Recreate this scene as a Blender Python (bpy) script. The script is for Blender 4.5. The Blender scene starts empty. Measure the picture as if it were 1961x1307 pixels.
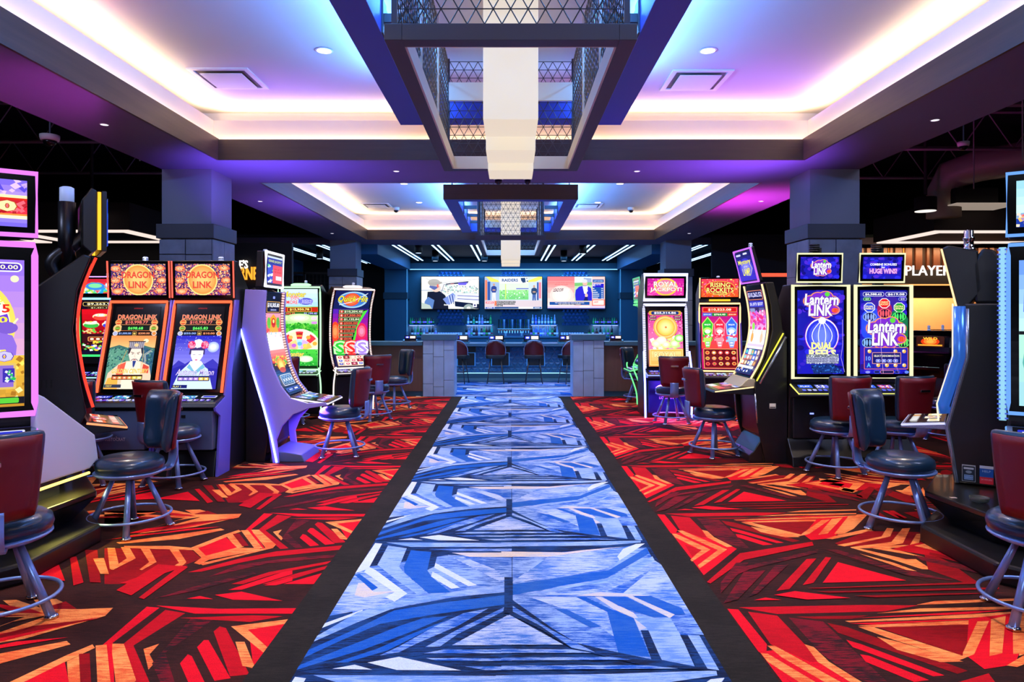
import bpy, bmesh, math, random
from mathutils import Vector, Matrix
random.seed(7)
SC = bpy.context.scene
COL = SC.collection
PI = math.pi
# ---------------------------------------------------------------- camera, view, world
H = 1.6
FPX = 1307.0
cam_d = bpy.data.cameras.new('camera'); cam = bpy.data.objects.new('camera', cam_d); COL.objects.link(cam)
cam.location = (0, 0, H); cam.rotation_euler = (PI/2, 0, 0)
cam_d.sensor_width = 36; cam_d.lens = 36*FPX/1961.0
cam_d.shift_x = 2.5/1961.0; cam_d.shift_y = -46.5/1961.0
cam_d.clip_end = 200
SC.camera = cam
SC.view_settings.view_transform = 'Standard'; SC.view_settings.look = 'None'
SC.view_settings.exposure = 0.16; SC.view_settings.gamma = 1.0
SC.view_settings.use_curve_mapping = False
w = bpy.data.worlds.new('world'); SC.world = w; w.use_nodes = True
w.node_tree.nodes['Background'].inputs[0].default_value = (0.10, 0.14, 0.30, 1)
w.node_tree.nodes['Background'].inputs[1].default_value = 0.10
SC.cycles.max_bounces = 6; SC.cycles.diffuse_bounces = 3; SC.cycles.glossy_bounces = 3
SC.cycles.sample_clamp_indirect = 4.0
def area(name, loc, sx, sy, col, power, aim=(0, 0, -1), spread=PI):
    l = bpy.data.lights.new(name, 'AREA'); l.shape = 'RECTANGLE'; l.size = sx; l.size_y = sy
    l.color = col; l.energy = power; l.spread = spread
    o = bpy.data.objects.new(name, l); COL.objects.link(o); o.location = loc
    # sx runs along world x and sy along world y, tilted as little as the aim asks
    z = -Vector(aim).normalized(); y = Vector((0, 1, 0)) if abs(z.y) < .95 else Vector((0, 0, 1))
    x = y.cross(z).normalized(); y = z.cross(x)
    o.rotation_euler = Matrix((x, y, z)).transposed().to_euler()
    return o
def spot(name, loc, col, power, aim=(0, 0, -1), ang=100, rad=0.08, blend=0.8):
    l = bpy.data.lights.new(name, 'SPOT'); l.color = col; l.energy = power
    l.spot_size = math.radians(ang); l.spot_blend = blend; l.shadow_soft_size = rad
    o = bpy.data.objects.new(name, l); COL.objects.link(o); o.location = loc
    o.rotation_euler = Vector(aim).to_track_quat('-Z', 'Y').to_euler()
    return o
WARM = (1.0, 0.73, 0.47); BLUE = (0.16, 0.42, 1.0); PURP = (0.45, 0.16, 1.0); MAG = (0.9, 0.06, 0.75)
ZS = 3.45      # soffit underside
ZC = 4.10      # ceiling of the trays
TR = [(0.9, 8.06), (9.41, 16.4)]   # the two trays, near and far edge
TW = 3.47      # half width of the trays
# cove light hidden behind the lip of each tray
COVE = 62.0
for (ya, yb) in TR:
    L = yb-ya
    for s in (-1, 1):
        area('cove_light', (s*(TW+.15), (ya+yb)/2, 3.925), .06, L, WARM, COVE*L/7, (-s*.75, 0, 1))
    area('cove_light', (0, yb+.15, 3.925), 2*TW, .06, WARM, COVE, (0, -.75, 1))
    area('cove_light', (0, ya-.15, 3.925), 2*TW, .06, WARM, COVE*.6, (0, .75, 1))
# second strip on the ledge behind the wood band, washing the cream fascia
for (ya, yb) in TR:
    L = yb-ya
    for s in (-1, 1):
        area('fascia_light', (s*(TW+.022), (ya+yb)/2, 3.672), .02, L, WARM, 13*L/7, (s*.5, 0, 1))
    area('fascia_light', (0, yb+.022, 3.672), 2*TW, .02, WARM, 13, (0, .5, 1))
# blue light strips lying on top of the hanging rings
RINGS = [(2.45, 6.94), (11.33, 15.8)]
RO, RI, RZ0, RZ1 = 1.12, 0.89, 3.55, 3.80
for (ya, yb) in RINGS:
    for s in (-1, 1):
        area('ring_light', (s*(RO-.05), (ya+yb)/2, RZ1+.03), .06, yb-ya-.1, (.09, .30, 1.0), 150, (s*1.1, 0, 1))
    for s in (-1, 1):
        area('ring_inner_fill', (s*.77, (ya+yb)/2, RZ1+.1), .04, yb-ya-.5, (.08, .36, 1.0), 50, (-s*.1, 0, -1))  # blue downward fill added inside the ring for runner and stool legs
    area('ring_light', (0, yb-.1, RZ1+.03), 1.8, .06, BLUE, 3, (0, -.3, 1))
# downlights
DOWN = (1.0, 0.80, 0.66)
TRAY_CANS = [(-1.75, 6.4), (1.85, 6.4), (-1.75, 3.2), (1.85, 3.2), (-2.0, 12.8), (2.05, 12.8), (-2.0, 14.9), (1.9, 14.9)]
SOF_CANS = [(-3.9, 6.55), (3.98, 6.4), (-1.45, 8.65), (1.6, 8.65), (-4.0, 10.9), (4.0, 10.9), (-3.95, 15.1), (3.95, 15.1), (-3.9, 3.0), (3.9, 3.0)]
for (x, y) in TRAY_CANS:
    spot('tray_downlight', (x, y, ZC-.03), DOWN, 230, ang=110)
for (x, y) in SOF_CANS:
    spot('soffit_downlight', (x, y, ZS-.02), DOWN, 150, ang=125)
# neon spill from the cabinet tops
spot('cabinet_top_light', (-3.5, 5.6, 2.35), (.8, .08, .7), 170, (-.1, .25, 1), 130, .1)
spot('cabinet_top_light', (-3.0, 8.0, 2.4), (.22, .10, 1), 200, (.2, .4, 1), 140, .1)
spot('cabinet_top_light', (2.9, 8.0, 2.45), (.35, .10, 1), 200, (-.3, .1, 1), 140, .1)
spot('cabinet_top_light', (3.6, 10.8, 2.4), MAG, 260, (.2, .1, 1), 130, .1)
spot('cabinet_top_light', (-2.8, 11.2, 2.3), (.30, .12, 1), 160, (-.2, .1, 1), 130, .1)
# light spilling from the lit machine feet onto the carpet
area('foot_glow', (-2.25, 7.8, .58), .3, .5, (.30, .12, 1), 22, (.5, 0, -1))
area('foot_glow', (2.47, 10.5, .55), .5, .2, (.36, .08, 1), 45, (0, -.6, -1))
# blue wash at the bar
area('bar_wash_light', (0.1, 20.0, 3.35), 6.5, 4.5, (.06, .36, 1.0), 420, (0, .1, -1))
area('back_bar_wash_light', (0.1, 23.05, 3.13), 6.6, .06, (.08, .38, 1.0), 150, (0, .25, -1))
area('bar_floor_wash_light', (0.05, 15.0, 3.3), 2.2, 2.0, (.08, .36, 1.0), 55, (0, 0, -1))
# cool fill lights added at both sides and behind the view, no fixtures there
area('truss_fill', (-6.0, 3.0, 5.0), 1.5, 1.5, (.55, .62, 1.0), 120, (.9, .1, -1))
area('truss_fill', (6.0, 3.0, 5.0), 1.5, 1.5, (.55, .62, 1.0), 120, (-.9, .1, -1))
area('lobby_fill', (0.0, -2.0, 3.3), 3.0, 1.5, (.70, .76, 1.0), 160, (0, .8, -.6))

# ---------------------------------------------------------------- helpers
def lin(c):
    return c/12.92 if c <= 0.04045 else ((c+0.055)/1.055)**2.4
def hx(s):
    s = s.lstrip('#')
    return tuple(lin(int(s[i:i+2], 16)/255.0) for i in (0, 2, 4))
MC = {}
def mat(name, col='888888', rough=.5, metal=0.0, emit=None, es=1.0, bump=0.0, bs=40.0, var=0.0, vs=8.0, coat=0.0, spec=.5, trans=0.0, alpha=1.0):
    if name in MC: return MC[name]
    m = bpy.data.materials.new(name); m.use_nodes = True; MC[name] = m
    nt = m.node_tree; b = nt.nodes['Principled BSDF']
    c = hx(col) if isinstance(col, str) else col
    b.inputs['Base Color'].default_value = (*c, 1); b.inputs['Roughness'].default_value = rough
    b.inputs['Metallic'].default_value = metal; b.inputs['Specular IOR Level'].default_value = spec
    b.inputs['Coat Weight'].default_value = coat; b.inputs['Transmission Weight'].default_value = trans
    b.inputs['Alpha'].default_value = alpha
    tc = nt.nodes.new('ShaderNodeTexCoord')
    if var > 0:
        n = nt.nodes.new('ShaderNodeTexNoise'); n.inputs['Scale'].default_value = vs; n.inputs['Detail'].default_value = 5
        r = nt.nodes.new('ShaderNodeMix'); r.data_type = 'RGBA'
        r.inputs['A'].default_value = (*[x*(1-var) for x in c], 1); r.inputs['B'].default_value = (*[min(1, x*(1+var)) for x in c], 1)
        nt.links.new(tc.outputs['Object'], n.inputs['Vector']); nt.links.new(n.outputs['Fac'], r.inputs['Factor'])
        nt.links.new(r.outputs['Result'], b.inputs['Base Color'])
    if bump > 0:
        n2 = nt.nodes.new('ShaderNodeTexNoise'); n2.inputs['Scale'].default_value = bs; n2.inputs['Detail'].default_value = 3
        bp = nt.nodes.new('ShaderNodeBump'); bp.inputs['Strength'].default_value = bump; bp.inputs['Distance'].default_value = .004
        nt.links.new(tc.outputs['Object'], n2.inputs['Vector']); nt.links.new(n2.outputs['Fac'], bp.inputs['Height'])
        nt.links.new(bp.outputs['Normal'], b.inputs['Normal'])
    if emit is not None:
        e = hx(emit) if isinstance(emit, str) else emit
        b.inputs['Emission Color'].default_value = (*e, 1); b.inputs['Emission Strength'].default_value = es
    return m
def wood(name, c1, c2, rough=.5, axis='X', sc=3.0):
    if name in MC: return MC[name]
    m = mat(name, c1, rough); nt = m.node_tree; b = nt.nodes['Principled BSDF']
    tc = nt.nodes.new('ShaderNodeTexCoord'); mp = nt.nodes.new('ShaderNodeMapping')
    s = {'X': (.6, 14, 14), 'Y': (14, .6, 14), 'Z': (14, 14, .6)}[axis]
    mp.inputs['Scale'].default_value = [q*sc/3 for q in s]
    n = nt.nodes.new('ShaderNodeTexNoise'); n.inputs['Scale'].default_value = 2.0; n.inputs['Detail'].default_value = 8
    r = nt.nodes.new('ShaderNodeMix'); r.data_type = 'RGBA'
    r.inputs['A'].default_value = (*hx(c1), 1); r.inputs['B'].default_value = (*hx(c2), 1)
    nt.links.new(tc.outputs['Object'], mp.inputs['Vector']); nt.links.new(mp.outputs['Vector'], n.inputs['Vector'])
    nt.links.new(n.outputs['Fac'], r.inputs['Factor']); nt.links.new(r.outputs['Result'], b.inputs['Base Color'])
    return m
def glow(name, col, s):
    if name in MC: return MC[name]
    m = bpy.data.materials.new(name); m.use_nodes = True; MC[name] = m
    nt = m.node_tree; nt.nodes.clear()
    o = nt.nodes.new('ShaderNodeOutputMaterial'); e = nt.nodes.new('ShaderNodeEmission')
    e.inputs[0].default_value = (*(hx(col) if isinstance(col, str) else col), 1); e.inputs[1].default_value = s
    nt.links.new(e.outputs[0], o.inputs[0]); return m

def tag(o, label=None, cat=None, group=None, kind=None):
    if label: o['label'] = label
    if cat: o['category'] = cat
    if group: o['group'] = group
    if kind: o['kind'] = kind
    return o
def link(o, parent=None):
    COL.objects.link(o)
    if parent is not None: o.parent = parent
    return o
def obj(name, bm, m, parent=None, smooth=False, bevel=0, bseg=2, sub=0, loc=None, rot=None):
    bmesh.ops.recalc_face_normals(bm, faces=bm.faces)
    me = bpy.data.meshes.new(name); bm.to_mesh(me); bm.free()
    if m is not None: me.materials.append(m)
    if smooth:
        for p in me.polygons: p.use_smooth = True
    o = bpy.data.objects.new(name, me); link(o, parent)
    if loc is not None: o.location = loc
    if rot is not None: o.rotation_euler = rot
    if bevel:
        b = o.modifiers.new('bevel', 'BEVEL'); b.width = bevel; b.segments = bseg; b.limit_method = 'ANGLE'; b.angle_limit = math.radians(35)
    if sub:
        s = o.modifiers.new('sub', 'SUBSURF'); s.levels = sub; s.render_levels = sub
    return o
def empty(name, loc=(0, 0, 0), rz=0, label=None, cat=None, group=None):
    o = bpy.data.objects.new(name, None); o.empty_display_size = .1; link(o)
    o.location = loc; o.rotation_euler = (0, 0, rz); return tag(o, label, cat, group)
def struct(name, bm, m, parent=None, **k):
    o = obj(name, bm, m, parent, **k)
    if parent is None: o['kind'] = 'structure'
    return o
def BM(): return bmesh.new()
def box(bm, x0, x1, y0, y1, z0, z1):
    vs = [bm.verts.new((x, y, z)) for x in (x0, x1) for y in (y0, y1) for z in (z0, z1)]
    for f in ((0, 1, 3, 2), (4, 6, 7, 5), (0, 4, 5, 1), (2, 3, 7, 6), (0, 2, 6, 4), (1, 5, 7, 3)):
        bm.faces.new([vs[i] for i in f])
    return bm
def bx(*a): return box(BM(), *a)
def prism(bm, poly, a0, a1, axis='x'):
    # poly is (p, q): axis x -> (y, z); axis y -> (x, z); axis z -> (x, y)
    def P(a, p, q): return {'x': (a, p, q), 'y': (p, a, q), 'z': (p, q, a)}[axis]
    A = [bm.verts.new(P(a0, *p)) for p in poly]; B = [bm.verts.new(P(a1, *p)) for p in poly]
    n = len(poly); bm.faces.new(A); bm.faces.new(B[::-1])
    for i in range(n): bm.faces.new((A[i], A[(i+1) % n], B[(i+1) % n], B[i]))
    return bm
def tube(bm, pts, r, n=8, closed=False, flat=1.0):
    pts = [Vector(p) for p in pts]; N = len(pts); rings = []
    up = None
    for i, p in enumerate(pts):
        if closed: d = pts[(i+1) % N]-pts[i-1]
        else: d = pts[min(i+1, N-1)]-pts[max(i-1, 0)]
        d.normalize()
        if up is None:
            up = Vector((0, 0, 1)) if abs(d.z) < .9 else Vector((1, 0, 0))
        a = d.cross(up)
        if a.length < 1e-5: a = d.orthogonal()
        a.normalize(); b = a.cross(d).normalized(); up = b
        rr = r[i] if isinstance(r, (list, tuple)) else r
        rings.append([bm.verts.new(p+a*math.cos(2*PI*k/n)*rr+b*math.sin(2*PI*k/n)*rr*flat) for k in range(n)])
    M_ = N if closed else N-1
    for i in range(M_):
        A, B = rings[i], rings[(i+1) % N]
        for k in range(n): bm.faces.new((A[k], A[(k+1) % n], B[(k+1) % n], B[k]))
    if not closed:
        bm.faces.new(rings[0][::-1]); bm.faces.new(rings[-1])
    return bm
def lathe(bm, prof, n=16, c=(0, 0, 0), sq=None):
    rings = []
    for (r, z) in prof:
        if r < 1e-6: rings.append([bm.verts.new((c[0], c[1], c[2]+z))])
        else: rings.append([bm.verts.new((c[0]+r*math.cos(2*PI*k/n), c[1]+r*math.sin(2*PI*k/n), c[2]+z)) for k in range(n)])
    for A, B in zip(rings, rings[1:]):
        for k in range(n):
            q = [A[k % len(A)], A[(k+1) % len(A)], B[(k+1) % len(B)], B[k % len(B)]]
            f = []
            for v in q:
                if v not in f: f.append(v)
            if len(f) > 2: bm.faces.new(f)
    if len(rings[0]) > 1: bm.faces.new(rings[0][::-1])
    if len(rings[-1]) > 1: bm.faces.new(rings[-1])
    return bm
def rrect(w, h, r, n=4, cx=0, cy=0):
    out = []
    for (sx, sy, a0) in ((1, 1, 0), (-1, 1, 90), (-1, -1, 180), (1, -1, 270)):
        for i in range(n+1):
            a = math.radians(a0+90*i/n)
            out.append((cx+sx*(w/2-r)+r*math.cos(a), cy+sy*(h/2-r)+r*math.sin(a)))
    return out
def spline(pts, n=6):
    out = []
    P = [Vector(p) for p in pts]
    for i in range(len(P)-1):
        p0 = P[max(i-1, 0)]; p1 = P[i]; p2 = P[i+1]; p3 = P[min(i+2, len(P)-1)]
        for k in range(n):
            t = k/n
            out.append(0.5*((2*p1)+(-p0+p2)*t+(2*p0-5*p1+4*p2-p3)*t*t+(-p0+3*p1-3*p2+p3)*t**3))
    out.append(P[-1]); return out
def copy_tree(o, parent=None):
    c = o.copy(); COL.objects.link(c)
    if parent is not None: c.parent = parent
    for ch in list(o.children): copy_tree(ch, c)
    return c

# ---------------------------------------------------------------- flat artwork laid on a surface
TXT = {}
def text_mesh(s, off=0.0, shear=0.0):
    k = (s, off, shear)
    if k in TXT: return TXT[k]
    cu = bpy.data.curves.new('t', 'FONT'); cu.body = s; cu.offset = off; cu.shear = shear; cu.resolution_u = 2
    o = bpy.data.objects.new('t', cu); COL.objects.link(o)
    dg = bpy.context.evaluated_depsgraph_get(); dg.update()
    me = bpy.data.meshes.new_from_object(o.evaluated_get(dg))
    v = [(p.co.x, p.co.y) for p in me.vertices]; f = [tuple(p.vertices) for p in me.polygons]
    bpy.data.objects.remove(o); bpy.data.curves.remove(cu); bpy.data.meshes.remove(me)
    if off:   # a few glyphs grow spikes when thickened: lay shifted copies instead
        v0, f0 = text_mesh(s, 0.0, shear)
        if v0 and (max(p[0] for p in v) > max(p[0] for p in v0)+3*off+.05 or max(p[1] for p in v) > max(p[1] for p in v0)+3*off+.05 or min(p[1] for p in v) < min(p[1] for p in v0)-3*off-.05):
            v, f = [], []
            for q in range(8):
                n = len(v); c_, s_ = off*math.cos(q*PI/4), off*math.sin(q*PI/4)
                v += [(x+c_, y+s_) for x, y in v0]; f += [tuple(i+n for i in g) for g in f0]
    TXT[k] = (v, f); return TXT[k]
class Art:
    """polygons drawn in a w x h frame, y running down"""
    def __init__(s, w, h, bg='000000'):
        s.w, s.h = w, h; s.P = []; s.layer = 0
        s.rect(0, 0, w, h, bg)
    def _c(s, c): return hx(c) if isinstance(c, str) else c
    def poly(s, pts, c, new=True):
        if new: s.layer += 1
        s.P.append(([(min(max(x, 0), s.w), min(max(y, 0), s.h)) for x, y in pts], s._c(c), s.layer)); return s
    def rect(s, x0, y0, x1, y1, c): return s.poly([(x0, y0), (x1, y0), (x1, y1), (x0, y1)], c)
    def grad(s, x0, y0, x1, y1, ca, cb, n=10):
        ca, cb = s._c(ca), s._c(cb); s.layer += 1
        for i in range(n):
            t = (i+.5)/n; c = tuple(a+(b-a)*t for a, b in zip(ca, cb))
            s.poly([(x0, y0+(y1-y0)*i/n), (x1, y0+(y1-y0)*i/n), (x1, y0+(y1-y0)*(i+1)/n), (x0, y0+(y1-y0)*(i+1)/n)], c, False)
        return s
    def ell(s, cx, cy, rx, ry, c, n=24, a0=0, a1=360):
        pts = [(cx+rx*math.cos(math.radians(a0+(a1-a0)*i/n)), cy+ry*math.sin(math.radians(a0+(a1-a0)*i/n))) for i in range(n if a1-a0 == 360 else n+1)]
        return s.poly(pts, c)
    def glowell(s, cx, cy, rx, ry, ca, cb, n=6):
        ca, cb = s._c(ca), s._c(cb)
        for i in range(n):
            t = i/(n-1.0); s.ell(cx, cy, rx*(1-.6*t), ry*(1-.6*t), tuple(a+(b-a)*t for a, b in zip(ca, cb)))
        return s
    def rr(s, x0, y0, x1, y1, r, c): return s.poly([(p[0], p[1]) for p in rrect(x1-x0, y1-y0, r, 4, (x0+x1)/2, (y0+y1)/2)], c)
    def frame(s, x0, y0, x1, y1, t, c, r=4, inner=None):
        s.rr(x0, y0, x1, y1, r, c)
        return s.rr(x0+t, y0+t, x1-t, y1-t, max(r-t, .5), inner or '000000')
    def line(s, pts, wd, c):
        s.layer += 1
        for (a, b) in zip(pts, pts[1:]):
            dx, dy = b[0]-a[0], b[1]-a[1]; L = math.hypot(dx, dy) or 1; nx, ny = -dy/L*wd/2, dx/L*wd/2
            s.poly([(a[0]+nx, a[1]+ny), (b[0]+nx, b[1]+ny), (b[0]-nx, b[1]-ny), (a[0]-nx, a[1]-ny)], c, False)
        return s
    def fan(s, cx, cy, r0, r1, a0, a1, cols):
        n = len(cols); s.layer += 1
        for i, c in enumerate(cols):
            b0, b1 = a0+(a1-a0)*i/n, a0+(a1-a0)*(i+1)/n
            pts = [(cx+r1*math.cos(math.radians(b0+(b1-b0)*k/4)), cy-r1*math.sin(math.radians(b0+(b1-b0)*k/4))) for k in range(5)]
            pts += [(cx+r0*math.cos(math.radians(b1-(b1-b0)*k/4)), cy-r0*math.sin(math.radians(b1-(b1-b0)*k/4))) for k in range(5)]
            s.poly(pts, c, False)
        return s
    def speck(s, x0, y0, x1, y1, n, cols, sz=4, seed=1):
        R = random.Random(seed); s.layer += 1
        for i in range(n):
            x, y, r = R.uniform(x0, x1), R.uniform(y0, y1), sz*R.uniform(.4, 1.3); a = R.uniform(0, PI)
            s.poly([(x+r*math.cos(a+k*PI/2), y+r*math.sin(a+k*PI/2)) for k in range(4)], R.choice(cols), False)
        return s
    def text(s, t, x0, y0, x1, y1, c, off=0.01, out=None, oo=.03, shear=0.0, arc=0.0):
        base = text_mesh(t, off, shear); b0 = text_mesh(t, 0.0, shear)
        if not base[0]: return s
        xs = [p[0] for p in b0[0]]; ys = [p[1] for p in b0[0]]
        bx0, bx1, by0, by1 = min(xs), max(xs), min(ys), max(ys)
        def put(me, col):
            s.layer += 1
            V = []
            for (x, y) in me[0]:
                u = (x-bx0)/(bx1-bx0); v = (y-by0)/(by1-by0)
                X = x0+(x1-x0)*u; Y = y1-(y1-y0)*v - arc*(1-(2*u-1)**2)
                V.append((X, Y))
            for f in me[1]: s.poly([V[i] for i in f], col, False)
        if out: put(text_mesh(t, off+oo, shear), out)
        put(base, c); return s
    def build(s, name, parent, S, strength=1.0, cuts=(), eps=.00035, glass=True, lit=True):
        """S(u, v) -> (point, normal), v up"""
        bm = bmesh.new(); cl = bm.loops.layers.float_color.new('Col')
        for pts, c, L in s.P:
            vs = [bm.verts.new((x/s.w, 1-y/s.h, L*.001)) for x, y in pts]
            try: f = bm.faces.new(vs)
            except ValueError: continue
            for lp in f.loops: lp[cl] = (*c, 1)
        if len(cuts):
            for v in cuts:
                bmesh.ops.bisect_plane(bm, geom=bm.verts[:]+bm.edges[:]+bm.faces[:], plane_co=(0, v, 0), plane_no=(0, 1, 0), dist=1e-6)
        for vt in bm.verts:
            p, n = S(vt.co.x, vt.co.y); vt.co = p+n*(vt.co.z/.001*eps)
        me = bpy.data.meshes.new(name); bm.to_mesh(me); bm.free()
        me.materials.append(art_mat(strength, lit))
        return link(bpy.data.objects.new(name, me), parent)
def art_mat(st, lit=True):
    k = 'display_%.2f' % st if lit else 'printed'
    if k in MC: return MC[k]
    m = bpy.data.materials.new(k); m.use_nodes = True; MC[k] = m
    nt = m.node_tree; b = nt.nodes['Principled BSDF']; a = nt.nodes.new('ShaderNodeAttribute'); a.attribute_name = 'Col'
    if lit:
        b.inputs['Base Color'].default_value = (.004, .004, .005, 1); b.inputs['Roughness'].default_value = .15
        b.inputs['Specular IOR Level'].default_value = .25
        nt.links.new(a.outputs['Color'], b.inputs['Emission Color']); b.inputs['Emission Strength'].default_value = st
        m.cycles.emission_sampling = 'NONE'
    else:
        nt.links.new(a.outputs['Color'], b.inputs['Base Color']); b.inputs['Roughness'].default_value = .5
    return m
def flatS(o, ux, vy, w, h):
    """rectangle with lower-left corner o, unit axes ux, vy"""
    o, ux, vy = Vector(o), Vector(ux), Vector(vy); n = ux.cross(vy).normalized()
    return lambda u, v: (o+ux*(w*u)+vy*(h*v), n)
# ---------------------------------------------------------------- floor with woven pattern
def carpet_mat():
    m = bpy.data.materials.new('carpet'); m.use_nodes = True
    nt = m.node_tree; b = nt.nodes['Principled BSDF']; b.inputs['Roughness'].default_value = .95; b.inputs['Specular IOR Level'].default_value = .1
    a = nt.nodes.new('ShaderNodeAttribute'); a.attribute_name = 'Col'
    a2 = nt.nodes.new('ShaderNodeAttribute'); a2.attribute_name = 'Alt'
    tc = nt.nodes.new('ShaderNodeTexCoord')
    mp = nt.nodes.new('ShaderNodeMapping'); mp.inputs['Scale'].default_value = (9, 70, 30)
    n = nt.nodes.new('ShaderNodeTexNoise'); n.inputs['Scale'].default_value = 1.0; n.inputs['Detail'].default_value = 6; n.inputs['Roughness'].default_value = .75
    nb = nt.nodes.new('ShaderNodeTexNoise'); nb.inputs['Scale'].default_value = 3.2; nb.inputs['Detail'].default_value = 3
    ad = nt.nodes.new('ShaderNodeMath'); ad.operation = 'MULTIPLY_ADD'; ad.inputs[1].default_value = .55
    nt.links.new(tc.outputs['Object'], mp.inputs['Vector']); nt.links.new(mp.outputs['Vector'], n.inputs['Vector'])
    nt.links.new(tc.outputs['Object'], nb.inputs['Vector'])
    nt.links.new(nb.outputs['Fac'], ad.inputs[0]); nt.links.new(n.outputs['Fac'], ad.inputs[2])
    rp = nt.nodes.new('ShaderNodeMapRange'); rp.inputs['From Min'].default_value = .70; rp.inputs['From Max'].default_value = .86
    nt.links.new(ad.outputs[0], rp.inputs['Value'])
    ml = nt.nodes.new('ShaderNodeMath'); ml.operation = 'MULTIPLY'
    nt.links.new(rp.outputs['Result'], ml.inputs[0]); nt.links.new(a2.outputs['Alpha'], ml.inputs[1])
    mx = nt.nodes.new('ShaderNodeMix'); mx.data_type = 'RGBA'
    nt.links.new(a.outputs['Color'], mx.inputs['A']); nt.links.new(a2.outputs['Color'], mx.inputs['B']); nt.links.new(ml.outputs[0], mx.inputs['Factor'])
    # pile grain
    g = nt.nodes.new('ShaderNodeTexNoise'); g.inputs['Scale'].default_value = 260; g.inputs['Detail'].default_value = 1
    nt.links.new(tc.outputs['Object'], g.inputs['Vector'])
    gr = nt.nodes.new('ShaderNodeMapRange'); gr.inputs['To Min'].default_value = .62; gr.inputs['To Max'].default_value = 1.38
    nt.links.new(g.outputs['Fac'], gr.inputs['Value'])
    mm = nt.nodes.new('ShaderNodeMix'); mm.data_type = 'RGBA'; mm.blend_type = 'MULTIPLY'; mm.inputs['Factor'].default_value = 1
    cb = nt.nodes.new('ShaderNodeCombineColor')
    for i in range(3): nt.links.new(gr.outputs['Result'], cb.inputs[i])
    nt.links.new(mx.outputs['Result'], mm.inputs['A']); nt.links.new(cb.outputs['Color'], mm.inputs['B'])
    nt.links.new(mm.outputs['Result'], b.inputs['Base Color'])
    bp = nt.nodes.new('ShaderNodeBump'); bp.inputs['Strength'].default_value = .35; bp.inputs['Distance'].default_value = .004
    nt.links.new(g.outputs['Fac'], bp.inputs['Height']); nt.links.new(bp.outputs['Normal'], b.inputs['Normal'])
    return m
# colours of the yarns: (main, worn-through, how worn)
YARN = {
 'K': ('23201c', '342e28', .5), 'D': ('3c1d18', '271613', .8),
 'R': ('e30f22', 'b8101c', .35), 'r': ('c40f1c', '980e16', .5), 'M': ('960d14', '6a0b10', .6), 'X': ('7a1420', '2a1a1a', 1.0),
 'Y': ('ff9a50', 'd8401f', .8),
 'N': ('16203a', '1f56a0', .5), 'B': ('0e55b6', '3a6cb8', .6), 'b': ('1f5abc', '93b6f0', 1.0), 'L': ('9dbcf4', '4f84da', .8),
 'W': ('d8e6fa', 'a9c4ee', .4), 'w': ('b4caf4', '4078d4', 1.0), 'C': ('d8cfc6', 'a6b9e2', .6),
}
CROPS = {'A': (540, 1020, 440/1961), 'B': (960, 1020, 440/1961), 'C': (1180, 880, 460/1961), 'D': (1500, 880, 461/1961),
         'E': (1380, 1080, 581/1961), 'F': (0, 1080, 560/1961), 'G': (200, 880, 560/1961), 'P': (0, 0, 1)}
def ground(crop, x, y):
    ox, oy, s = CROPS[crop]; px, py = ox+x*s, oy+y*s
    Y = H*FPX/(py-607); return ((px-978)*Y/FPX, Y)
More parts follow.
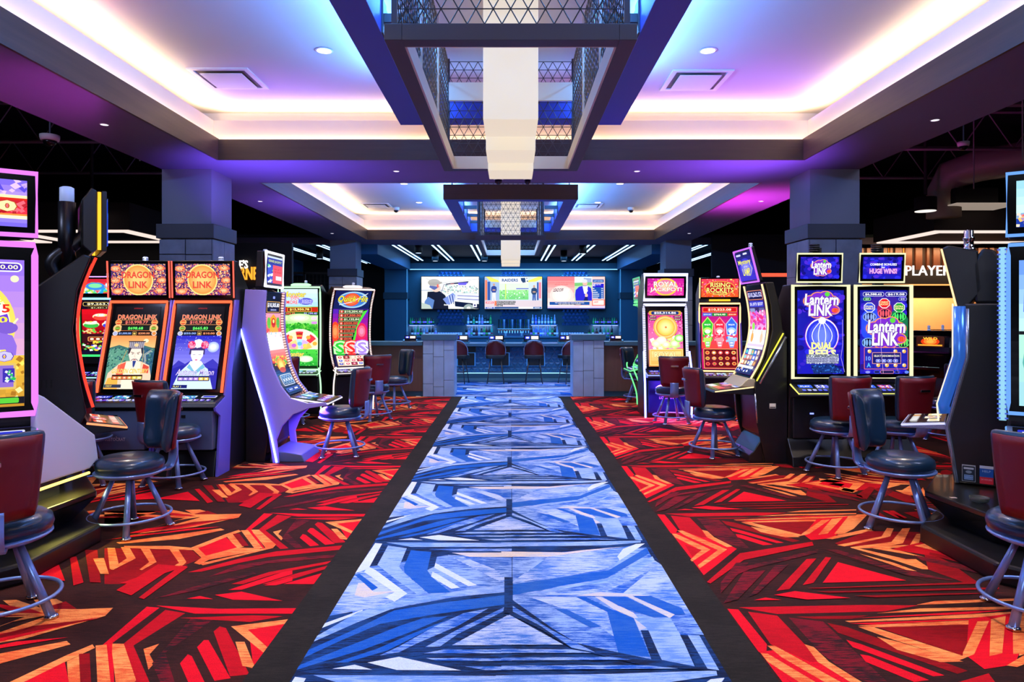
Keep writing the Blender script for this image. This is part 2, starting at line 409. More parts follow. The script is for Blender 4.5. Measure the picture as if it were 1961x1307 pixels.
BLUE_T = """
A b 740,300 1420,200 1961,220 1961,560 960,660 600,720 640,345
A L 890,92 1961,95 1961,130 1100,130
A b 1250,148 1961,145 1961,168 1500,163
A C 1450,180 1961,178 1961,218 1600,215
A w 640,340 740,310 1070,530 840,640 400,722
A W 795,98 855,103 738,318 640,350 620,360
A W 738,300 800,330 1070,530 960,600 880,560 960,520 700,345
A B 620,370 660,360 820,480 770,505
A C 650,440 700,440 780,515 980,510 700,565 620,545
A W 365,785 690,668 680,690 330,830
A L 905,120 1065,143 1000,300 1040,350 1230,520 1150,535 960,400 815,285
A B 1100,160 1275,175 1240,330 1280,390 1440,520 1250,530 1045,350 1040,300
A N 1275,175 1330,190 1300,300 1240,330
A W 1310,268 1350,290 1665,460 1590,468 1300,310
A W 1285,345 1330,365 1520,480 1445,490 1272,385
A w 1415,200 1540,215 1810,320 1900,395 1900,440 1800,400
A L 1900,455 1900,520 1450,560 970,650 640,780 255,950 290,900 650,690 960,600 1500,510
A N 1900,520 1900,700 1450,975 1200,1060 105,1200 255,950 640,785 970,655 1450,565
A B 1900,545 1900,625 1300,710 840,790 500,935 170,1090 215,1020 640,830 960,675 1400,605
A B 1420,725 1100,860 700,1010 300,1130 105,1192 160,1140 700,930 1000,810 1200,745
A B 1440,745 900,1020 560,1120 450,1125 800,1010 1100,880
A b 1760,660 1500,810 1150,960 1000,1035 835,1062 1000,985 1300,815 1550,700
A b 1895,650 1890,685 1500,880 1350,985 1220,992 1500,840
A w 1925,718 1450,975 1961,975 1961,735
A b 1210,1045 1380,1012 1961,1012 1961,1045
A b 1230,1085 1961,1088 1961,1112 1310,1107
A b 1560,1158 1961,1155 1961,1192 1740,1190
A W 730,1125 1000,1075 1530,1192 980,1188
A W 430,1178 620,1142 770,1185
B b 95,220 700,160 1240,140 1300,250 1540,540 1650,715 1590,890 1300,1100 1000,1050 600,1000 95,640
B L 0,95 600,90 1190,78 1190,95 900,120 0,130
B C 0,172 540,180 700,160 1050,130 400,218 0,218
B w 400,218 1040,135 1225,105 900,320 620,370 95,440 95,430 290,300
B W 1225,103 1150,108 1040,150 990,215 1010,250
B b 95,222 400,222 150,330 95,335
B B 95,455 620,378 920,332 1240,140 1262,190 900,402 450,485 95,545
B w 250,540 900,405 1310,250 1400,310 1540,540 1650,715 1500,700 1280,560
B L 1290,215 1308,248 1150,340 900,425 600,500 250,535 500,470 900,405 1050,330
B b 420,515 900,425 1060,350 1100,340 960,440 850,490 500,530
B b 880,525 1150,395 1300,312 1040,530
B C 640,552 850,520 1040,536 1280,555 1270,565
B w 230,560 640,565 900,690 960,900 850,830 600,690
B b 95,560 250,600 700,850 910,1000 750,1000 450,830 95,600
B B 450,660 560,670 860,820 760,825
B B 635,562 715,562 960,680 1130,745 1270,1080 1000,1050 905,690 700,590
B C 800,562 850,562 1130,700 1240,830 1180,850 1130,745 960,670
B B 860,560 1060,560 1440,745 1300,740 1000,640
B C 1070,558 1120,558 1480,715 1440,745
B B 1120,555 1275,555 1540,660 1570,712 1480,715
B L 1130,745 1440,740 1530,890 1650,1160 1370,1105 1240,830
B N 1190,850 1255,850 1370,1110 1280,1100
B b 1530,720 1650,715 1750,890 1590,890 1500,850
B N 1525,890 1600,890 1760,1180 1665,1165
B L 1590,890 1690,895 1860,1195 1760,1180
B N 95,590 430,830 640,960 900,1020 1280,1100 1370,1110 1860,1200 1240,1160 600,1005 330,840 70,715 70,700
B b 95,640 430,850 640,960 800,1040 600,1000 330,810 95,690
B w 70,718 0,760 0,975 530,975
B b 0,1012 600,1015 770,1045 0,1045
B b 0,1088 950,1080 1110,1105 0,1112
B b 0,1155 1200,1150 1510,1180 0,1192
P N 966,1109 982,1109 982,1178 966,1178
"""
RED_R = """
C D 445,455 1960,430 1960,700 1600,700 985,780 740,560
C R 450,605 700,590 985,735 830,860 715,950
C R 335,452 395,455 500,580 480,620 445,605
C r 445,463 600,478 760,640 700,640 520,580
C Y 500,585 540,585 905,740 680,895 665,870 830,745 560,625
C Y 455,610 490,612 770,740 620,838 605,825 690,745 480,640
C r 560,700 700,745 620,800
C Y 700,580 745,590 800,640 950,715 905,722 740,640
C X 660,485 840,500 1100,740 900,690 770,610
C r 400,447 1100,438 1400,440 1200,462 600,472
C M 700,482 1100,477 1000,490 800,490
C R 930,565 1000,580 1370,685 1310,688 950,590
C R 975,615 1020,620 1280,700 1200,706 990,640
C M 860,505 960,520 1500,670 1440,680 900,540
C M 1120,520 1660,508 1520,622
C Y 960,498 1640,474 1960,461 1960,474 1640,487 980,503
C R 1000,488 1640,464 1900,456 1640,473
C R 980,507 1640,490 1700,492 1100,512
C Y 1020,515 1690,494 1660,510 1100,521
C Y 1150,470 1400,452 1960,444 1960,453 1400,464
C Y 1390,438 1500,424 1960,414 1960,422 1500,436
C Y 1020,520 1100,520 1530,625 1480,636 1180,565
C Y 1100,555 1200,572 1500,640 1380,642 1180,600
D D 450,720 1140,712 1330,840 1660,1040 1200,1010 330,760
C R 1640,490 1961,465 1961,510 1760,650 1590,665 1530,620
C Y 1680,500 1745,498 1575,615 1500,632 1520,610
C Y 1760,492 1850,480 1725,612 1650,622
C Y 1900,465 1961,462 1961,500 1845,612 1780,615
D Y 600,455 690,452 575,570 500,610 440,620
D Y 350,652 460,620 690,572 735,590 400,657
D M 690,590 1140,600 1140,700 480,715 420,690
D Y 440,705 800,635 845,565 900,570 870,635 500,716
D Y 545,722 880,680 970,570 1035,565 975,690 880,708 1140,702 1140,725 560,732
D Y 1085,615 1125,612 1100,705 1030,707
D Y 560,730 620,733 1000,820 1080,820 1210,905 1130,902 860,815
D Y 730,733 860,728 1250,830 1440,897 1380,897 1150,805
D Y 620,775 900,850 1090,920 1000,908
D M 1140,740 1360,850 1600,1021 1500,1021 1180,905
P r 1563.5,1071.6 1544.7,1072.8 1486.7,1134 1511.8,1130.4
P r 1591.7,1070 1581,1068.8 1537,1123 1557.8,1118.5
P R 1604.6,1078.7 1735.5,1114 1575.5,1118.5
C r 1010,775 1600,680 1612,710 1040,830 770,1022 740,1010
C X 1050,882 1650,742 1640,772 1100,902 920,980
D r 20,215 320,170 480,230 500,262 300,250
D Y 290,160 520,188 665,200 560,278 465,262 515,218 300,188
D R 325,188 500,208 450,240 285,205
D M 590,300 700,228 750,238 680,332
D X 700,300 850,240 900,262 780,350
D r 860,425 900,425 1010,485 960,490
D M 980,440 1120,430 1180,470 1100,490
E X 100,0 180,0 0,200 0,130
E X 150,60 290,50 110,240 20,262
E X 350,20 440,10 240,200 180,222
D X 350,745 440,745 960,900 1400,1000 1000,955
E M 560,165 1650,125 1650,138 620,169
E M 620,187 1800,160 1800,172 700,196
E M 860,215 1400,200 1850,196 1000,226
E R 345,210 480,185 840,230 560,240
E R 215,244 290,227 395,243
"""
RED_L = """
G D 0,350 1080,340 1280,400 1600,560 1100,700 0,840
G M 0,600 580,605 650,670 200,840 0,840
G R 1070,365 1130,368 985,472 1075,600 1020,605 945,478
G r 1160,375 1255,385 1080,480 1235,600 1180,605 1030,478
G Y 985,475 1035,475 1150,575 1130,600 1090,608 1000,500
G Y 915,480 962,478 1062,600 1010,606
G Y 810,510 868,500 935,590 885,600
G Y 1130,490 1190,475 1165,505 1200,530 1185,547
G X 1290,400 1390,405 1230,500 1330,595 1280,600 1190,530
G R 1330,505 1350,510 1440,580 1380,587 1310,530
G R 1380,465 1400,465 1545,570 1480,577 1360,485
G r 1430,425 1460,430 1620,560 1540,565 1410,440
G R 1560,430 1745,405 1690,500 1640,560
G Y 1520,470 1560,470 1640,545 1580,537
G Y 1480,425 1748,402 1740,415 1560,435 1690,497 1665,505
G R 1110,362 1400,372 1780,370 1770,387 1300,387
G r 1240,400 1560,392 1700,395 1560,412
G r 1610,580 1600,608 1100,660 900,700 650,758 560,762 900,672 1150,622
G X 1570,640 1560,660 1100,702 700,792 900,712 1200,672
G r 1525,685 1490,707 1150,772 930,842 850,842 1100,762
G r 1510,715 1495,737 1150,842 1060,842 1300,767
G R 1470,765 1430,842 1200,842
F R 1900,60 1961,50 1961,75 1620,180 1530,182
F R 1961,95 1961,120 1850,150 1770,152
F R 1440,215 1620,193 1895,255 1560,247
F R 1250,240 1340,222 1430,243
F X 1030,240 1300,160 1700,60 1720,75 1300,190
G Y 80,562 400,520 780,468 805,478 500,540 100,572
G Y 130,586 440,586 580,598 810,508 900,478 918,488 835,520 600,614 250,604 140,600
G R 625,605 815,527 890,598 670,655
G M 860,505 905,503 968,585 925,588
G Y 580,600 625,598 680,652 885,598 1035,600 1050,612 700,680 640,712 600,702 650,665
G Y 640,705 1000,622 1150,578 1130,600 800,682 660,717
G Y 430,600 490,600 550,695 520,722 465,722 500,700
G Y 240,600 300,600 350,695 250,750 235,745 300,695
G Y 110,595 165,592 210,670 60,747 40,745 150,670
G Y 20,600 70,600 95,705 60,745 35,740
G Y 540,345 640,342 760,374 920,370 900,395 500,482 150,522 400,462 640,395
G M 590,374 690,350 760,374
G Y 400,347 460,345 680,387 500,412 300,472 540,398
G Y 0,360 380,380 560,385 540,398 300,400 0,395
G R 280,470 620,430 880,398 500,470 150,505
G M 200,505 620,440 900,400 600,425
G R 0,548 400,502 780,458 500,474
G D 0,530 400,485 700,450 400,495
G M 0,382 380,394 560,391 300,408
G r 330,352 560,376 620,388 480,385
F r 780,185 880,220 1180,20 1060,10
F r 930,235 965,245 1260,30 1210,20
G r 450,722 560,722 180,840 100,840
G R 340,270 560,222 640,285
G r 605,205 635,203 730,290 690,300
G M 660,180 720,180 810,290 760,290
G Y 720,210 770,208 830,262 790,262
"""
def parse(t):
    out = []
    for ln in t.strip().splitlines():
        f = ln.split(); pts = [tuple(map(float, q.split(','))) for q in f[2:]]
        out.append((f[1], [ground(f[0], x, y) for x, y in pts]))
    return out
PER = 1.785
carpet_m = carpet_mat()
def carpet(name, base, x0, x1, y0, y1, sets, z):
    """sets: (polygons, x -> x mapping) repeated along y, clipped to the rectangle"""
    bm = bmesh.new(); c1 = bm.loops.layers.float_color.new('Col'); c2 = bm.loops.layers.float_color.new('Alt')
    def face(pts, key, zz):
        f = bm.faces.new([bm.verts.new((x, y, zz)) for x, y in pts]); f.normal_update()
        if f.normal.z < 0: f.normal_flip()
        a, b, wv = YARN[key]
        for lp in f.loops: lp[c1] = (*hx(a), 1); lp[c2] = (*hx(b), wv)
    face([(x0, y0), (x1, y0), (x1, y1), (x0, y1)], base, z)
    for (P, fx) in sets:
        for li, (key, pts) in enumerate(P):
            ym, yM = min(p[1] for p in pts), max(p[1] for p in pts)
            k0 = int(math.floor((y0-yM)/PER)); k1 = int(math.ceil((y1-ym)/PER))
            for k in range(k0, k1+1):
                q = [(fx(x), y+k*PER) for x, y in pts]
                if max(p[0] for p in q) < x0 or min(p[0] for p in q) > x1: continue
                q = clip(q, x0, x1, y0, y1)
                if len(q) > 2: face(q, key, z+.00008*(li+1))
    me = bpy.data.meshes.new(name); bm.to_mesh(me); bm.free(); me.materials.append(carpet_m)
    o = link(bpy.data.objects.new(name, me)); o['kind'] = 'structure'; return o
def clip(q, x0, x1, y0, y1):
    for ax, lim, s in ((0, x0, 1), (0, x1, -1), (1, y0, 1), (1, y1, -1)):
        out = []
        for i in range(len(q)):
            a, b = q[i-1], q[i]; da, db = s*(a[ax]-lim), s*(b[ax]-lim)
            if (da >= 0) != (db >= 0):
                t = da/(da-db); out.append((a[0]+(b[0]-a[0])*t, a[1]+(b[1]-a[1])*t))
            if db >= 0: out.append(b)
        q = out
        if not q: break
    return q
blue, redr, redl = parse(BLUE_T), parse(RED_R), parse(RED_L)
struct('floor', bx(-14, 14, -6, 26, -.12, 0), mat('floor_screed', '1c1a19', .9))
carpet('floor_border', 'K', -1.175, 1.175, -2, 13.62, [], .002)
carpet('floor_runner', 'N', -.966, .966, -2, 13.64, [(blue, lambda x: x)], .004)
W2 = 3.1
carpet('floor_carpet', 'D', 1.175, 9.5, -2, 13.62, [(redr, lambda x: x), (redr, lambda x: 2*W2-x), (redr, lambda x: 2*W2-1.8+x)], .002)
carpet('floor_carpet', 'D', -9.5, -1.175, -2, 13.62, [(redl, lambda x: x), (redl, lambda x: -2*W2-x), (redl, lambda x: x-2*W2+1.8)], .002)
carpet('floor_runner', 'N', -1.9, 2.0, 13.66, 16.7, [(blue, lambda x: x*2.0)], .004)

# ---------------------------------------------------------------- ceiling: soffits, trays, dark open ceiling
plaster = mat('plaster_grey', '6a6480', .9, var=.05, vs=2)
cream = mat('plaster_cream', 'f0dcc4', .85, var=.03, vs=3)
white = mat('plaster_white', 'cfc8c0', .9, var=.03, vs=1.5)
dwoodx = wood('dark_oak_x', '2a1d14', '46342a', .45, 'X'); dwoody = wood('dark_oak_y', '2a1f15', '523f2c', .45, 'Y')
b = BM(); Yn, Yf = -2.0, 17.4; XO = 4.37
for s in (-1, 1):
    a, c = sorted((s*TW, s*XO)); box(b, a, c, Yn, Yf, ZS, ZS+.22)
ys = [Yn, TR[0][0], TR[0][1], TR[1][0], TR[1][1], Yf]
for i in (0, 2, 4): box(b, -TW, TW, ys[i], ys[i+1], ZS, ZS+.22)
struct('ceiling_soffit', b, plaster)
b = BM()
for s in (-1, 1):
    a, c = sorted((s*(XO-.03), s*XO)); box(b, a, c, Yn, Yf, ZS+.22, 5.6)
box(b, -XO, XO, Yf-.03, Yf, ZS+.22, 5.6); struct('ceiling_fascia', b, plaster)
struct('ceiling_tray', bx(-XO+.03, XO-.03, Yn, Yf-.03, ZC, ZC+.1), white)
for (ya, yb) in TR:
    b = BM(); t = .025
    for s in (-1, 1):
        a, c = sorted((s*TW, s*(TW-t))); box(b, a, c, ya, yb, ZS-.001, 3.70)
    struct('trim_1', b, dwoody)
    b = BM(); box(b, -TW+t, TW-t, yb-t, yb, ZS-.001, 3.69); box(b, -TW+t, TW-t, ya, ya+t, ZS-.001, 3.69)
    struct('trim_2', b, dwoodx)
    b = BM(); t = .03; q = .07
    for s in (-1, 1):
        a, c = sorted((s*(TW+q), s*(TW+q+t))); box(b, a, c, ya-q, yb+q, 3.67, 3.94)
    box(b, -TW-q, TW+q, yb+q, yb+q+t, 3.67, 3.94); box(b, -TW-q, TW+q, ya-q-t, ya-q, 3.67, 3.94)
    struct('trim_3', b, cream)
    b = BM()   # back of the light cove
    for s in (-1, 1):
        a, c = sorted((s*(TW+.32), s*(TW+.35))); box(b, a, c, ya-.3, yb+.3, 3.67, ZC)
    box(b, -TW-.32, TW+.32, yb+.32, yb+.35, 3.67, ZC); box(b, -TW-.32, TW+.32, ya-.35, ya-.32, 3.67, ZC)
    struct('trim_4', b, white)
dark = mat('black_paint', '121110', .9); dk2 = mat('dark_paint', '1d1a19', .85, var=.2)
struct('ceiling', bx(-14, 14, -6, 26, 5.6, 5.7), dark)
for nm, a in (('wall_left', (-14, -13.9, -6, 26, 0, 5.6)), ('wall_right', (13.9, 14, -6, 26, 0, 5.6)), ('wall_back', (-14, 14, 25.9, 26, 0, 5.6)), ('wall_front', (-14, 14, -6, -5.9, 0, 5.6))):
    struct(nm, bx(*a), dk2)
# columns
stone = None
def stone_mat():
    m = mat('slate_tile', '75808f', .4, var=.55, vs=5, bump=.4, bs=12); return m
stone = stone_mat(); grout = mat('grout', '24272c', .8); capm = mat('column_band', '3c4147', .55)
def tile_wall(b, g, x0, x1, z0, z1, y, seed, axis='y', sgn=-1, cw=.2, gap=.006, th=.018):
    """vertical stone tiles in running bond on a plane"""
    R = random.Random(seed); n = max(1, round((x1-x0)/cw)); w_ = (x1-x0)/n
    for i in range(n):
        z = z0; first = R.uniform(.15, .6)
        L = first
        while z < z1-1e-4:
            zz = min(z+L, z1)
            a, c = x0+i*w_+gap/2, x0+(i+1)*w_-gap/2
            if axis == 'y': box(b, a, c, min(y, y+sgn*th), max(y, y+sgn*th), z+gap/2, zz-gap/2)
            else: box(b, min(y, y+sgn*th), max(y, y+sgn*th), a, c, z+gap/2, zz-gap/2)
            z = zz; L = .6
CX0, CX1 = 3.75, 4.37
for (yc) in (8.55, 16.5):
    for s in (-1, 1):
        a, c = sorted((s*CX0, s*CX1)); ym = yc+.62
        o = bpy.data.objects.new('column', None); link(o); o['kind'] = 'structure'
        zb = 2.76
        b = BM(); box(b, a, c, yc, ym, 0, ZS); struct('shaft', b, mat('column_paint', '7d7f86', .8), o)
        b = BM(); box(b, a-.05, c+.05, yc-.05, ym+.05, zb-.18, zb); struct('band', b, capm, o, bevel=.005)
        b = BM(); box(b, a-.015, c+.015, yc-.015, ym+.015, 0, zb-.19); struct('grout_core', b, grout, o)
        b = BM(); tile_wall(b, 0, a-.02, c+.02, 0, zb-.19, yc-.015, 3+s, cw=.27, gap=.012); tile_wall(b, 0, yc-.02, ym+.02, 0, zb-.19, a-.015 if s > 0 else c+.015, 9, 'x', -1 if s > 0 else 1, cw=.27)
        struct('stone_cladding', b, stone, o)
# hanging rings
ringm = mat('ring_glow_tint', '3c48b8', .5); ringb = wood('ring_oak', '2b2421', '3a312b', .5, 'X')  # blue LED glow on the ring put into its colour
for ri, (ya, yb) in enumerate(RINGS):
    o = empty('hanging_ring', (0, ya, RZ0), 0, ['long rectangular blue-lit ceiling ring around the near lattice pendant', 'dark rectangular ceiling ring around the far lattice pendant'][ri], 'ceiling ring', 'rectangular rings hung in the ceiling trays')
    L = yb-ya; d = RO-RI; hh = RZ1-RZ0
    for s in (-1, 1):
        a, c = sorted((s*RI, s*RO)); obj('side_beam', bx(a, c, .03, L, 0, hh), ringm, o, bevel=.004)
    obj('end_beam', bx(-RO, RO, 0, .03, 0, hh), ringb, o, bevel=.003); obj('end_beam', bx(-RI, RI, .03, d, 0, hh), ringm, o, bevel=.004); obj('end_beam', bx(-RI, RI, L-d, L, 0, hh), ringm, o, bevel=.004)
    for sx in (-1, 1):
        for yy in (.3, L/2, L-.3):
            b = BM(); tube(b, [(sx*(RI+.11), yy, hh), (sx*(RI+.11), yy, ZC-RZ0)], .012); obj('hanger', b, mat('rod', '8a8f98', .3, 1.0), o)
# lattice pendants
lat = mat('lattice_bronze', '55504c', .45, .6); frm = mat('pendant_frame', '39333a', .5); inner_c = mat('pendant_liner', 'd8cbb8', .7)
shade = mat('linen_shade', '9a8f80', .8, emit='fff0d6', es=.66)
def lattice(b, x0, x1, z0, z1, y, axis, cell=.09, r=.0032):
    """triangular lattice of flat bars in the plane y (axis 'y') or x (axis 'x')"""
    hgt = cell*.866; n = int(round((x1-x0)/cell)); cell = (x1-x0)/n; rows = int((z1-z0)/hgt)
    def P(u, z): return (u, y, z) if axis == 'y' else (y, u, z)
    def bar(a, c): tube(b, [P(*a), P(*c)], r, 4)
    for j in range(rows+1):
        z = z0+j*hgt; bar((x0, z), (x1, z))
        if j == rows: break
        z2 = z+hgt; off = (j % 2)
        for i in range(n+1):
            u = x0+(i+(.5 if off else 0))*cell
            for du in (-.5, .5):
                v = u+du*cell
                if x0-1e-6 <= u <= x1+1e-6 and x0-1e-6 <= v <= x1+1e-6: bar((u, z), (v, z2))
for pi_, (ya, yb, lamp) in enumerate(((3.45, 6.56, ((4.95, 5.42, 3.03), (5.5, 5.95, 2.94), (6.02, 6.4, 2.89))), (12.4, 15.65, ((13.95, 14.4, 2.78), (14.45, 14.8, 2.74), (14.85, 15.1, 2.71))))):
    zb, zt, hw = 3.0, 4.06, .64
    o = empty('lattice_pendant', (0, ya, zb), 0, ['large rectangular pendant cage of triangle lattice in the near ceiling tray', 'rectangular triangle lattice pendant cage in the tray before the bar'][pi_], 'pendant light', 'lattice pendant lights over the runner')
    L = yb-ya; f = .09
    b = BM()
    for s in (-1, 1):
        a, c = sorted((s*hw, s*(hw-f))); box(b, a, c, 0, L, 0, .085)
    box(b, -hw+f, hw-f, 0, f, 0, .085); box(b, -hw+f, hw-f, L-f, L, 0, .085); obj('bottom_frame', b, frm, o, bevel=.003)
    b = BM(); t = .012
    for s in (-1, 1):
        a, c = sorted((s*(hw-f), s*(hw-f-t))); box(b, a, c, f, L-f, .002, .12)
    box(b, -hw+f, hw-f, L-f-t, L-f, .002, .12); box(b, -hw+f, hw-f, f, f+t, .002, .085)
    obj('liner', b, inner_c, o)
    for k, yy in enumerate((f*.5, L-f*.5)):
        b = BM(); lattice(b, -hw+.06, hw-.06, .10, zt-zb, yy, 'y'); obj('lattice_panel', b, lat, o)
    for s in (-1, 1):
        b = BM(); lattice(b, .06, L-.06, .10, zt-zb, s*(hw-.045), 'x'); obj('lattice_panel', b, lat, o)
    for s in (-1, 1):
        for yy in (f*.5, L/3, 2*L/3, L-f*.5):
            obj('post', bx(s*(hw-.045)-.014, s*(hw-.045)+.014, yy-.014, yy+.014, .08, zt-zb), inner_c if 0 < yy < L and yy not in (f*.5, L-f*.5) else frm, o)
    obj('cross_band', bx(-hw+.06, hw-.06, L-.16, L-.13, .63, .80), inner_c, o)
    for s in (-1, 1):
        for yy in ((1.3, 2.35) if pi_ == 0 else (.5, 1.5, 2.5)):
            b = BM(); box(b, s*hw if s > 0 else -RI, RI if s > 0 else -hw, yy-.03, yy+.03, .64, .70); obj('bracket_arm', b, frm, o)
            b = BM(); a, c = sorted((s*(RI-.002), s*(RI-.014))); box(b, a, c, yy-.06, yy+.06, .555, .79); obj('bracket_plate', b, frm, o)
    for k, (a, c, z) in enumerate(lamp):
        b = BM(); box(b, -.2, .2, a-ya, c-ya, z-zb, 3.98-zb); obj('linen_shade', b, shade, o, bevel=.006)
# recessed lamps, vents, cameras
rim = mat('white_trim', 'd8d6d4', .4); lens = glow('lamp_lens', 'fff2e0', 3.0); slensm = glow('small_lamp_lens', 'f3e6ff', 1.6)
def can(x, y, z, r, label, m, grp):
    o = empty('recessed_light', (x, y, z), 0, label, 'ceiling light', grp)
    b = BM(); lathe(b, [(r, -.004), (r*.8, -.008), (r*.78, .0), (r, .0)], 20); obj('trim_ring', b, rim, o)
    b = BM(); lathe(b, [(r*.78, -.006), (r*.78, -.002)], 20); obj('lens', b, m, o)
for i, (x, y) in enumerate(TRAY_CANS):
    q = [r for r in TRAY_CANS if (r[0] < 0) == (x < 0) and (r[1] > 9) == (y > 9)]
    can(x, y, ZC, .085, 'round recessed light in the %s ceiling tray, %s of the pendant, %s one' % ('far' if y > 9 else 'near', 'left' if x < 0 else 'right', 'farther' if y == max(r[1] for r in q) else 'nearer'), lens, 'lights in the ceiling trays')
SOFN = ['in the left soffit beside the near tray', 'in the right soffit beside the near tray', 'between the trays, left of the pendant tail', 'between the trays, right of the pendant tail', 'in the left soffit beside the near end of the far tray', 'in the right soffit beside the near end of the far tray', 'in the left soffit beside the far end of the far tray', 'in the right soffit beside the far end of the far tray', 'in the left soffit above the violet-framed machine', 'in the right soffit above the light-blue-framed machine']
for i, (x, y) in enumerate(SOF_CANS): can(x, y, ZS, .045, 'small round recessed light '+SOFN[i], slensm, 'small lights along the soffits')
for i, (x, y, l) in enumerate(((-2.95, 7.15, 'flat square air diffuser in the near tray, left of the pendant'), (1.95, 7.2, 'flat square air diffuser in the near tray, right of the pendant'), (-3.0, 15.3, 'flat square air diffuser in the far tray, left of the pendant'), (1.72, 15.3, 'flat square air diffuser in the far tray, right of the pendant'))):
    o = empty('air_diffuser', (x, y, ZC), 0, l, 'air vent', 'square air vents in the trays')
    b = BM(); a = .31
    for (p, q, r_, s_) in ((-a, a, -a, -a+.05), (-a, a, a-.05, a), (-a, -a+.05, -a+.05, a-.05), (a-.05, a, -a+.05, a-.05)): box(b, p, q, r_, s_, -.014, 0)
    obj('frame', b, rim, o); obj('slot', bx(-.255, .255, -.255, .255, -.004, 0), mat('vent_shadow_gap', '6c645c', .8), o)
    obj('plaque', bx(-.215, .215, -.215, .215, -.03, -.022), rim, o, bevel=.004)
def dome_cam(x, y, z, l, r=.06, grp=None, up=0):
    o = empty('dome_camera', (x, y, z), 0, l, 'security camera', grp)
    if up:
        b = BM(); tube(b, [(0, 0, 0), (0, 0, up-z)], .012, 6); obj('stem', b, mat('rod', '8a8f98', .3, 1.0), o)
    b = BM(); lathe(b, [(r, 0), (r, -.03), (r*.92, -.06), (r*.75, -.065)], 18); obj('housing', b, rim, o, True)
    b = BM(); lathe(b, [(r*.75, -.06), (r*.62, -.1), (r*.3, -.12), (0, -.124)], 18); obj('dome', b, mat('smoked_dome', '0b0b10', .08), o, True)
dome_cam(-2.62, 15.6, ZC, 'white dome camera in the far tray, left of the pendant', .075)
dome_cam(2.75, 15.6, ZC, 'white dome camera in the far tray, right of the pendant', .075)
dome_cam(-.16, 8.9, ZS, 'small dome sensor under the soffit, left of the pendant tail', .07)
dome_cam(.22, 8.9, ZS, 'small dome camera under the soffit, right of the pendant tail', .06)
dome_cam(-5.2, 7.7, 3.65, 'white dome camera hanging in the dark ceiling on the left', .10, up=5.6)
dome_cam(6.6, 9.95, 4.15, 'violet-lit dome camera hanging in the dark ceiling on the right', .08, up=5.6)
dome_cam(-4.1, 17.9, 3.42, 'dome camera beside the left bar bulkhead', .05)
b = BM(); lathe(b, [(.05, 0), (.05, -.015), (.03, -.03), (0, -.03)], 14)
tag(obj('smoke_detector', b, rim, None, True, loc=(-1.35, 5.7, ZC)), 'small white smoke detector beside the ring in the near tray', 'smoke detector')
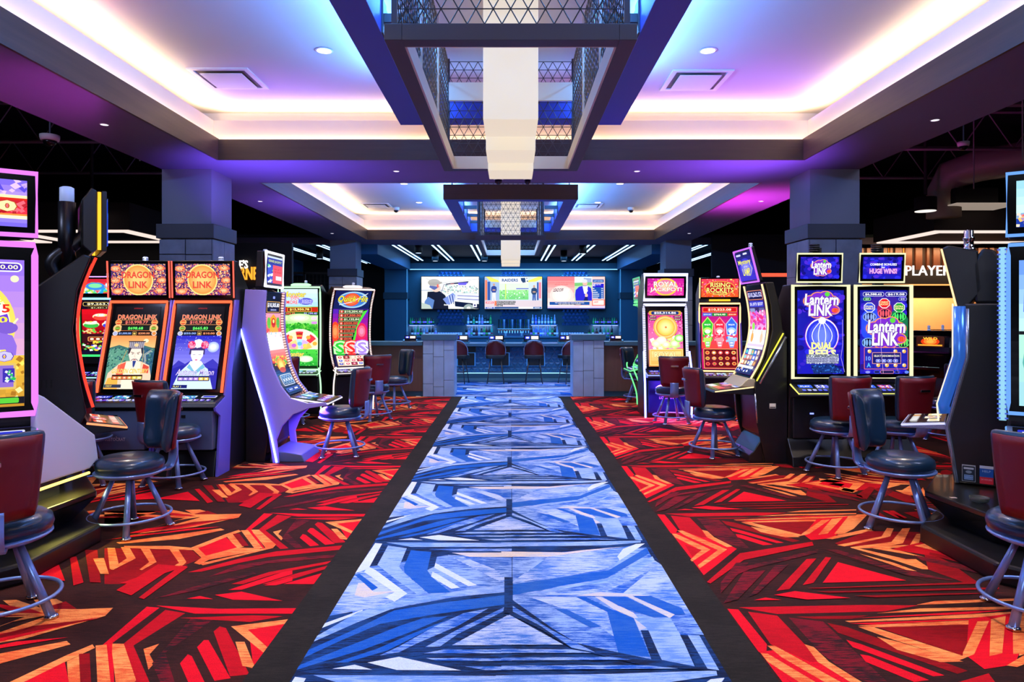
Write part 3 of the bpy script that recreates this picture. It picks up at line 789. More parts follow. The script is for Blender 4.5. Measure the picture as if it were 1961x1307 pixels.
# ---------------------------------------------------------------- stools
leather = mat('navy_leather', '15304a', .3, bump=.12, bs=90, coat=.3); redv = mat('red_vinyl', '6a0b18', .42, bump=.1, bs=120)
steel = mat('blue_lit_grey_steel', '86aaf0', .3, .5); chrome = mat('chrome', 'd5dae2', .12, 1.0)  # blue ceiling light worked into the blue-grey of the steel
def back_grid(top, bot, zt, zb, depth, thick, n=10, m=8, lean=.05, r0=0.0):
    """curved padded shell: returns outer and inner point grids; local -y is the back"""
    G = []
    for j in range(m+1):
        t = j/m; z = zb+(zt-zb)*t; hw = bot+(top-bot)*t**.7
        row = []
        for i in range(n+1):
            u = -1+2*i/n; x = hw*u
            y = -depth-lean*t+.115*u*u
            row.append((x, y, z))
        G.append(row)
    return G
def make_stool():
    o = empty('swivel_stool', (0, 0, 0), 0, 'x', 'stool')
    b = BM(); prof = [(0, .56), (.14, .562), (.20, .552), (.238, .525), (.247, .49), (.238, .455), (.215, .438), (0, .436)]
    lathe(b, prof[::-1], 28)
    for v in b.verts: v.co.y *= .94
    obj('seat', b, leather, o, True)
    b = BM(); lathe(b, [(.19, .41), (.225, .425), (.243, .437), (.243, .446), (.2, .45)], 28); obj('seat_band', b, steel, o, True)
    b = BM(); lathe(b, [(.11, .385), (.13, .40), (.13, .415), (.05, .415)], 16); obj('swivel_plate', b, mat('black_steel', '15171c', .4, .7), o, True)
    # backrest shell
    G = back_grid(.238, .185, 1.02, .56, .30, 0); n = len(G[0])-1; mm = len(G)-1
    b = BM(); th = .085
    def V(off):
        R = []
        for j, row in enumerate(G):
            rr = []
            for i, (x, y, z) in enumerate(row):
                u = -1+2*i/n
                e = min(1, (1-abs(u))*5+.35)*min(1, (1-abs(2*j/mm-1))*5+.3)
                rr.append(b.verts.new((x-(.03*u*off/th if off > 0 else 0), y+off*e, z)))
            R.append(rr)
        return R
    A = V(th); B_ = V(-.012)
    for R_, fl in ((A, 0), (B_, 1)):
        for j in range(mm):
            for i in range(n):
                q = [R_[j][i], R_[j][i+1], R_[j+1][i+1], R_[j+1][i]]; b.faces.new(q[::-1] if fl else q)
    ed = [(0, i) for i in range(n+1)]+[(j, n) for j in range(1, mm+1)]+[(mm, i) for i in range(n-1, -1, -1)]+[(j, 0) for j in range(mm-1, 0, -1)]
    for (a, c) in zip(ed, ed[1:]+ed[:1]):
        b.faces.new((A[a[0]][a[1]], A[c[0]][c[1]], B_[c[0]][c[1]], B_[a[0]][a[1]]))
    bk = obj('backrest', b, leather, o, True, sub=1)
    b = BM(); R_ = []
    for j in range(mm+1):
        t = j/mm; tt = .05+.9*t; z = .56+(1.02-.56)*tt; hw = (.185+.053*tt**.7)*.90
        R_.append([b.verts.new((hw*(-1+2*i/n), -.30-.05*tt+.115*(.90*(-1+2*i/n))**2-.017, z)) for i in range(n+1)])
    for j in range(mm):
        for i in range(n): b.faces.new([R_[j][i], R_[j+1][i], R_[j+1][i+1], R_[j][i+1]])
    me_o = obj('back_panel', b, redv, bk, True)
    so = me_o.modifiers.new('solid', 'SOLIDIFY'); so.thickness = .008; so.offset = 0
    b = BM()
    loop = [(.205, .0, 1.0), (.16, 0, .59)]
    obj('hand_slot', bx(-.055, .055, -.369, -.350, .86, .885), chrome, bk, bevel=.004)
    # bracket from seat to back
    b = BM()
    cen = [(y_, z_) for _, y_, z_ in spline([(0, -.12, .422), (0, -.24, .415), (0, -.30, .435), (0, -.325, .50), (0, -.325, .63)], 5)]
    prism(b, [(y_, z_+.008) for y_, z_ in cen[:9]]+[(y_+.012, z_) for y_, z_ in cen[9:]]+[(y_-.006, z_) for y_, z_ in cen[:8:-1]]+[(y_, z_-.008) for y_, z_ in cen[8::-1]], -.06, .06, 'x')
    obj('back_bracket', b, steel, o, True)
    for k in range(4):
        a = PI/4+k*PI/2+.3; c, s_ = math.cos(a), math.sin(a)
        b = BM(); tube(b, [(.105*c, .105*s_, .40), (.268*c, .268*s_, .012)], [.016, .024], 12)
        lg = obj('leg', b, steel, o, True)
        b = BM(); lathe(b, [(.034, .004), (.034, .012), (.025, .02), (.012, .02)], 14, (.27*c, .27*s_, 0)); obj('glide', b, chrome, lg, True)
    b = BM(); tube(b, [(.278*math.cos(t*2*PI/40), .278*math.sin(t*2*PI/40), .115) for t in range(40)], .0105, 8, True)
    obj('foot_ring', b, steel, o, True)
    return o
STOOL = make_stool()
GS = 'swivel stools drawn up to the slot machines'
# place with the direction the sitter looks at (dx, dy); the back stands behind
stools = [
 (-2.70, 3.60, (-.5, .87), 'nearest stool on the left, red back toward the viewer, before the tall violet-framed machine'),
 (-2.85, 5.11, (-.62, -.78), 'navy stool seen sideways before the black machine with red edge light'),
 (-3.22, 6.52, (.45, .89), 'stool with red back panel before the blue-screened machine of the orange-framed pair'),
 (-4.08, 6.52, (-.1, 1), 'half-hidden red-backed stool before the sunset-screened machine of the orange-framed pair'),
 (-1.97, 7.88, (-1, .12), 'navy stool with wine back beside the violet curved machine'),
 (-2.13, 10.6, (-.45, .9), 'red-backed stool before the curved machine with three coiled dollar signs'),
 (-2.02, 11.84, (-.8, -.6), 'blue-looking stool at the wooden low wall, left of the aisle'),
 (-3.3, 10.2, (0, 1), 'stool mostly hidden behind the violet curved machine, before the green wheel machine'),
 (2.80, 3.60, (.57, .82), 'nearest stool on the right, cut by the picture edge, before the light-blue-framed machine'),
 (2.95, 5.17, (.62, -.78), 'navy stool seen sideways before the black machine with blue tubular edge'),
 (3.31, 6.96, (-.14, .99), 'red-backed stool before the lantern machine nearest the aisle'),
 (3.93, 6.95, (-.22, .975), 'red-backed stool before the outer lantern machine'),
 (2.35, 7.88, (1, .12), 'navy stool with wine back beside the yellow-edged lamp game machine'),
 (2.42, 10.25, (.12, 1), 'red-backed stool before the magenta machine with white bulb frame'),
 (2.4, 12.8, (.8, -.6), 'blue-looking stool at the wooden low wall, right of the aisle'),
 (3.72, 10.3, (-.2, 1), 'stool half hidden before the red fireworks machine'),
 (5.6, 8.7, (0, 1), 'grey-looking stool far right, behind the black machine with blue tubular edge'),
]
for i, (x, y, d, l) in enumerate(stools):
    o = STOOL if i == 0 else copy_tree(STOOL)
    o.location = (x, y, 0.006); o.rotation_euler = (0, 0, math.atan2(d[1], d[0])-PI/2)
    o['label'] = l; o['category'] = 'stool'; o['group'] = GS
# ---------------------------------------------------------------- slot machines
black = mat('cabinet_black', '0e1013', .38, coat=.1, bump=.05, bs=60); gloss = mat('gloss_black', '07080a', .12)
graph = mat('graphite', '22262d', .35, .4); olive = mat('olive_black', '23231a', .4, .3)
silver = mat('silver_trim', 'b4c0d6', .25, .8); lav = mat('lavender_glow_panel', 'a09cff', .35, .05); paleb = mat('blue_lit_panel', 'cfdcff', .45)  # LED glow put into the lavender, blue light into the pale blue
gold_m = mat('gold_trim', 'c9a24a', .3, .9); greyblue = mat('grey_blue_panel', '60769c', .45, .3); redp = mat('red_plastic', 'b01818', .3)
tickm = mat('tick_dark', '2a2033', .5)
def surf(w, curve, x0=0.0):
    pts = spline([(0, y, z) for y, z in curve], 8) if len(curve) > 2 else [Vector((0, *curve[0])), Vector((0, *curve[1]))]
    L = [0]
    for a, c in zip(pts, pts[1:]): L.append(L[-1]+(c-a).length)
    T = L[-1]
    def S(u, v):
        v = min(max(v, 0), 1); d = v*T; i = 0
        while i < len(L)-2 and L[i+1] < d: i += 1
        t = (d-L[i])/(L[i+1]-L[i]); p = pts[i].lerp(pts[i+1], t); tg = (pts[i+1]-pts[i]).normalized()
        return Vector((x0+(u-.5)*w, p.y, p.z)), Vector((0, -tg.z, tg.y))
    S.T = T; S.cuts = [] if len(curve) <= 2 else [q/T for q in L[1:-1]]; S.w = w
    return S
def slab(name, root, S, m, th=.02, u0=0, u1=1, v0=0, v1=1, off=0.0, n=None, bevel=.003):
    n = n or (14 if S.cuts else 1); b = BM(); F = []; K = []
    for i in range(n+1):
        v = v0+(v1-v0)*i/n
        for lst, o in ((F, off), (K, off-th)):
            row = []
            for u in (u0, u1):
                p, nn = S(u, v); row.append(b.verts.new(p+nn*o))
            lst.append(row)
    for i in range(n):
        b.faces.new((F[i][0], F[i][1], F[i+1][1], F[i+1][0])); b.faces.new((K[i][1], K[i][0], K[i+1][0], K[i+1][1]))
        b.faces.new((F[i][0], F[i+1][0], K[i+1][0], K[i][0])); b.faces.new((F[i+1][1], F[i][1], K[i][1], K[i+1][1]))
    b.faces.new((F[0][1], F[0][0], K[0][0], K[0][1])); b.faces.new((F[n][0], F[n][1], K[n][1], K[n][0]))
    return obj(name, b, m, root, bevel=bevel)
def led(name, root, S, m, r=.011, sides='tblr', off=.012, e=0.0, flat=1.0, v0=0, v1=1):
    def P(u, v, ex=0):
        p, n = S(u, v); p = p+n*off; p.x += ex; return p
    N = 16 if S.cuts else 1
    V = [v0+(v1-v0)*i/N for i in range(N+1)]
    Lp = [P(0, v, -e) for v in V]; Rp = [P(1, v, e) for v in V]
    runs = []
    if set('tblr') <= set(sides): runs = [(Lp+Rp[::-1], True)]
    elif 't' in sides and 'l' in sides and 'r' in sides: runs = [(Lp+Rp[::-1], False)]
    else:
        if 'l' in sides: runs.append((Lp, False))
        if 'r' in sides: runs.append((Rp, False))
        if 't' in sides: runs.append(([Lp[-1], Rp[-1]], False))
    for pts_, cl_ in runs: o = obj(name, tube(BM(), pts_, r, 8, cl_), m, root, True)
    return o
def ticks(root, S, m, r=.02, step=.028, off=.012, e=0.0, sides='lr', v0=0, v1=1, t=.008, width=.03):
    b = BM(); n = int(S.T*(v1-v0)/step)
    for i in range(n):
        v = v0+(v1-v0)*(i+.5)/n
        for s in sides:
            p, nn = S(0 if s == 'l' else 1, v); p = p+nn*off; p.x += -e if s == 'l' else e
            tg = Vector((0, nn.z, -nn.y)); ux = Vector((1, 0, 0))
            vs = []
            for a in (-1, 1):
                for c in (-1, 1):
                    for d in (-1, 1): vs.append(b.verts.new(p+ux*a*width/2+tg*c*t/2+nn*d*r))
            for f in ((0, 1, 3, 2), (4, 6, 7, 5), (0, 4, 5, 1), (2, 3, 7, 6), (0, 2, 6, 4), (1, 5, 7, 3)): b.faces.new([vs[k] for k in f])
    return tag(obj('strip_divider', b, m, root), kind='stuff')  # small bars dividing the light strip into segments, not bulbs
def display(root, name, S, art, inset=.05, insb=None, inst=None, off=.004, st=1.15, parent=None):
    insb = inset if insb is None else insb; inst = inset if inst is None else inst
    iu = inset/S.w; vb = insb/S.T; vt = inst/S.T
    def S2(u, v):
        p, n = S(iu+(1-2*iu)*u, vb+(1-vb-vt)*v); return p+n*off, n
    cuts = [(c-vb)/(1-vb-vt) for c in S.cuts if vb < c < 1-vt]
    return art.build(name, parent or root, S2, st, cuts)
def signal(root, x, y, z, r=.028, h=.07, cols=('8fb6ff', 'dfe8ff')):
    b = BM(); lathe(b, [(r*1.2, 0), (r*1.2, .01), (r, .012), (r, h*.3), (r, h*.9), (r*.7, h), (0, h)], 14, (x, y, z))
    o = obj('signal_lamp', b, mat('lamp_plastic', 'c8d4ea', .2, emit='a9c2ff', es=.35), root, True)
    b = BM()
    for k in (.3, .6): lathe(b, [(r*1.1, h*k), (r*1.1, h*k+.008)], 14, (x, y, z))
    obj('band', b, chrome, o)
def deck(root, w, poly, m, led_m=None, art=None, r=.008, name='button_deck', wl=None):
    """poly: (y, z) outline, first two points are back-top then front-top"""
    d = obj(name, prism(BM(), poly, -w/2, w/2), m, root, bevel=.006)
    (yb, zb), (yf, zf) = poly[0], poly[1]
    S = surf(w, [(yf, zf), (yb, zb)])
    if art: display(root, 'deck_display', S, art, .03, .02, .02, .002, 1.0, d)
    if led_m:
        b = BM(); tube(b, [(-w/2, yb, zb-.012), (-w/2, yf, zf-.012), (w/2, yf, zf-.012), (w/2, yb, zb-.012)], r, 8)
        obj('edge_light', b, led_m, d, True)
    return d
def buttons(parent, w, S, n=7, v=.3, r=.013, col=('3a3df0', 'd8dcff')):
    for i in range(n):
        u = .12+.76*i/(n-1); p, nn = S(u, v)
        b = BM(); lathe(b, [(r, 0), (r, .008), (r*.8, .011), (0, .011)], 12)
        q = nn.to_track_quat('Z', 'Y').to_euler()
        obj('button', b, mat('button_lit', 'c9c9ff', .2, emit='8f93ff', es=.8), parent, True, loc=p, rot=q)
def deck_art(seed, cols=('2b35c8', '101438', 'd9dcff', '6f42d8', 'e8d060', '3ad0e8')):
    a = Art(200, 60, '08090e'); R = random.Random(seed)
    a.rr(8, 8, 60, 30, 3, cols[0]); a.text('PLAY', 16, 14, 52, 24, 'ffffff', .02)
    a.rr(70, 6, 125, 36, 3, '223344'); a.rect(73, 9, 122, 33, cols[5]); a.speck(74, 10, 121, 32, 40, ['ffffff', cols[3], '1020a0'], 4, seed)
    a.rr(140, 8, 190, 26, 3, cols[2]); a.rr(144, 11, 186, 23, 2, cols[0])
    for i in range(9): a.rr(10+i*20, 42, 24+i*20, 54, 4, R.choice(cols[2:4]))
    return a
def machine(name, loc, rz, label, group='slot machines around the aisle'):
    return empty(name, loc, math.radians(rz), label, 'slot machine', group)

# ------------------------------------------- artwork of the screens
def art_dragon_top():
    a = Art(785, 455, '5a2a55')
    a.grad(0, 0, 785, 455, '3c3560', '6a1f66', 8)
    C_ = ['ff9a5c', 'f7b27a', '2b2b78', 'e8604a', '8a3fa0', 'ffd09a', '1d2560']
    a.speck(0, 0, 785, 455, 900, C_, 13, 3)
    for (x, y) in ((70, 70), (60, 240), (90, 400), (700, 60), (730, 240), (690, 390)):
        a.glowell(x, y, 75, 45, 'e8744a', 'ffc890', 3)
    a.speck(0, 0, 785, 455, 500, C_, 9, 5)
    a.ell(392, 232, 216, 226, 'ffe48a', 40); a.glowell(392, 232, 200, 210, 'e89a4c', 'ffc878', 5)
    a.text('DRAGON', 160, 115, 625, 205, 'f04a3a', .01, '7a1f2e', .02); a.text('LINK', 258, 260, 520, 350, 'f04a3a', .01, '7a1f2e', .02)
    return a
def art_dragon(kind):
    # 600 x 1180, upper part meters, lower portrait
    a = Art(600, 1180, '0a0508')
    a.text('aristocrat', 240, 14, 360, 34, 'c82020', .0)
    y = 150
    a.text('DRAGON LINK', 40, y-30, 560, y+35, 'ff5a3a', .01, 'ffd0a8', .025)
    a.rect(50, 200, 550, 262, '24161a'); a.line([(30, 196), (570, 196)], 5, 'e8a060'); a.line([(30, 266), (570, 266)], 5, 'e8a060')
    a.text('$10,998.77', 150, 208, 450, 256, 'ff7a6a', .02)
    for x in (58, 542): a.ell(x, 230, 44, 40, 'ffb26a'); a.ell(x, 230, 36, 33, 'd8502a'); a.text('GRAND', x-34, 220, x+34, 240, 'ffd070', .02)
    g2 = 'ff8a50' if kind == 0 else 'e8a060'
    for x in (58, 542):
        if kind == 0: a.ell(x, 318, 60, 56, 'ffc080')
        a.ell(x, 318, 42, 40, 'f2c070'); a.ell(x, 318, 34, 31, '8a7a2a'); a.text('MAJOR', x-30, 309, x+30, 327, '60ff60', .02)
    a.rect(110, 290, 490, 348, '101c16'); a.line([(110, 352), (490, 352)], 4, g2); a.text('$698.68' if kind == 0 else '$665.83', 200, 298, 400, 342, '6aff6a', .02)
    a.rect(60, 372, 262, 416, '182038'); a.rect(330, 372, 540, 416, '30180c'); a.frame(270, 368, 322, 420, 4, 'e8b060', 4, '203018'); a.ell(296, 396, 16, 12, 'e8c060')
    a.text('$1,000.00' if kind == 0 else '$50.00', 90, 380, 250, 408, '9ab8ff', .02); a.text('$200.00' if kind == 0 else '$10.00', 350, 380, 500, 408, 'ffa070', .02)
    for x, c in ((40, 'a8b0d8'), (560, 'e08a40')): a.ell(x, 394, 34, 32, 'e8e0e0'); a.ell(x, 394, 27, 25, c)
    if kind == 0:
        a.grad(0, 425, 600, 600, 'e88a48', 'f7c07a', 6); a.ell(470, 500, 34, 28, 'fff0c0')
        a.poly([(0, 600), (120, 560), (240, 600), (330, 570), (430, 560), (600, 610), (600, 1180), (0, 1180)], '3f6f68')
        a.poly([(0, 640), (80, 600), (230, 650), (300, 800), (200, 1000), (0, 1180)], '5f9a84'); a.poly([(330, 600), (460, 590), (600, 650), (600, 1180), (380, 1100)], '2f5a78')
        a.speck(0, 600, 600, 900, 260, ['2c5a52', '7ab09a', '46807a', '1d4660'], 12, 5)
        a.line([(560, 640), (480, 700), (500, 800), (430, 900)], 22, 'd8d0c0'); a.line([(560, 640), (480, 700), (500, 800), (430, 900)], 12, '5d7a88')
        a.poly([(0, 1180), (30, 960), (160, 830), (260, 790), (430, 790), (560, 850), (600, 1000), (600, 1180)], 'f2cdb0')
        a.poly([(150, 850), (255, 800), (240, 1000), (140, 980)], 'e85a48'); a.poly([(480, 830), (560, 870), (560, 960), (470, 960)], 'd84838')
        a.poly([(210, 1180), (250, 800), (440, 800), (470, 1180)], 'f6e3cf'); a.poly([(0, 1180), (40, 1030), (170, 1000), (180, 1180)], 'ffb04a')
        a.rect(245, 505, 470, 520, '3a3440'); a.poly([(255, 520), (460, 520), (450, 640), (265, 640)], '8c8696')
        for i in range(16): a.line([(258+i*13, 520), (258+i*13, 600)], 3, 'e8e0e8' if i % 2 else '2b2838')
        a.ell(358, 565, 28, 24, 'e8c890')
        a.poly([(275, 620), (445, 620), (450, 700), (425, 780), (390, 830), (340, 830), (300, 780), (270, 700)], 'fbe2d2')
        a.poly([(268, 600), (300, 610), (285, 680), (262, 700)], '2a2838'); a.poly([(452, 600), (425, 610), (440, 680), (458, 700)], '2a2838')
        a.line([(300, 665), (345, 682)], 8, '40281f'); a.line([(425, 665), (380, 682)], 8, '40281f'); a.ell(325, 692, 12, 5, '30202a'); a.ell(400, 692, 12, 5, '30202a')
        a.line([(362, 680), (355, 735), (372, 738)], 4, 'e0a898'); a.line([(318, 790), (340, 765), (385, 765), (408, 790)], 8, '2c2f58'); a.poly([(340, 790), (388, 790), (375, 860), (362, 890), (350, 860)], '2c3f88'); a.ell(363, 776, 18, 5, 'c8504a')
        a.line([(245, 640), (200, 800), (170, 900)], 5, 'e8a040'); a.line([(470, 640), (470, 860)], 5, 'e8c070')
        a.text('GOLDEN CENTURY', 90, 905, 560, 965, 'ffb020', .01, 'fff0b0', .03, .2)
        a.frame(100, 985, 500, 1055, 6, '5a3018', 6, '201008'); cs = ['ff7a50', 'ff9a50', 'ff7a50', 'ff9a50', 'ffd850', 'ffe080']
        for i in range(6): a.rect(110+i*65, 1008, 168+i*65, 1046, cs[i]); a.ell(139+i*65, 1027, 14, 10, 'fff0c0')
        a.rect(20, 1120, 240, 1165, '303850'); a.text('CREDIT', 40, 1130, 120, 1155, 'e8d060', .01)
    else:
        a.grad(0, 425, 600, 860, '1a18c0', '8a86f0', 8); a.speck(0, 430, 600, 640, 90, ['ffffff', 'b8c0ff'], 4, 8)
        a.glowell(505, 590, 78, 76, 'a8b8f8', 'eef4ff', 4)
        a.poly([(0, 860), (70, 780), (160, 830), (250, 770), (420, 830), (520, 760), (600, 830), (600, 1180), (0, 1180)], '3a36b8')
        a.poly([(0, 900), (120, 850), (600, 900), (600, 1180), (0, 1180)], '2a28a8')
        a.poly([(20, 1180), (100, 950), (200, 840), (380, 840), (470, 900), (560, 1180)], 'cfe4f4'); a.poly([(180, 880), (230, 790), (370, 790), (430, 870), (310, 960)], 'e6f2f6'); a.poly([(190, 880), (220, 830), (300, 940), (400, 830), (430, 880), (320, 970)], '78b8d8')
        a.poly([(205, 600), (400, 600), (405, 700), (340, 680), (270, 680), (200, 700)], '3a2a68')
        a.poly([(225, 640), (385, 640), (385, 720), (350, 790), (330, 840), (285, 840), (258, 790), (225, 720)], 'f4ecff')
        a.ell(305, 540, 62, 62, 'f0f2ff'); a.speck(260, 490, 350, 600, 40, ['ffffff', 'c8d0f0', 'e8f0ff'], 12, 9)
        for x in (220, 395):
            a.ell(x, 560, 52, 56, 'e83a78'); a.speck(x-40, 520, x+40, 600, 34, ['ff88a8', 'c81858', 'ffb0c8'], 13, int(x))
        a.line([(250, 700), (285, 700)], 5, '50406a'); a.line([(325, 700), (360, 700)], 5, '50406a'); a.ell(305, 775, 18, 8, 'd8487a'); a.line([(305, 715), (298, 748), (310, 750)], 3, 'd8b8d8')
        a.text('Autumn Moon', 60, 905, 560, 990, 'e8d8ff', .0, '5a48a8', .03, .3)
        a.frame(90, 1000, 510, 1070, 6, '202a78', 6, '14185a'); cs = ['b890f8', 'a890f8', 'b898f8', 'c090f8', 'ffd850', 'ffc850']
        for i in range(6): a.rect(100+i*68, 1022, 160+i*68, 1060, cs[i]); a.ell(130+i*68, 1041, 14, 10, 'ffe8ff')
        a.rect(30, 1125, 230, 1170, '1a2070'); a.text('PLAY 1', 50, 1135, 150, 1160, 'e8e060', .01)
    return a
def lantern_logo(a, x0, y0, x1, y1):
    w_, h_ = x1-x0, y1-y0
    def X(u): return x0+w_*u
    def Y(v): return y0+h_*v
    for (u, v, r) in ((.2, .35, .2), (.4, .22, .2), (.62, .18, .2), (.82, .35, .18), (.85, .7, .15), (.6, .8, .2), (.35, .82, .18), (.5, .5, .35)):
        a.ell(X(u), Y(v), (r+.03)*w_*.95, (r+.03)*h_*1.02, 'ff9a4a')
    for (u, v, r) in ((.2, .35, .2), (.4, .22, .2), (.62, .18, .2), (.82, .35, .18), (.85, .7, .15), (.6, .8, .2), (.35, .82, .18), (.5, .5, .35)):
        a.ell(X(u), Y(v), r*w_*.95, r*h_*1.02, '7a2ac8')
    a.ell(X(.66), Y(.08), .07*w_, .09*h_, '58d040')
    a.text('Lantern', X(.03), Y(.08), X(.97), Y(.5), 'ffffff', .03, '5a2aa0', .04, .1); a.text('LINK', X(.14), Y(.5), X(.78), Y(.92), 'ffffff', .03, '5a2aa0', .04, .05)
    a.ell(X(.88), Y(.72), .1*w_, .1*h_, 'ff5a3a'); a.line([(X(.86), Y(.64)), (X(.86), Y(.8))], w_*.015, 'c82818'); a.line([(X(.9), Y(.64)), (X(.9), Y(.8))], w_*.015, 'c82818')
def blob_bg(a, n=60, seed=2):
    R = random.Random(seed)
    a.grad(0, 0, a.w, a.h, '14149a', '1a18b8', 6)
    for i in range(n): a.ell(R.uniform(0, a.w), R.uniform(0, a.h), a.w*R.uniform(.04, .09), a.w*R.uniform(.03, .06), R.choice(['2a2ae0', '3420c0', '100c78', '1c1ca8', '4a28d0']), 12)
def art_lantern_top(k):
    a = Art(400, 240, '14149a'); blob_bg(a, 50, 3+k)
    if k == 0: lantern_logo(a, 100, 35, 310, 205)
    else:
        a.text('COMBINE BONUSES', 65, 70, 340, 94, 'ffffff', .02); a.text('for', 182, 102, 220, 122, 'ffffff', .02)
        a.text('HUGE WINS!', 62, 130, 342, 180, 'c8b0ff', .03, 'ff5a6a', .03, 0, 0)
    return a
def art_lantern(k):
    a = Art(440, 800, '10107a'); blob_bg(a, 70, 9+k)
    if k == 0:
        lantern_logo(a, 50, 20, 385, 260)
        a.ell(220, 440, 160, 175, 'c84ac8', 36); a.ell(220, 436, 156, 168, 'e8e8ff', 36); a.glowell(220, 440, 148, 160, '2a30d8', '6a80ff', 5)
        for dx in (-95, -35, 35, 95):
            pts = [(220+dx*math.sin(PI*t/10)*1.0, 285+30*t) for t in range(11)]; a.line(pts, 7, 'f2f4ff')
        a.ell(220, 290, 34, 34, 'ffffff')
        a.text('DUAL', 122, 500, 318, 560, 'fff890', .05, '3848c8', .03); a.text('REELS', 100, 570, 345, 635, 'fff8a8', .05, '3848c8', .03)
        a.rect(70, 610, 375, 700, '6d7480'); a.speck(72, 612, 373, 698, 260, ['d8e0e8', '404858', 'a0a8c0'], 6, 4); a.rect(80, 640, 365, 690, 'a8acd0')
        a.text('INDEPENDENT REELS', 84, 645, 362, 663, '303460', .02); a.text('INDEPENDENT REELS', 84, 668, 362, 686, '303460', .02)
        a.poly([(110, 710), (330, 700), (420, 790), (140, 795)], '14307a'); a.speck(120, 710, 410, 790, 60, ['2a68c8', '0c1a50'], 8, 6); a.line([(410, 280), (412, 520), (395, 640), (430, 780)], 3, 'c8b0ff')
    else:
        a.ell(220, 210, 160, 190, '38209a'); a.ell(110, 330, 130, 160, '2848e8', 24); a.ell(340, 360, 120, 170, '187048', 24); a.ell(220, 190, 70, 90, 'a01858')
        for (x0, x1, t) in ((15, 215, '$6,588.62'), (228, 428, '$619.08')):
            a.frame(x0, 18, x1, 60, 4, 'd8d8ff', 18, '14147a'); a.text(t, x0+22, 30, x1-22, 50, 'ffffff', .03)
        a.frame(18, 70, 90, 100, 3, 'a8ffa8', 14, '205838'); a.text('$20', 38, 78, 70, 93, 'c8ffc8', .02); a.frame(350, 70, 428, 100, 3, 'b8b8ff', 14, '202088'); a.text('$10', 370, 78, 405, 93, 'e8e8ff', .02)
        for (x, y, c, t1, t2) in ((75, 165, '2a48d8', 'DUAL', 'REELS'), (215, 125, 'e01828', 'CREDIT', 'BOOST'), (355, 165, '209838', 'EXTRA', 'SPINS')):
            a.poly([(x+56*math.cos(PI*k_/4+PI/8), y+50*math.sin(PI*k_/4+PI/8)) for k_ in range(8)], 'ffffff'); a.poly([(x+50*math.cos(PI*k_/4+PI/8), y+44*math.sin(PI*k_/4+PI/8)) for k_ in range(8)], c)
            a.text(t1, x-38, y-18, x+38, y-3, 'f8e8a0', .03); a.text(t2, x-38, y+3, x+38, y+18, 'f8e8a0', .03)
        for (x, y, c) in ((75, 255, '8aa8ff'), (215, 222, 'ff5a68'), (350, 252, '48e868'), (60, 500, '80b0f0'), (385, 500, '60d860')):
            a.ell(x, y, 64, 46, c); a.ell(x, y, 56, 40, '0a0a30')
            for dx in (-36, -14, 14, 36): a.ell(x+dx, y, 9, 32, c)
        lantern_logo(a, 40, 265, 410, 545)
        a.frame(14, 545, 428, 752, 4, 'ff7a60', 6, '1c1a88')
        for i in range(5):
            for j in range(3):
                a.rect(20+i*81, 551+j*66, 96+i*81, 612+j*66, '2222a8'); 
        for i, j in ((0, 0), (3, 0), (4, 0), (1, 2), (2, 2), (3, 2), (4, 2)): a.ell(62+i*81, 582+j*66, 18, 18, 'f0b050'); a.ell(54+i*81, 576+j*66, 9, 9, 'fff0d0')
        a.text('10', 28, 630, 70, 668, '7aa0ff', .02); a.text('A', 36, 692, 70, 732, '58b8ff', .02)
        a.frame(85, 592, 355, 700, 4, 'ffa890', 5, '16166a'); a.text('SELECT DENOMINATION', 102, 616, 338, 634, 'e8e0c8', .02)
        for i in range(4): a.frame(118+i*54, 656, 162+i*54, 686, 4, 'b8c0ff', 12, '2a3ac8'); a.ell(140+i*54, 671, 10, 6, 'e8f0ff')
        a.frame(160, 762, 285, 792, 3, 'ff9a70', 10, '101050'); a.frame(100, 764, 152, 790, 3, '5a70ff', 8, '101050'); a.frame(292, 764, 340, 790, 3, '5a70ff', 8, '101050'); a.ell(40, 778, 22, 12, '8a90ff'); a.ell(405, 778, 20, 14, '6080ff')
        a.line([(160, 250), (165, 560), (185, 790)], 2, 'f8d0ff'); a.line([(285, 540), (300, 700), (330, 790)], 2, 'c890ff')
    return a
def art_royal_top():
    a = Art(400, 240, 'e0189a'); a.grad(0, 0, 400, 240, 'c0189a', 'ff3aa8', 6); a.speck(0, 0, 400, 240, 120, ['ff80c8', '9a1088', 'ff58b0'], 9, 3)
    a.ell(200, 120, 128, 125, 'ffc84a', 32); a.ell(200, 120, 104, 102, 'f060a0', 32); a.glowell(200, 120, 98, 96, 'f078a8', 'ffd0a0', 3)
    a.text('ROYAL', 70, 45, 330, 115, 'fff8e8', .025, '7a2a10', .03); a.text('JACKPOT!', 30, 128, 375, 195, 'fff8e8', .025, '7a2a10', .03); return a
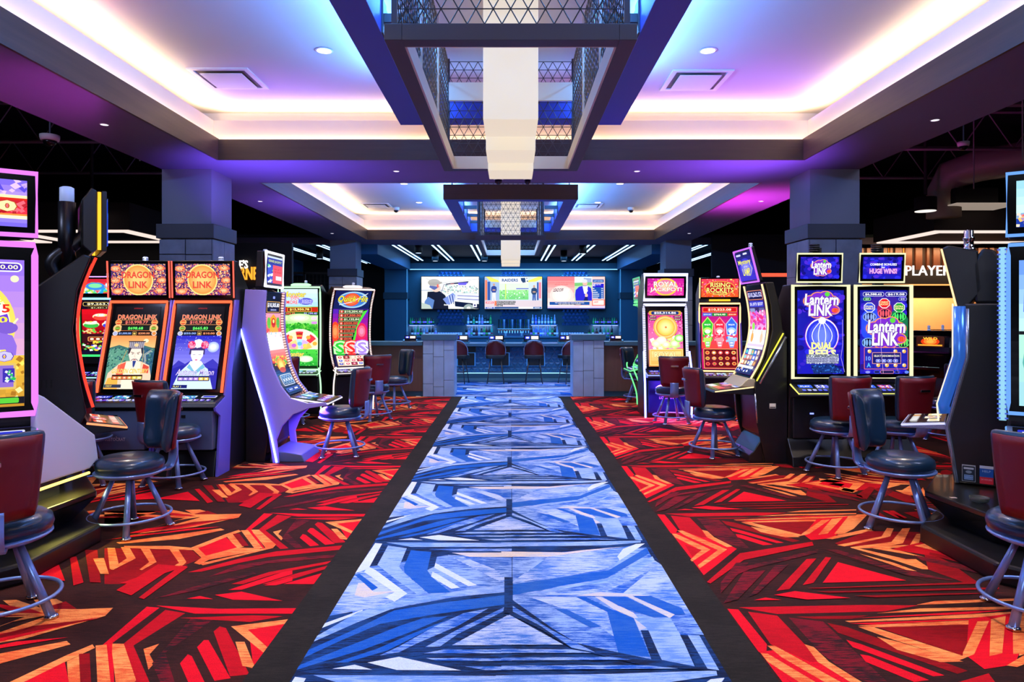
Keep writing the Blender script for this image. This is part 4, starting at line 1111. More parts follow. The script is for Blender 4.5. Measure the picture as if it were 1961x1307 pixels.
def art_royal():
    a = Art(400, 720, 'd81888'); a.grad(0, 40, 400, 720, 'd01090', 'ff9ac0', 10); a.rect(0, 0, 400, 60, '08060c'); a.speck(0, 60, 400, 500, 120, ['ff70b8', 'a00878', 'ff9ad0'], 13, 4)
    a.rr(10, 35, 390, 90, 24, 'd8a040'); a.rr(40, 42, 360, 84, 20, '14307a'); a.text('$25,314.86', 75, 50, 328, 76, 'ffffff', .03)
    for (x, y) in ((15, 98), (15, 130), (300, 98), (300, 130)): a.rr(x, y, x+85, y+26, 10, '3a1838'); a.text('$500.00', x+10, y+6, x+75, y+20, 'ffe8c0', .02)
    a.speck(40, 340, 360, 520, 60, ['ffe890', 'b8f080', 'ffffff', 'ffd060', 'f0a0c0'], 28, 6)
    a.ell(200, 240, 140, 142, 'ffa850', 40); a.ell(200, 240, 126, 128, 'ffd080', 40); a.ell(200, 240, 108, 110, 'f08a48', 40); a.glowell(204, 240, 100, 104, 'ffc850', 'fff0a0', 5); a.ell(205, 240, 12, 12, 'e87838')
    for (x, y, c) in ((90, 440, 'fff0b0'), (200, 450, 'ffe890'), (300, 440, 'd0f890'), (355, 375, '90e860'), (150, 400, 'fff8d0')): a.glowell(x, y, 56, 46, c, 'fffbe8', 3)
    a.poly([(0, 520), (400, 500), (400, 720), (0, 720)], 'd89030'); a.grad(20, 520, 390, 700, 'ffd888', 'f0a840', 5); a.frame(12, 510, 392, 706, 5, 'fff0b0', 3, 'f2b858'); a.grad(30, 535, 375, 690, 'ffdc90', 'f0ae50', 4)
    a.text('ROYAL', 65, 545, 325, 605, 'ffe8a0', .04, '6a5030', .03); a.text('WIN!', 100, 620, 290, 680, 'ffe8a0', .04, '6a5030', .03); return a
def art_rise_top():
    a = Art(400, 200, 'e02018'); a.grad(0, 0, 400, 200, 'ff3a58', 'ff5a18', 6); a.speck(0, 0, 400, 200, 160, ['ff9a50', 'ffe070', 'd01040', 'ff6aa0'], 8, 3)
    a.ell(200, 100, 165, 78, 'ffa040'); a.ell(200, 100, 155, 70, 'c01428'); a.text('RISING', 100, 42, 310, 90, 'fff080', .02, '600c08', .03); a.text('ROCKETS', 60, 98, 345, 148, 'fff080', .02, '600c08', .03); a.rr(125, 150, 280, 176, 8, 'f0c060'); a.text('EMPEROR', 140, 156, 265, 170, '803010', .02); return a
def art_rise():
    a = Art(400, 720, 'c01060'); a.grad(0, 110, 400, 480, 'b81088', 'ff4838', 8); a.rect(0, 0, 400, 14, '100408')
    a.frame(14, 20, 388, 72, 4, 'ffb050', 3, 'd01020'); a.text('$10,523.08', 75, 32, 325, 60, 'ffe8c8', .03)
    a.rect(14, 82, 115, 118, '3868d8'); a.rect(118, 82, 285, 118, '108838'); a.rect(288, 82, 388, 118, 'd83818'); a.text('$764.40', 140, 90, 262, 110, 'f0ffd8', .03); a.text('$50.00', 25, 92, 105, 108, 'e0e8ff', .02); a.text('$20.00', 300, 92, 378, 108, 'ffe0c0', .02)
    for x, c, c2, hh in ((68, '30b838', 'b8ff60', 0), (200, 'f02848', 'ff90a0', 0), (330, '3868e8', 'a0c8ff', 0)):
        a.poly([(x, 125), (x+64, 205), (x+52, 320), (x+40, 330), (x-40, 330), (x-52, 320), (x-64, 205)], c2); a.poly([(x, 138), (x+54, 208), (x+42, 318), (x-42, 318), (x-54, 208)], c)
        a.text('MAJOR', x-34, 205, x+34, 225, 'ffffff', .02); a.ell(x, 275, 44, 32, c2); a.ell(x, 290, 30, 24, 'fff0e8'); a.speck(x-50, 320, x+50, 400, 22, [c2, c, 'ffffff'], 15, int(x)); a.poly([(x-44, 360), (x+44, 360), (x+20, 470), (x-20, 470)], c2)
        a.rect(x-22, 400, x+22, 466, c); a.text('888', x-18, 405, x+18, 428, 'ffffff', .02); a.text('888', x-18, 434, x+18, 458, 'ffffff', .02)
    a.frame(20, 485, 388, 715, 5, 'ffc060', 4, '780c18')
    R = random.Random(4)
    for i in range(5):
        for j in range(3):
            x, y = 62+i*71, 530+j*66; a.rect(x-32, y-29, x+32, y+29, '5a0818')
            a.ell(x, y, 24, 21, R.choice(['ff9a50', 'ff5a50', 'ffc070'])); a.ell(x, y, 12, 10, R.choice(['ffffff', 'e02828', '80d050']))
            if j: a.text('88', x-10, y-7, x+10, y+9, '7a0a18', .02)
    return a
def art_quick():
    a = Art(400, 980, '180c40'); a.rect(0, 0, 400, 240, '0c1c58'); a.ell(205, 120, 168, 112, '9cc8f0', 36); a.ell(205, 120, 145, 94, '3a78c8', 36); a.glowell(190, 118, 92, 88, 'f05028', 'ff8a58', 4)
    a.line([(60, 190), (200, 150), (360, 30)], 8, 'e8f0ff'); a.text('Quick Hit', 40, 70, 370, 160, 'ffe838', .02, '101030', .04, .25)
    a.grad(0, 245, 400, 700, '3a1ab8', 'e81848', 8); a.poly([(60, 250), (390, 250), (300, 420), (240, 650), (60, 650)], '0c0a14'); a.poly([(345, 270), (390, 255), (300, 430), (250, 640), (225, 640), (280, 430)], '48d838')
    a.glowell(330, 520, 60, 100, 'ff2858', 'ff90b0', 3); a.glowell(30, 520, 50, 120, 'ff4828', 'ff9858', 3)
    tx = ['$10,204.45', '$7,500.00', '$1,132.84', '$500.00', '$240.00', '$150.00', '$60.00', '$20.00']
    for i, t in enumerate(tx):
        y = 255+i*48; wd = 270-i*18; a.frame(66, y, 66+wd, y+42, 3, 'a8e890' if i % 2 == 0 else 'f0a080', 3, '141018'); a.ell(95, y+21, 22, 15, 'f05030'); a.text('9876543'[i] if i < 7 else '2', 88, y+12, 100, y+30, 'ffffff', .02)
        a.text(t, 125, y+10, 58+wd, y+34, 'e8f8c8' if i in (0, 2) else 'ff6a48', .03)
    for x, c, c2 in ((75, '28c838', 'c8ffb8'), (200, 'f02828', 'ffd0c0'), (325, 'a888f8', 'f0e8ff')):
        a.text('S', x-48, 655, x+52, 800, c2, .09, c, .05); a.text('S', x-46, 660, x+48, 795, c, .02); a.rr(x-45, 798, x+45, 822, 8, c)
    a.rect(20, 830, 380, 980, 'e8c8a8')
    R = random.Random(2)
    for i in range(5):
        for j in range(3):
            x, y = 24+i*72, 834+j*48; a.rect(x, y, x+68, y+44, R.choice(['f8f0e0', 'd8c0a8', '7a1820', 'f0e0d0'])); a.ell(x+34, y+22, 22, 15, R.choice(['e03830', 'f0a050', '3848c0', 'ffe8d0', 'd85060'])); a.ell(x+34, y+20, 8, 6, 'ffffff')
    return a
def art_wheel():
    a = Art(400, 900, '58d848'); a.grad(0, 0, 400, 200, 'd8f0ff', 'a8d8f8', 4)
    a.text('Monster', 30, 30, 270, 90, 'ffe040', .03, '3a3a98', .03, .1); a.text('EVEN', 110, 78, 190, 120, 'ff4858', .02, 'ffffff', .02); a.text('MORE', 60, 130, 180, 170, 'f03040', .02, 'ffffff', .02); a.glowell(270, 140, 80, 40, '4a48c8', '8a90f0', 3); a.text('Money', 190, 110, 350, 180, '6a68e0', .03, 'ffffff', .03, .1)
    a.rect(0, 205, 400, 262, 'c82818'); a.frame(70, 208, 330, 260, 4, 'f0c850', 6, '7a1810'); a.text('$15,950.78', 95, 220, 305, 248, 'ffe870', .03)
    a.rect(0, 264, 400, 300, '104818'); a.text('$2,222.22', 10, 268, 150, 294, 'ff6a58', .03); a.text('$1,199.40', 250, 268, 390, 294, 'b0a8ff', .03)
    a.grad(0, 300, 400, 460, 'd8ffc0', '60e838', 5); a.glowell(200, 330, 150, 50, 'c8ffa8', 'f4ffe8', 3); a.speck(0, 400, 400, 480, 160, ['209828', '48c838', '108820', '80e850'], 22, 5)
    for x in (10, 330): a.rr(x, 320, x+60, 350, 6, 'f8d0e8' if x > 100 else 'e8ffb0'); a.rr(x, 370, x+60, 400, 6, 'd890e0' if x > 100 else '90d860')
    a.ell(200, 720, 250, 265, 'e8e8d8', 40); cols = ['f8e8b8', 'f03848', 'f8f0d8', 'e83040', 'fbe8c0', 'f03848', 'f8e8b8']
    a.fan(200, 720, 150, 235, 20, 160, cols); a.fan(200, 720, 40, 146, 20, 160, ['f8c860', 'd8b0f0', 'b8e0f8', 'f8d888', 'f0b0a0'])
    for ang, c in ((30, 'ffb040'), (60, 'ffa848'), (90, 'd84828'), (120, 'ffb858'), (150, 'ffc060')): a.ell(200+192*math.cos(math.radians(ang)), 720-192*math.sin(math.radians(ang)), 24, 22, c)
    a.text('SUPER', 172, 505, 228, 522, '301008', .02); a.text('BONUS', 172, 528, 228, 545, 'ffe060', .02)
    for ang, c in ((50, 'ffd860'), (88, '68b8f0'), (128, 'c868d8')): a.ell(200+95*math.cos(math.radians(ang)), 720-95*math.sin(math.radians(ang)), 26, 22, c)
    a.rect(0, 690, 400, 900, '38b838'); a.grad(0, 690, 400, 880, '50d848', '28a838', 4); a.speck(0, 700, 400, 880, 60, ['80f070', '189030'], 9, 8)
    a.text('Monster', 60, 715, 250, 775, 'ffe040', .03, '3a3a98', .03, .1); a.text('EVEN', 60, 780, 150, 810, 'ff3848', .02, 'ffffff', .02); a.glowell(270, 800, 80, 38, 'd0f8c0', 'f4fff0', 3); a.text('MORE', 60, 820, 180, 850, 'f05868', .02, 'ffffff', .02); a.rect(0, 878, 400, 900, '0c2810'); return a
def art_link(seed=1):
    # violet machine: totem, slot strips
    a = Art(300, 1300, '180828'); a.rect(0, 0, 300, 90, '08080f'); a.rr(130, 30, 170, 60, 4, '8a9aff')
    a.frame(20, 95, 280, 230, 6, 'e8b048', 8, '0c0c28'); a.text('$10,305.80', 35, 115, 265, 170, 'f4f4ff', .03); a.rr(80, 185, 220, 215, 6, '303a70'); a.text('$532.00', 100, 192, 200, 208, 'd0d8ff', .02)
    a.grad(0, 240, 300, 480, 'f0a0b8', 'e83820', 5); a.poly([(60, 480), (90, 300), (150, 250), (210, 300), (240, 480)], 'f0a020'); a.ell(150, 360, 42, 60, 'c82018'); a.ell(60, 360, 34, 70, '60c040'); a.ell(240, 360, 34, 70, '58b048'); a.ell(150, 340, 18, 24, 'ffe080')
    a.grad(0, 480, 300, 800, 'd8e8ff', 'ffd8d8', 6); a.speck(0, 480, 300, 560, 30, ['ffffff', 'a8c8ff', 'f8b0c0'], 18, 4); a.grad(0, 700, 300, 860, 'ff8888', 'f02020', 4); a.speck(20, 780, 290, 900, 90, ['f02828', '40c040', 'ffd040', 'ff7a48'], 15, 6)
    a.glowell(150, 900, 70, 90, 'f0a020', 'ffe878', 3); a.grad(0, 950, 300, 1020, '181858', '0a0a30', 2); a.ell(150, 960, 60, 36, 'c84820')
    a.frame(40, 1020, 270, 1170, 8, 'e8e8ff', 20, '141838')
    for i in range(4): a.frame(64+i*48, 1040, 104+i*48, 1150, 4, 'c8d8e8', 6, '283c50'); a.ell(84+i*48, 1095, 10, 20, 'e8f0f8')
    a.rect(0, 1190, 300, 1300, '0c1030'); a.frame(20, 1210, 280, 1260, 4, '6a78ff', 6, '141a60'); a.rr(60, 1225, 130, 1245, 6, 'a8b0ff'); a.rr(170, 1225, 240, 1245, 6, 'e8e8ff'); return a
def art_lamp_top():
    a = Art(240, 360, '1c1068'); a.grad(0, 0, 240, 360, '14104a', '3a28c8', 6); a.glowell(130, 200, 100, 120, '3a30c8', '8a88ff', 4); a.rr(20, 20, 90, 45, 8, 'c8c8ff'); a.rr(130, 14, 190, 36, 8, 'd8d8ff')
    a.text('Mystery', 30, 95, 215, 165, 'e8e060', .02, '302870', .03); a.text('OF THE', 100, 178, 150, 192, 'e8e060', .01); a.text('LAMP', 70, 205, 180, 290, 'e8e060', .02, '302870', .03); a.line([(190, 120), (215, 220), (170, 300), (110, 290)], 6, 'd8d890'); return a
def art_lamp():
    a = Art(300, 1100, '301858'); a.rect(0, 0, 300, 30, '08060c'); a.frame(14, 34, 286, 150, 6, 'ff9a60', 8, '101040'); a.text('$10,262.52', 25, 60, 275, 120, 'd8d8ff', .02, '4848c0', .03)
    a.rr(20, 165, 280, 240, 10, '3838c0'); a.text('$1,073 $537', 30, 185, 270, 225, 'e8e8ff', .02); a.rr(15, 255, 110, 310, 10, '8890c0'); a.rr(190, 250, 285, 305, 10, '585890')
    a.grad(0, 310, 300, 600, 'f078c8', 'f8b8f0', 5); a.speck(0, 290, 300, 520, 60, ['e82878', 'f870b0', 'ffd0f0', 'd030a0', 'b868f0'], 30, 4); a.grad(0, 520, 300, 700, 'd8f0f8', 'f0e8ff', 3)
    for x, c in ((60, 'f0a040'), (150, 'f4f4f8'), (235, 'e0c0a0')): a.ell(x, 620, 26, 60, c); a.rect(x-8, 530, x+8, 580, c)
    a.ell(70, 480, 26, 46, '90e050'); a.grad(0, 700, 300, 760, 'c8a8f0', 'ffffff', 2)
    cols = ['3048d8', '9a6a38', '48a878', 'e8e8ff', '2030a0', 'c86030']
    R = random.Random(5)
    for i in range(5):
        for j in range(3):
            a.rect(6+i*58, 770+j*72, 60+i*58, 838+j*72, R.choice(cols)); a.ell(33+i*58, 804+j*72, 16, 24, R.choice(['fff0c0', 'e8d8ff', '60d8c0', 'f0a050'])); 
    a.text('9', 255, 780, 280, 830, 'ffffff', .02); a.text('K', 20, 925, 50, 970, 'ffffff', .02); a.text('J', 200, 920, 222, 965, 'ffffff', .02)
    a.rr(10, 990, 290, 1024, 12, 'e8f0ff'); a.rect(0, 1030, 300, 1100, '14104a'); a.speck(10, 1035, 290, 1070, 20, ['ffb040', 'f0f0ff', '5868ff'], 12, 3); return a
def art_buffalo():
    a = Art(200, 340, 'c8b0f8'); a.grad(0, 0, 200, 220, '8a68f0', 'e0a8c8', 6)
    a.frame(90, 6, 196, 28, 3, 'f0f0ff', 10, '4828b0'); a.text('$1,250.00', 112, 12, 188, 23, 'f8f0d0', .02); a.ell(182, 44, 8, 8, 'f0e8c0')
    a.ell(92, 150, 92, 108, 'f4d860', 40); a.ell(92, 150, 82, 98, 'fff0c0', 40)
    a.fan(92, 150, 34, 80, -18, 90, ['e8e0ff', '6838d0', 'f4f0ff', '28a838', 'f8f4ff', '6838d0'][::1]); a.fan(92, 150, 34, 80, 90, 200, ['f8f4ff', '28a838', 'f4f0ff', '6838d0', 'f4e8d0'])
    a.text('15', 148, 104, 172, 122, 'e02818', .03); a.text('90', 136, 132, 168, 146, 'e8e048', .03); a.text('8', 150, 84, 160, 98, 'f0e048', .02); a.text('SUP', 110, 150, 136, 170, 'e83820', .02)
    a.poly([(90, 200), (110, 172), (150, 165), (178, 176), (186, 200), (184, 224), (170, 226), (165, 208), (140, 210), (132, 228), (112, 228), (106, 208)], '8a68d8'); a.ell(168, 158, 20, 14, '7858c8'); a.line([(152, 148), (146, 136)], 4, 'f0e8c0'); a.line([(180, 148), (188, 136)], 4, 'f0e8c0')
    a.grad(0, 222, 200, 340, 'f0c040', 'b88020', 5); a.speck(0, 222, 200, 340, 130, ['ffe060', 'a87018', 'fff0a0', 'd8a030'], 6, 4)
    a.text('2200', 60, 214, 176, 234, 'c8c0f8', .05, '5838b0', .03)
    a.frame(70, 240, 185, 300, 5, 'd8b860', 4, '8868c8'); a.frame(92, 248, 130, 292, 3, 'f0e8a0', 2, 'f0d8b0'); a.ell(110, 262, 12, 10, '9878e0'); a.ell(110, 281, 12, 8, 'a888e8'); a.frame(20, 252, 84, 288, 4, 'e8e8f8', 3, '8060d0'); a.ell(56, 272, 12, 9, '48c838'); a.rect(160, 252, 182, 284, '3828a8'); a.speck(160, 254, 182, 282, 16, ['e8e8ff', '28b858'], 4, 2)
    a.rect(0, 318, 200, 334, '0c0c18'); a.rr(150, 320, 190, 332, 3, '58c838'); a.rr(100, 320, 140, 332, 3, 'e8e060'); return a
def art_buffalo_top():
    a = Art(200, 130, '8a70f0'); a.grad(0, 0, 200, 48, '6a58f0', 'b898ff', 3); a.speck(0, 0, 200, 44, 26, ['c8a8ff', '5848d8', 'e0c0ff'], 12, 3)
    a.rect(0, 42, 200, 50, 'fff4b0'); a.rect(0, 50, 200, 56, 'd82818'); a.grad(0, 56, 200, 94, 'c01828', 'ff3048', 4); a.speck(140, 58, 200, 92, 16, ['ff6878', 'b01020'], 10, 5); a.rect(0, 94, 200, 99, 'e89040'); a.rect(0, 99, 200, 108, 'fff8c8'); a.grad(0, 108, 200, 130, '9a88f8', '6a58e0', 2)
    a.text('1,000', 60, 60, 178, 90, 'ffe0a8', .05, 'a85818', .03); return a
def art_fish_top():
    a = Art(200, 130, 'a8e0e8'); a.grad(0, 0, 200, 90, '90d0e8', 'd0f0e8', 4); a.poly([(30, 20), (44, 14), (50, 22), (42, 30), (44, 54), (32, 56), (26, 40)], 'd81828'); a.poly([(60, 10), (80, 4), (90, 20), (84, 40), (70, 44), (62, 30)], 'e02030'); a.ell(110, 60, 40, 30, 'f05040'); a.ell(122, 52, 10, 9, 'ffffff'); a.ell(124, 52, 5, 5, '101010')
    a.poly([(0, 92), (200, 70), (200, 100), (0, 108)], '88a8d0'); a.speck(0, 88, 200, 104, 40, ['ffffff', 'f04848', 'e8d8c8'], 5, 3); a.rect(0, 106, 200, 130, '1838a0'); a.speck(0, 102, 200, 130, 40, ['f8a040', 'ffe8c0', '2860e8', 'f0c068'], 9, 7); return a
def art_fish():
    a = Art(200, 340, '88c8e0'); a.grad(0, 0, 200, 170, '5888e8', 'c0f0e8', 5); a.text('REEF BONUS', 16, 8, 150, 28, 'ff90a8', .03, 'ffffff', .02); a.poly([(10, 50), (40, 60), (34, 150), (8, 120)], '5870d8'); a.ell(80, 60, 34, 26, 'f02848'); a.ell(88, 54, 9, 8, 'ffffff'); a.ell(90, 54, 4, 4, '000000')
    a.glowell(70, 110, 46, 44, 'f8e8d8', 'ffffff', 3); a.poly([(20, 90), (70, 104), (64, 120), (26, 118)], 'f04830'); a.ell(140, 110, 30, 28, 'f07848'); a.speck(10, 130, 190, 162, 40, ['ff98a8', 'e83848', 'ffffff'], 7, 4); a.rect(0, 166, 200, 174, '0a0c14')
    a.grad(0, 174, 200, 340, 'b0e8d0', '98d0e0', 3); a.line([(14, 190), (8, 240), (20, 300)], 3, '50a8a0')
    a.frame(30, 176, 190, 290, 4, 'e8a860', 2, '2840d8'); a.rect(36, 182, 184, 208, 'd8283a'); a.ell(70, 236, 30, 24, 'f05030'); a.rect(60, 216, 70, 258, 'ffffff'); a.ell(86, 230, 6, 6, 'ffffff'); a.ell(87, 230, 3, 3, '000000'); a.ell(140, 236, 30, 24, 'f05030'); a.rect(36, 262, 184, 286, '2034b8'); a.text('J', 48, 264, 62, 284, 'e8f0ff', .04); a.text('Q', 120, 264, 140, 284, 'e8f0ff', .04); a.speck(60, 300, 190, 330, 16, ['3868d8', '2858c0'], 6, 3); return a
def art_pots():
    a = Art(200, 560, '180a20'); a.frame(6, 10, 194, 46, 3, 'e8c060', 12, '0c0c14'); a.text('$9,263.90', 30, 18, 170, 38, 'fff4c8', .02); a.rr(30, 52, 170, 72, 8, '302018'); a.text('$1,431.17', 50, 56, 150, 68, 'e8e0a0', .02)
    a.grad(0, 74, 200, 300, 'e01020', '8a0818', 5)
    for (x, y, c) in ((100, 140, 'f04838'), (48, 210, '38b848'), (150, 210, '3848d8')): a.ell(x, y, 44, 28, 'ffe8b8'); a.ell(x, y+8, 40, 24, c); a.ell(x, y-12, 34, 12, 'fff4d8'); a.speck(x-30, y-26, x+30, y-8, 12, ['ffd860', 'ffffff'], 7, x)
    a.speck(0, 250, 200, 290, 50, ['ffc060', '58d048', 'ffe0a8', 'f04030'], 9, 3); a.rect(0, 292, 200, 430, '3a0c18'); a.frame(30, 320, 170, 360, 4, 'f0b060', 8, '8a1810')
    for i in range(4): a.ell(52+i*32, 340, 11, 9, 'ffe8d0')
    a.speck(0, 360, 200, 440, 60, ['4858f0', 'ffd040', '48c850', 'f8f8ff', 'e83848'], 10, 6); a.rect(0, 450, 200, 470, '101030'); a.rect(0, 480, 200, 500, '40e878'); a.rect(0, 500, 200, 560, '08080c'); return a
def art_pots_top():
    a = Art(200, 90, '28a0d8'); a.grad(0, 0, 200, 40, 'c01830', 'e83040', 2); a.speck(0, 30, 200, 90, 60, ['40c8e8', '58d848', 'ffe060', 'f8f8ff', 'e83040'], 12, 6); a.ell(80, 46, 50, 24, '3888e0'); a.ell(80, 42, 36, 14, '80e0a0'); a.ell(160, 56, 20, 16, 'f03828'); return a
def art_jack_top():
    a = Art(200, 300, '1838a8'); a.rect(0, 0, 200, 20, 'c8d8ff'); a.rect(0, 20, 200, 95, '1c2c98'); a.text('GRAND JACKPOT', 12, 40, 188, 74, 'd8e890', .01, '203010', .02); a.rect(0, 95, 70, 300, '2848c8'); a.speck(0, 100, 70, 290, 26, ['58c878', 'e8f0ff', '1828a8'], 16, 3); a.rect(70, 95, 200, 300, 'f04858'); a.text('WIN UP TO', 84, 130, 188, 150, 'a01828', .01); a.text('THE GRAND', 84, 160, 188, 180, 'a01828', .01); a.rect(110, 215, 190, 262, 'f8d8e0'); return a

# ------------------------------------------- near left: tall violet-framed machine and its mirror twin on the right
def tall_portrait(x, y, rz, label, top, main, ledm, st, side):
    r = machine('slot_machine', (x, y, 0), rz, label)
    w_ = .66; S = surf(w_, [(0.0, .985), (.03, 1.28), (.045, 1.6), (.03, 2.06)])
    obj('cabinet', prism(BM(), [(.05, .93), (.06, 2.08), (.26, 2.08), (.36, 1.7), (.42, .9), (.45, .42), (.1, .42), (.06, .86)], -.33, .33), black, r, bevel=.012)
    slab('screen_bezel', r, S, gloss, .05)
    display(r, 'curved_screen', S, main, .055, .05, .10, .003)
    led('frame_light', r, S, ledm, .019 if not side else .012, off=.008)
    S2 = surf(w_+.02, [(0.02, 2.12), (-.02, 2.51)])
    obj('topper_body', prism(BM(), [(.05, 2.10), (.02, 2.52), (.10, 2.52), (.14, 2.10)], -.33, .33), black, r, bevel=.015)
    tp = slab('topper_bezel', r, S2, gloss, .03)
    display(r, 'topper_screen', S2, top, .05, .05, .05, .003)
    led('topper_light', r, S2, ledm, .017 if not side else .012, off=.006)
    deck(r, .68, [(.04, .90), (-.26, .80), (-.28, .76), (.04, .80)], greyblue, ledm, deck_art(3))
    obj('lower_door', prism(BM(), [(.02, .79), (-.06, .70), (.02, .42), (.2, .42), (.2, .79)], -.3, .3), graph, r, bevel=.008)
    if side:   # patterned light strip on the outer edge
        b = BM(); 
        Sx = surf(.04, [(0.03, .93), (.05, 1.25), (.065, 1.6), (.05, 2.05)], -.36)
        slab('side_light', r, Sx, mat('side_pattern', 'a8d8d8', .3, emit='70b8c8', es=.7), .05)
        ticks(r, Sx, mat('pattern_blue', '4868c8', .3, emit='3050c0', es=.5), .004, .03, .002, 0, 'lr', t=.01, width=.018)
    return r
pink_led = glow('pink_led', 'e07cf4', 1.15); ltblue_led = glow('lightblue_led', '6fa8ff', 1.0)
tall_portrait(-3.31, 4.17, 35, 'tall machine at the left edge with violet light frame and a bull and prize wheel', art_buffalo_top(), art_buffalo(), pink_led, 1, False)
tall_portrait(3.45, 4.17, -35, 'tall machine cut by the right edge with light blue frame and red fish', art_fish_top(), art_fish(), ltblue_led, 1, True)
# stepped stands under the near machines
def stand(s, label):
    o = empty('machine_stand', (s*3.2, 4.6, 0), 0, label, 'machine stand', 'stepped black stands under the near machines')
    def pl(pts): return [(s*(px)-s*3.2, py-4.6) for px, py in pts]
    foot = [(2.90, 4.84), (2.90, 4.08), (3.25, 3.62), (4.4, 3.3), (4.4, 5.5), (3.5, 5.5)]
    body = [(3.16, 4.90), (3.16, 4.45), (3.40, 3.95), (4.4, 3.55), (4.4, 5.5), (3.6, 5.5)]
    top = [(3.02, 4.98), (3.08, 4.38), (3.32, 3.85), (4.4, 3.40), (4.4, 5.5), (3.42, 5.5)]
    obj('plinth', prism(BM(), pl(foot), .0, .13, 'z'), black, o, bevel=.02)
    # tapering middle
    b = BM(); n = len(body)
    A = [b.verts.new((*p, .13)) for p in pl(body)]; Bv = [b.verts.new((*p, .29)) for p in pl(top)]
    b.faces.new(A); b.faces.new(Bv)
    for i in range(n): b.faces.new((A[i], A[(i+1) % n], Bv[(i+1) % n], Bv[i]))
    obj('pedestal', b, black, o)
    obj('ledge', prism(BM(), pl(top), .29, .33, 'z'), mat('ledge_black', '15140f', .28, coat=.3), o, bevel=.01)
    return o
sl = stand(-1, 'stepped black stand under the violet-framed machine, yellow light on its ledge')
stand(1, 'stepped black stand under the blue-edged machine, ashtray on its ledge')
b = BM(); prism(b, [(1.13, 4.3), (.80, 4.76), (.575, 4.75), (.57, 4.24), (1.10, 4.24)], 0, .1, 'x')
# pale wing panel between the two left machines (points are z, y)
b.free(); b = BM()
pts = [(4.37, .52), (4.37, 1.11), (4.44, 1.08), (4.98, .74), (5.02, .56), (4.92, .505)]
prism(b, pts, -3.08, -3.03, 'x')
for v in b.verts: v.co.x += (v.co.y-4.27)*.0+3.2; v.co.y -= 4.6
obj('wing_panel', b, paleb, sl, bevel=.012)
b = BM(); tube(b, [(-3.04+3.2, 4.3-4.6, .485), (-3.04+3.2, 4.92-4.6, .475)], .010, 6); obj('ledge_light', b, glow('yellow_led', 'ffe070', 2.2), sl)
area('ledge_glow', (-3.12, 4.65, .47), .04, .6, (1, .85, .2), 7, (0, 0, -1), 2.0)
b = BM(); prism(b, [(-3.6, 4.3), (-3.24, 4.3), (-3.24, 4.9), (-3.6, 4.93)], .33, .52, 'z')
for v in b.verts: v.co.x += 3.2; v.co.y -= 4.6
obj('ledge_riser', b, black, sl)

# ------------------------------------------- side-on machine with red edge light, near left
r = machine('slot_machine', (-3.26, 5.63, 0), 125, 'black machine seen side-on near left, red and orange curved edge light')
S = surf(.62, [(.19, .90), (.25, 1.15), (.29, 1.5), (.26, 1.80), (.17, 2.06)])
obj('cabinet', prism(BM(), [(.22, .86), (.27, 1.15), (.31, 1.5), (.28, 1.80), (.19, 2.06), (.24, 2.08), (.66, 1.72), (.75, 1.5), (.75, .34), (.36, .34), (.30, .70)], -.345, .345), black, r, bevel=.012)
slab('screen_bezel', r, S, gloss, .03); display(r, 'curved_screen', S, art_link(2), .04, .04, .1)
rg = glow('red_led', 'ff3a2a', 1.6)
led('edge_light', r, S, rg, .010, sides='lr', off=.012, e=.015)
deck(r, .62, [(.22, .79), (-.05, .735), (-.06, .70), (.24, .69)], graph, glow('orange_led', 'ff9060', 1.6), deck_art(5, ('d83018', '401010', 'ffd0c0', 'ff6050', 'e8d060', 'e84838')))
b = BM(); tube(b, [(-.1, .34, 1.95), (-.1, .34, 2.50)], .06, 14); obj('topper_post', b, black, r, True)
b = BM(); lathe(b, [(.05, 2.50), (.05, 2.61), (.03, 2.62)], 16, (-.1, .34, 0)); obj('signal_lamp', b, mat('lamp_plastic', 'c8d4ea', .2, emit='a9c2ff', es=.35), r, True)
b = BM(); tube(b, spline([(-.1, .36, 1.86), (-.1, .44, 2.02), (-.1, .30, 2.16), (-.1, .22, 2.25)], 5), .05, 10); obj('topper_bracket', b, black, r, True)
obj('topper_body', prism(BM(), [(.19, 2.09), (.15, 2.12), (.15, 2.58), (.19, 2.60), (.25, 2.5), (.25, 2.15)], -.3, .3), black, r, bevel=.01)
obj('topper_front', bx(-.3, .3, .085, .12, 2.11, 2.58), black, r, bevel=.005)
Sx = surf(.6, [(.08, 2.12), (.08, 2.57)]); display(r, 'topper_screen', Sx, art_jack_top(), .04)
led('topper_light', r, Sx, glow('gold_led', 'ffb830', 1.5), .012, sides='lr', off=-.055, e=.0)
b = BM()
for i in range(5): box(b, -.348, -.344, .44+i*.03, .452+i*.03, 1.07, 1.13)
obj('vent_slot', b, mat('vent_dark', '060606', .8), r)

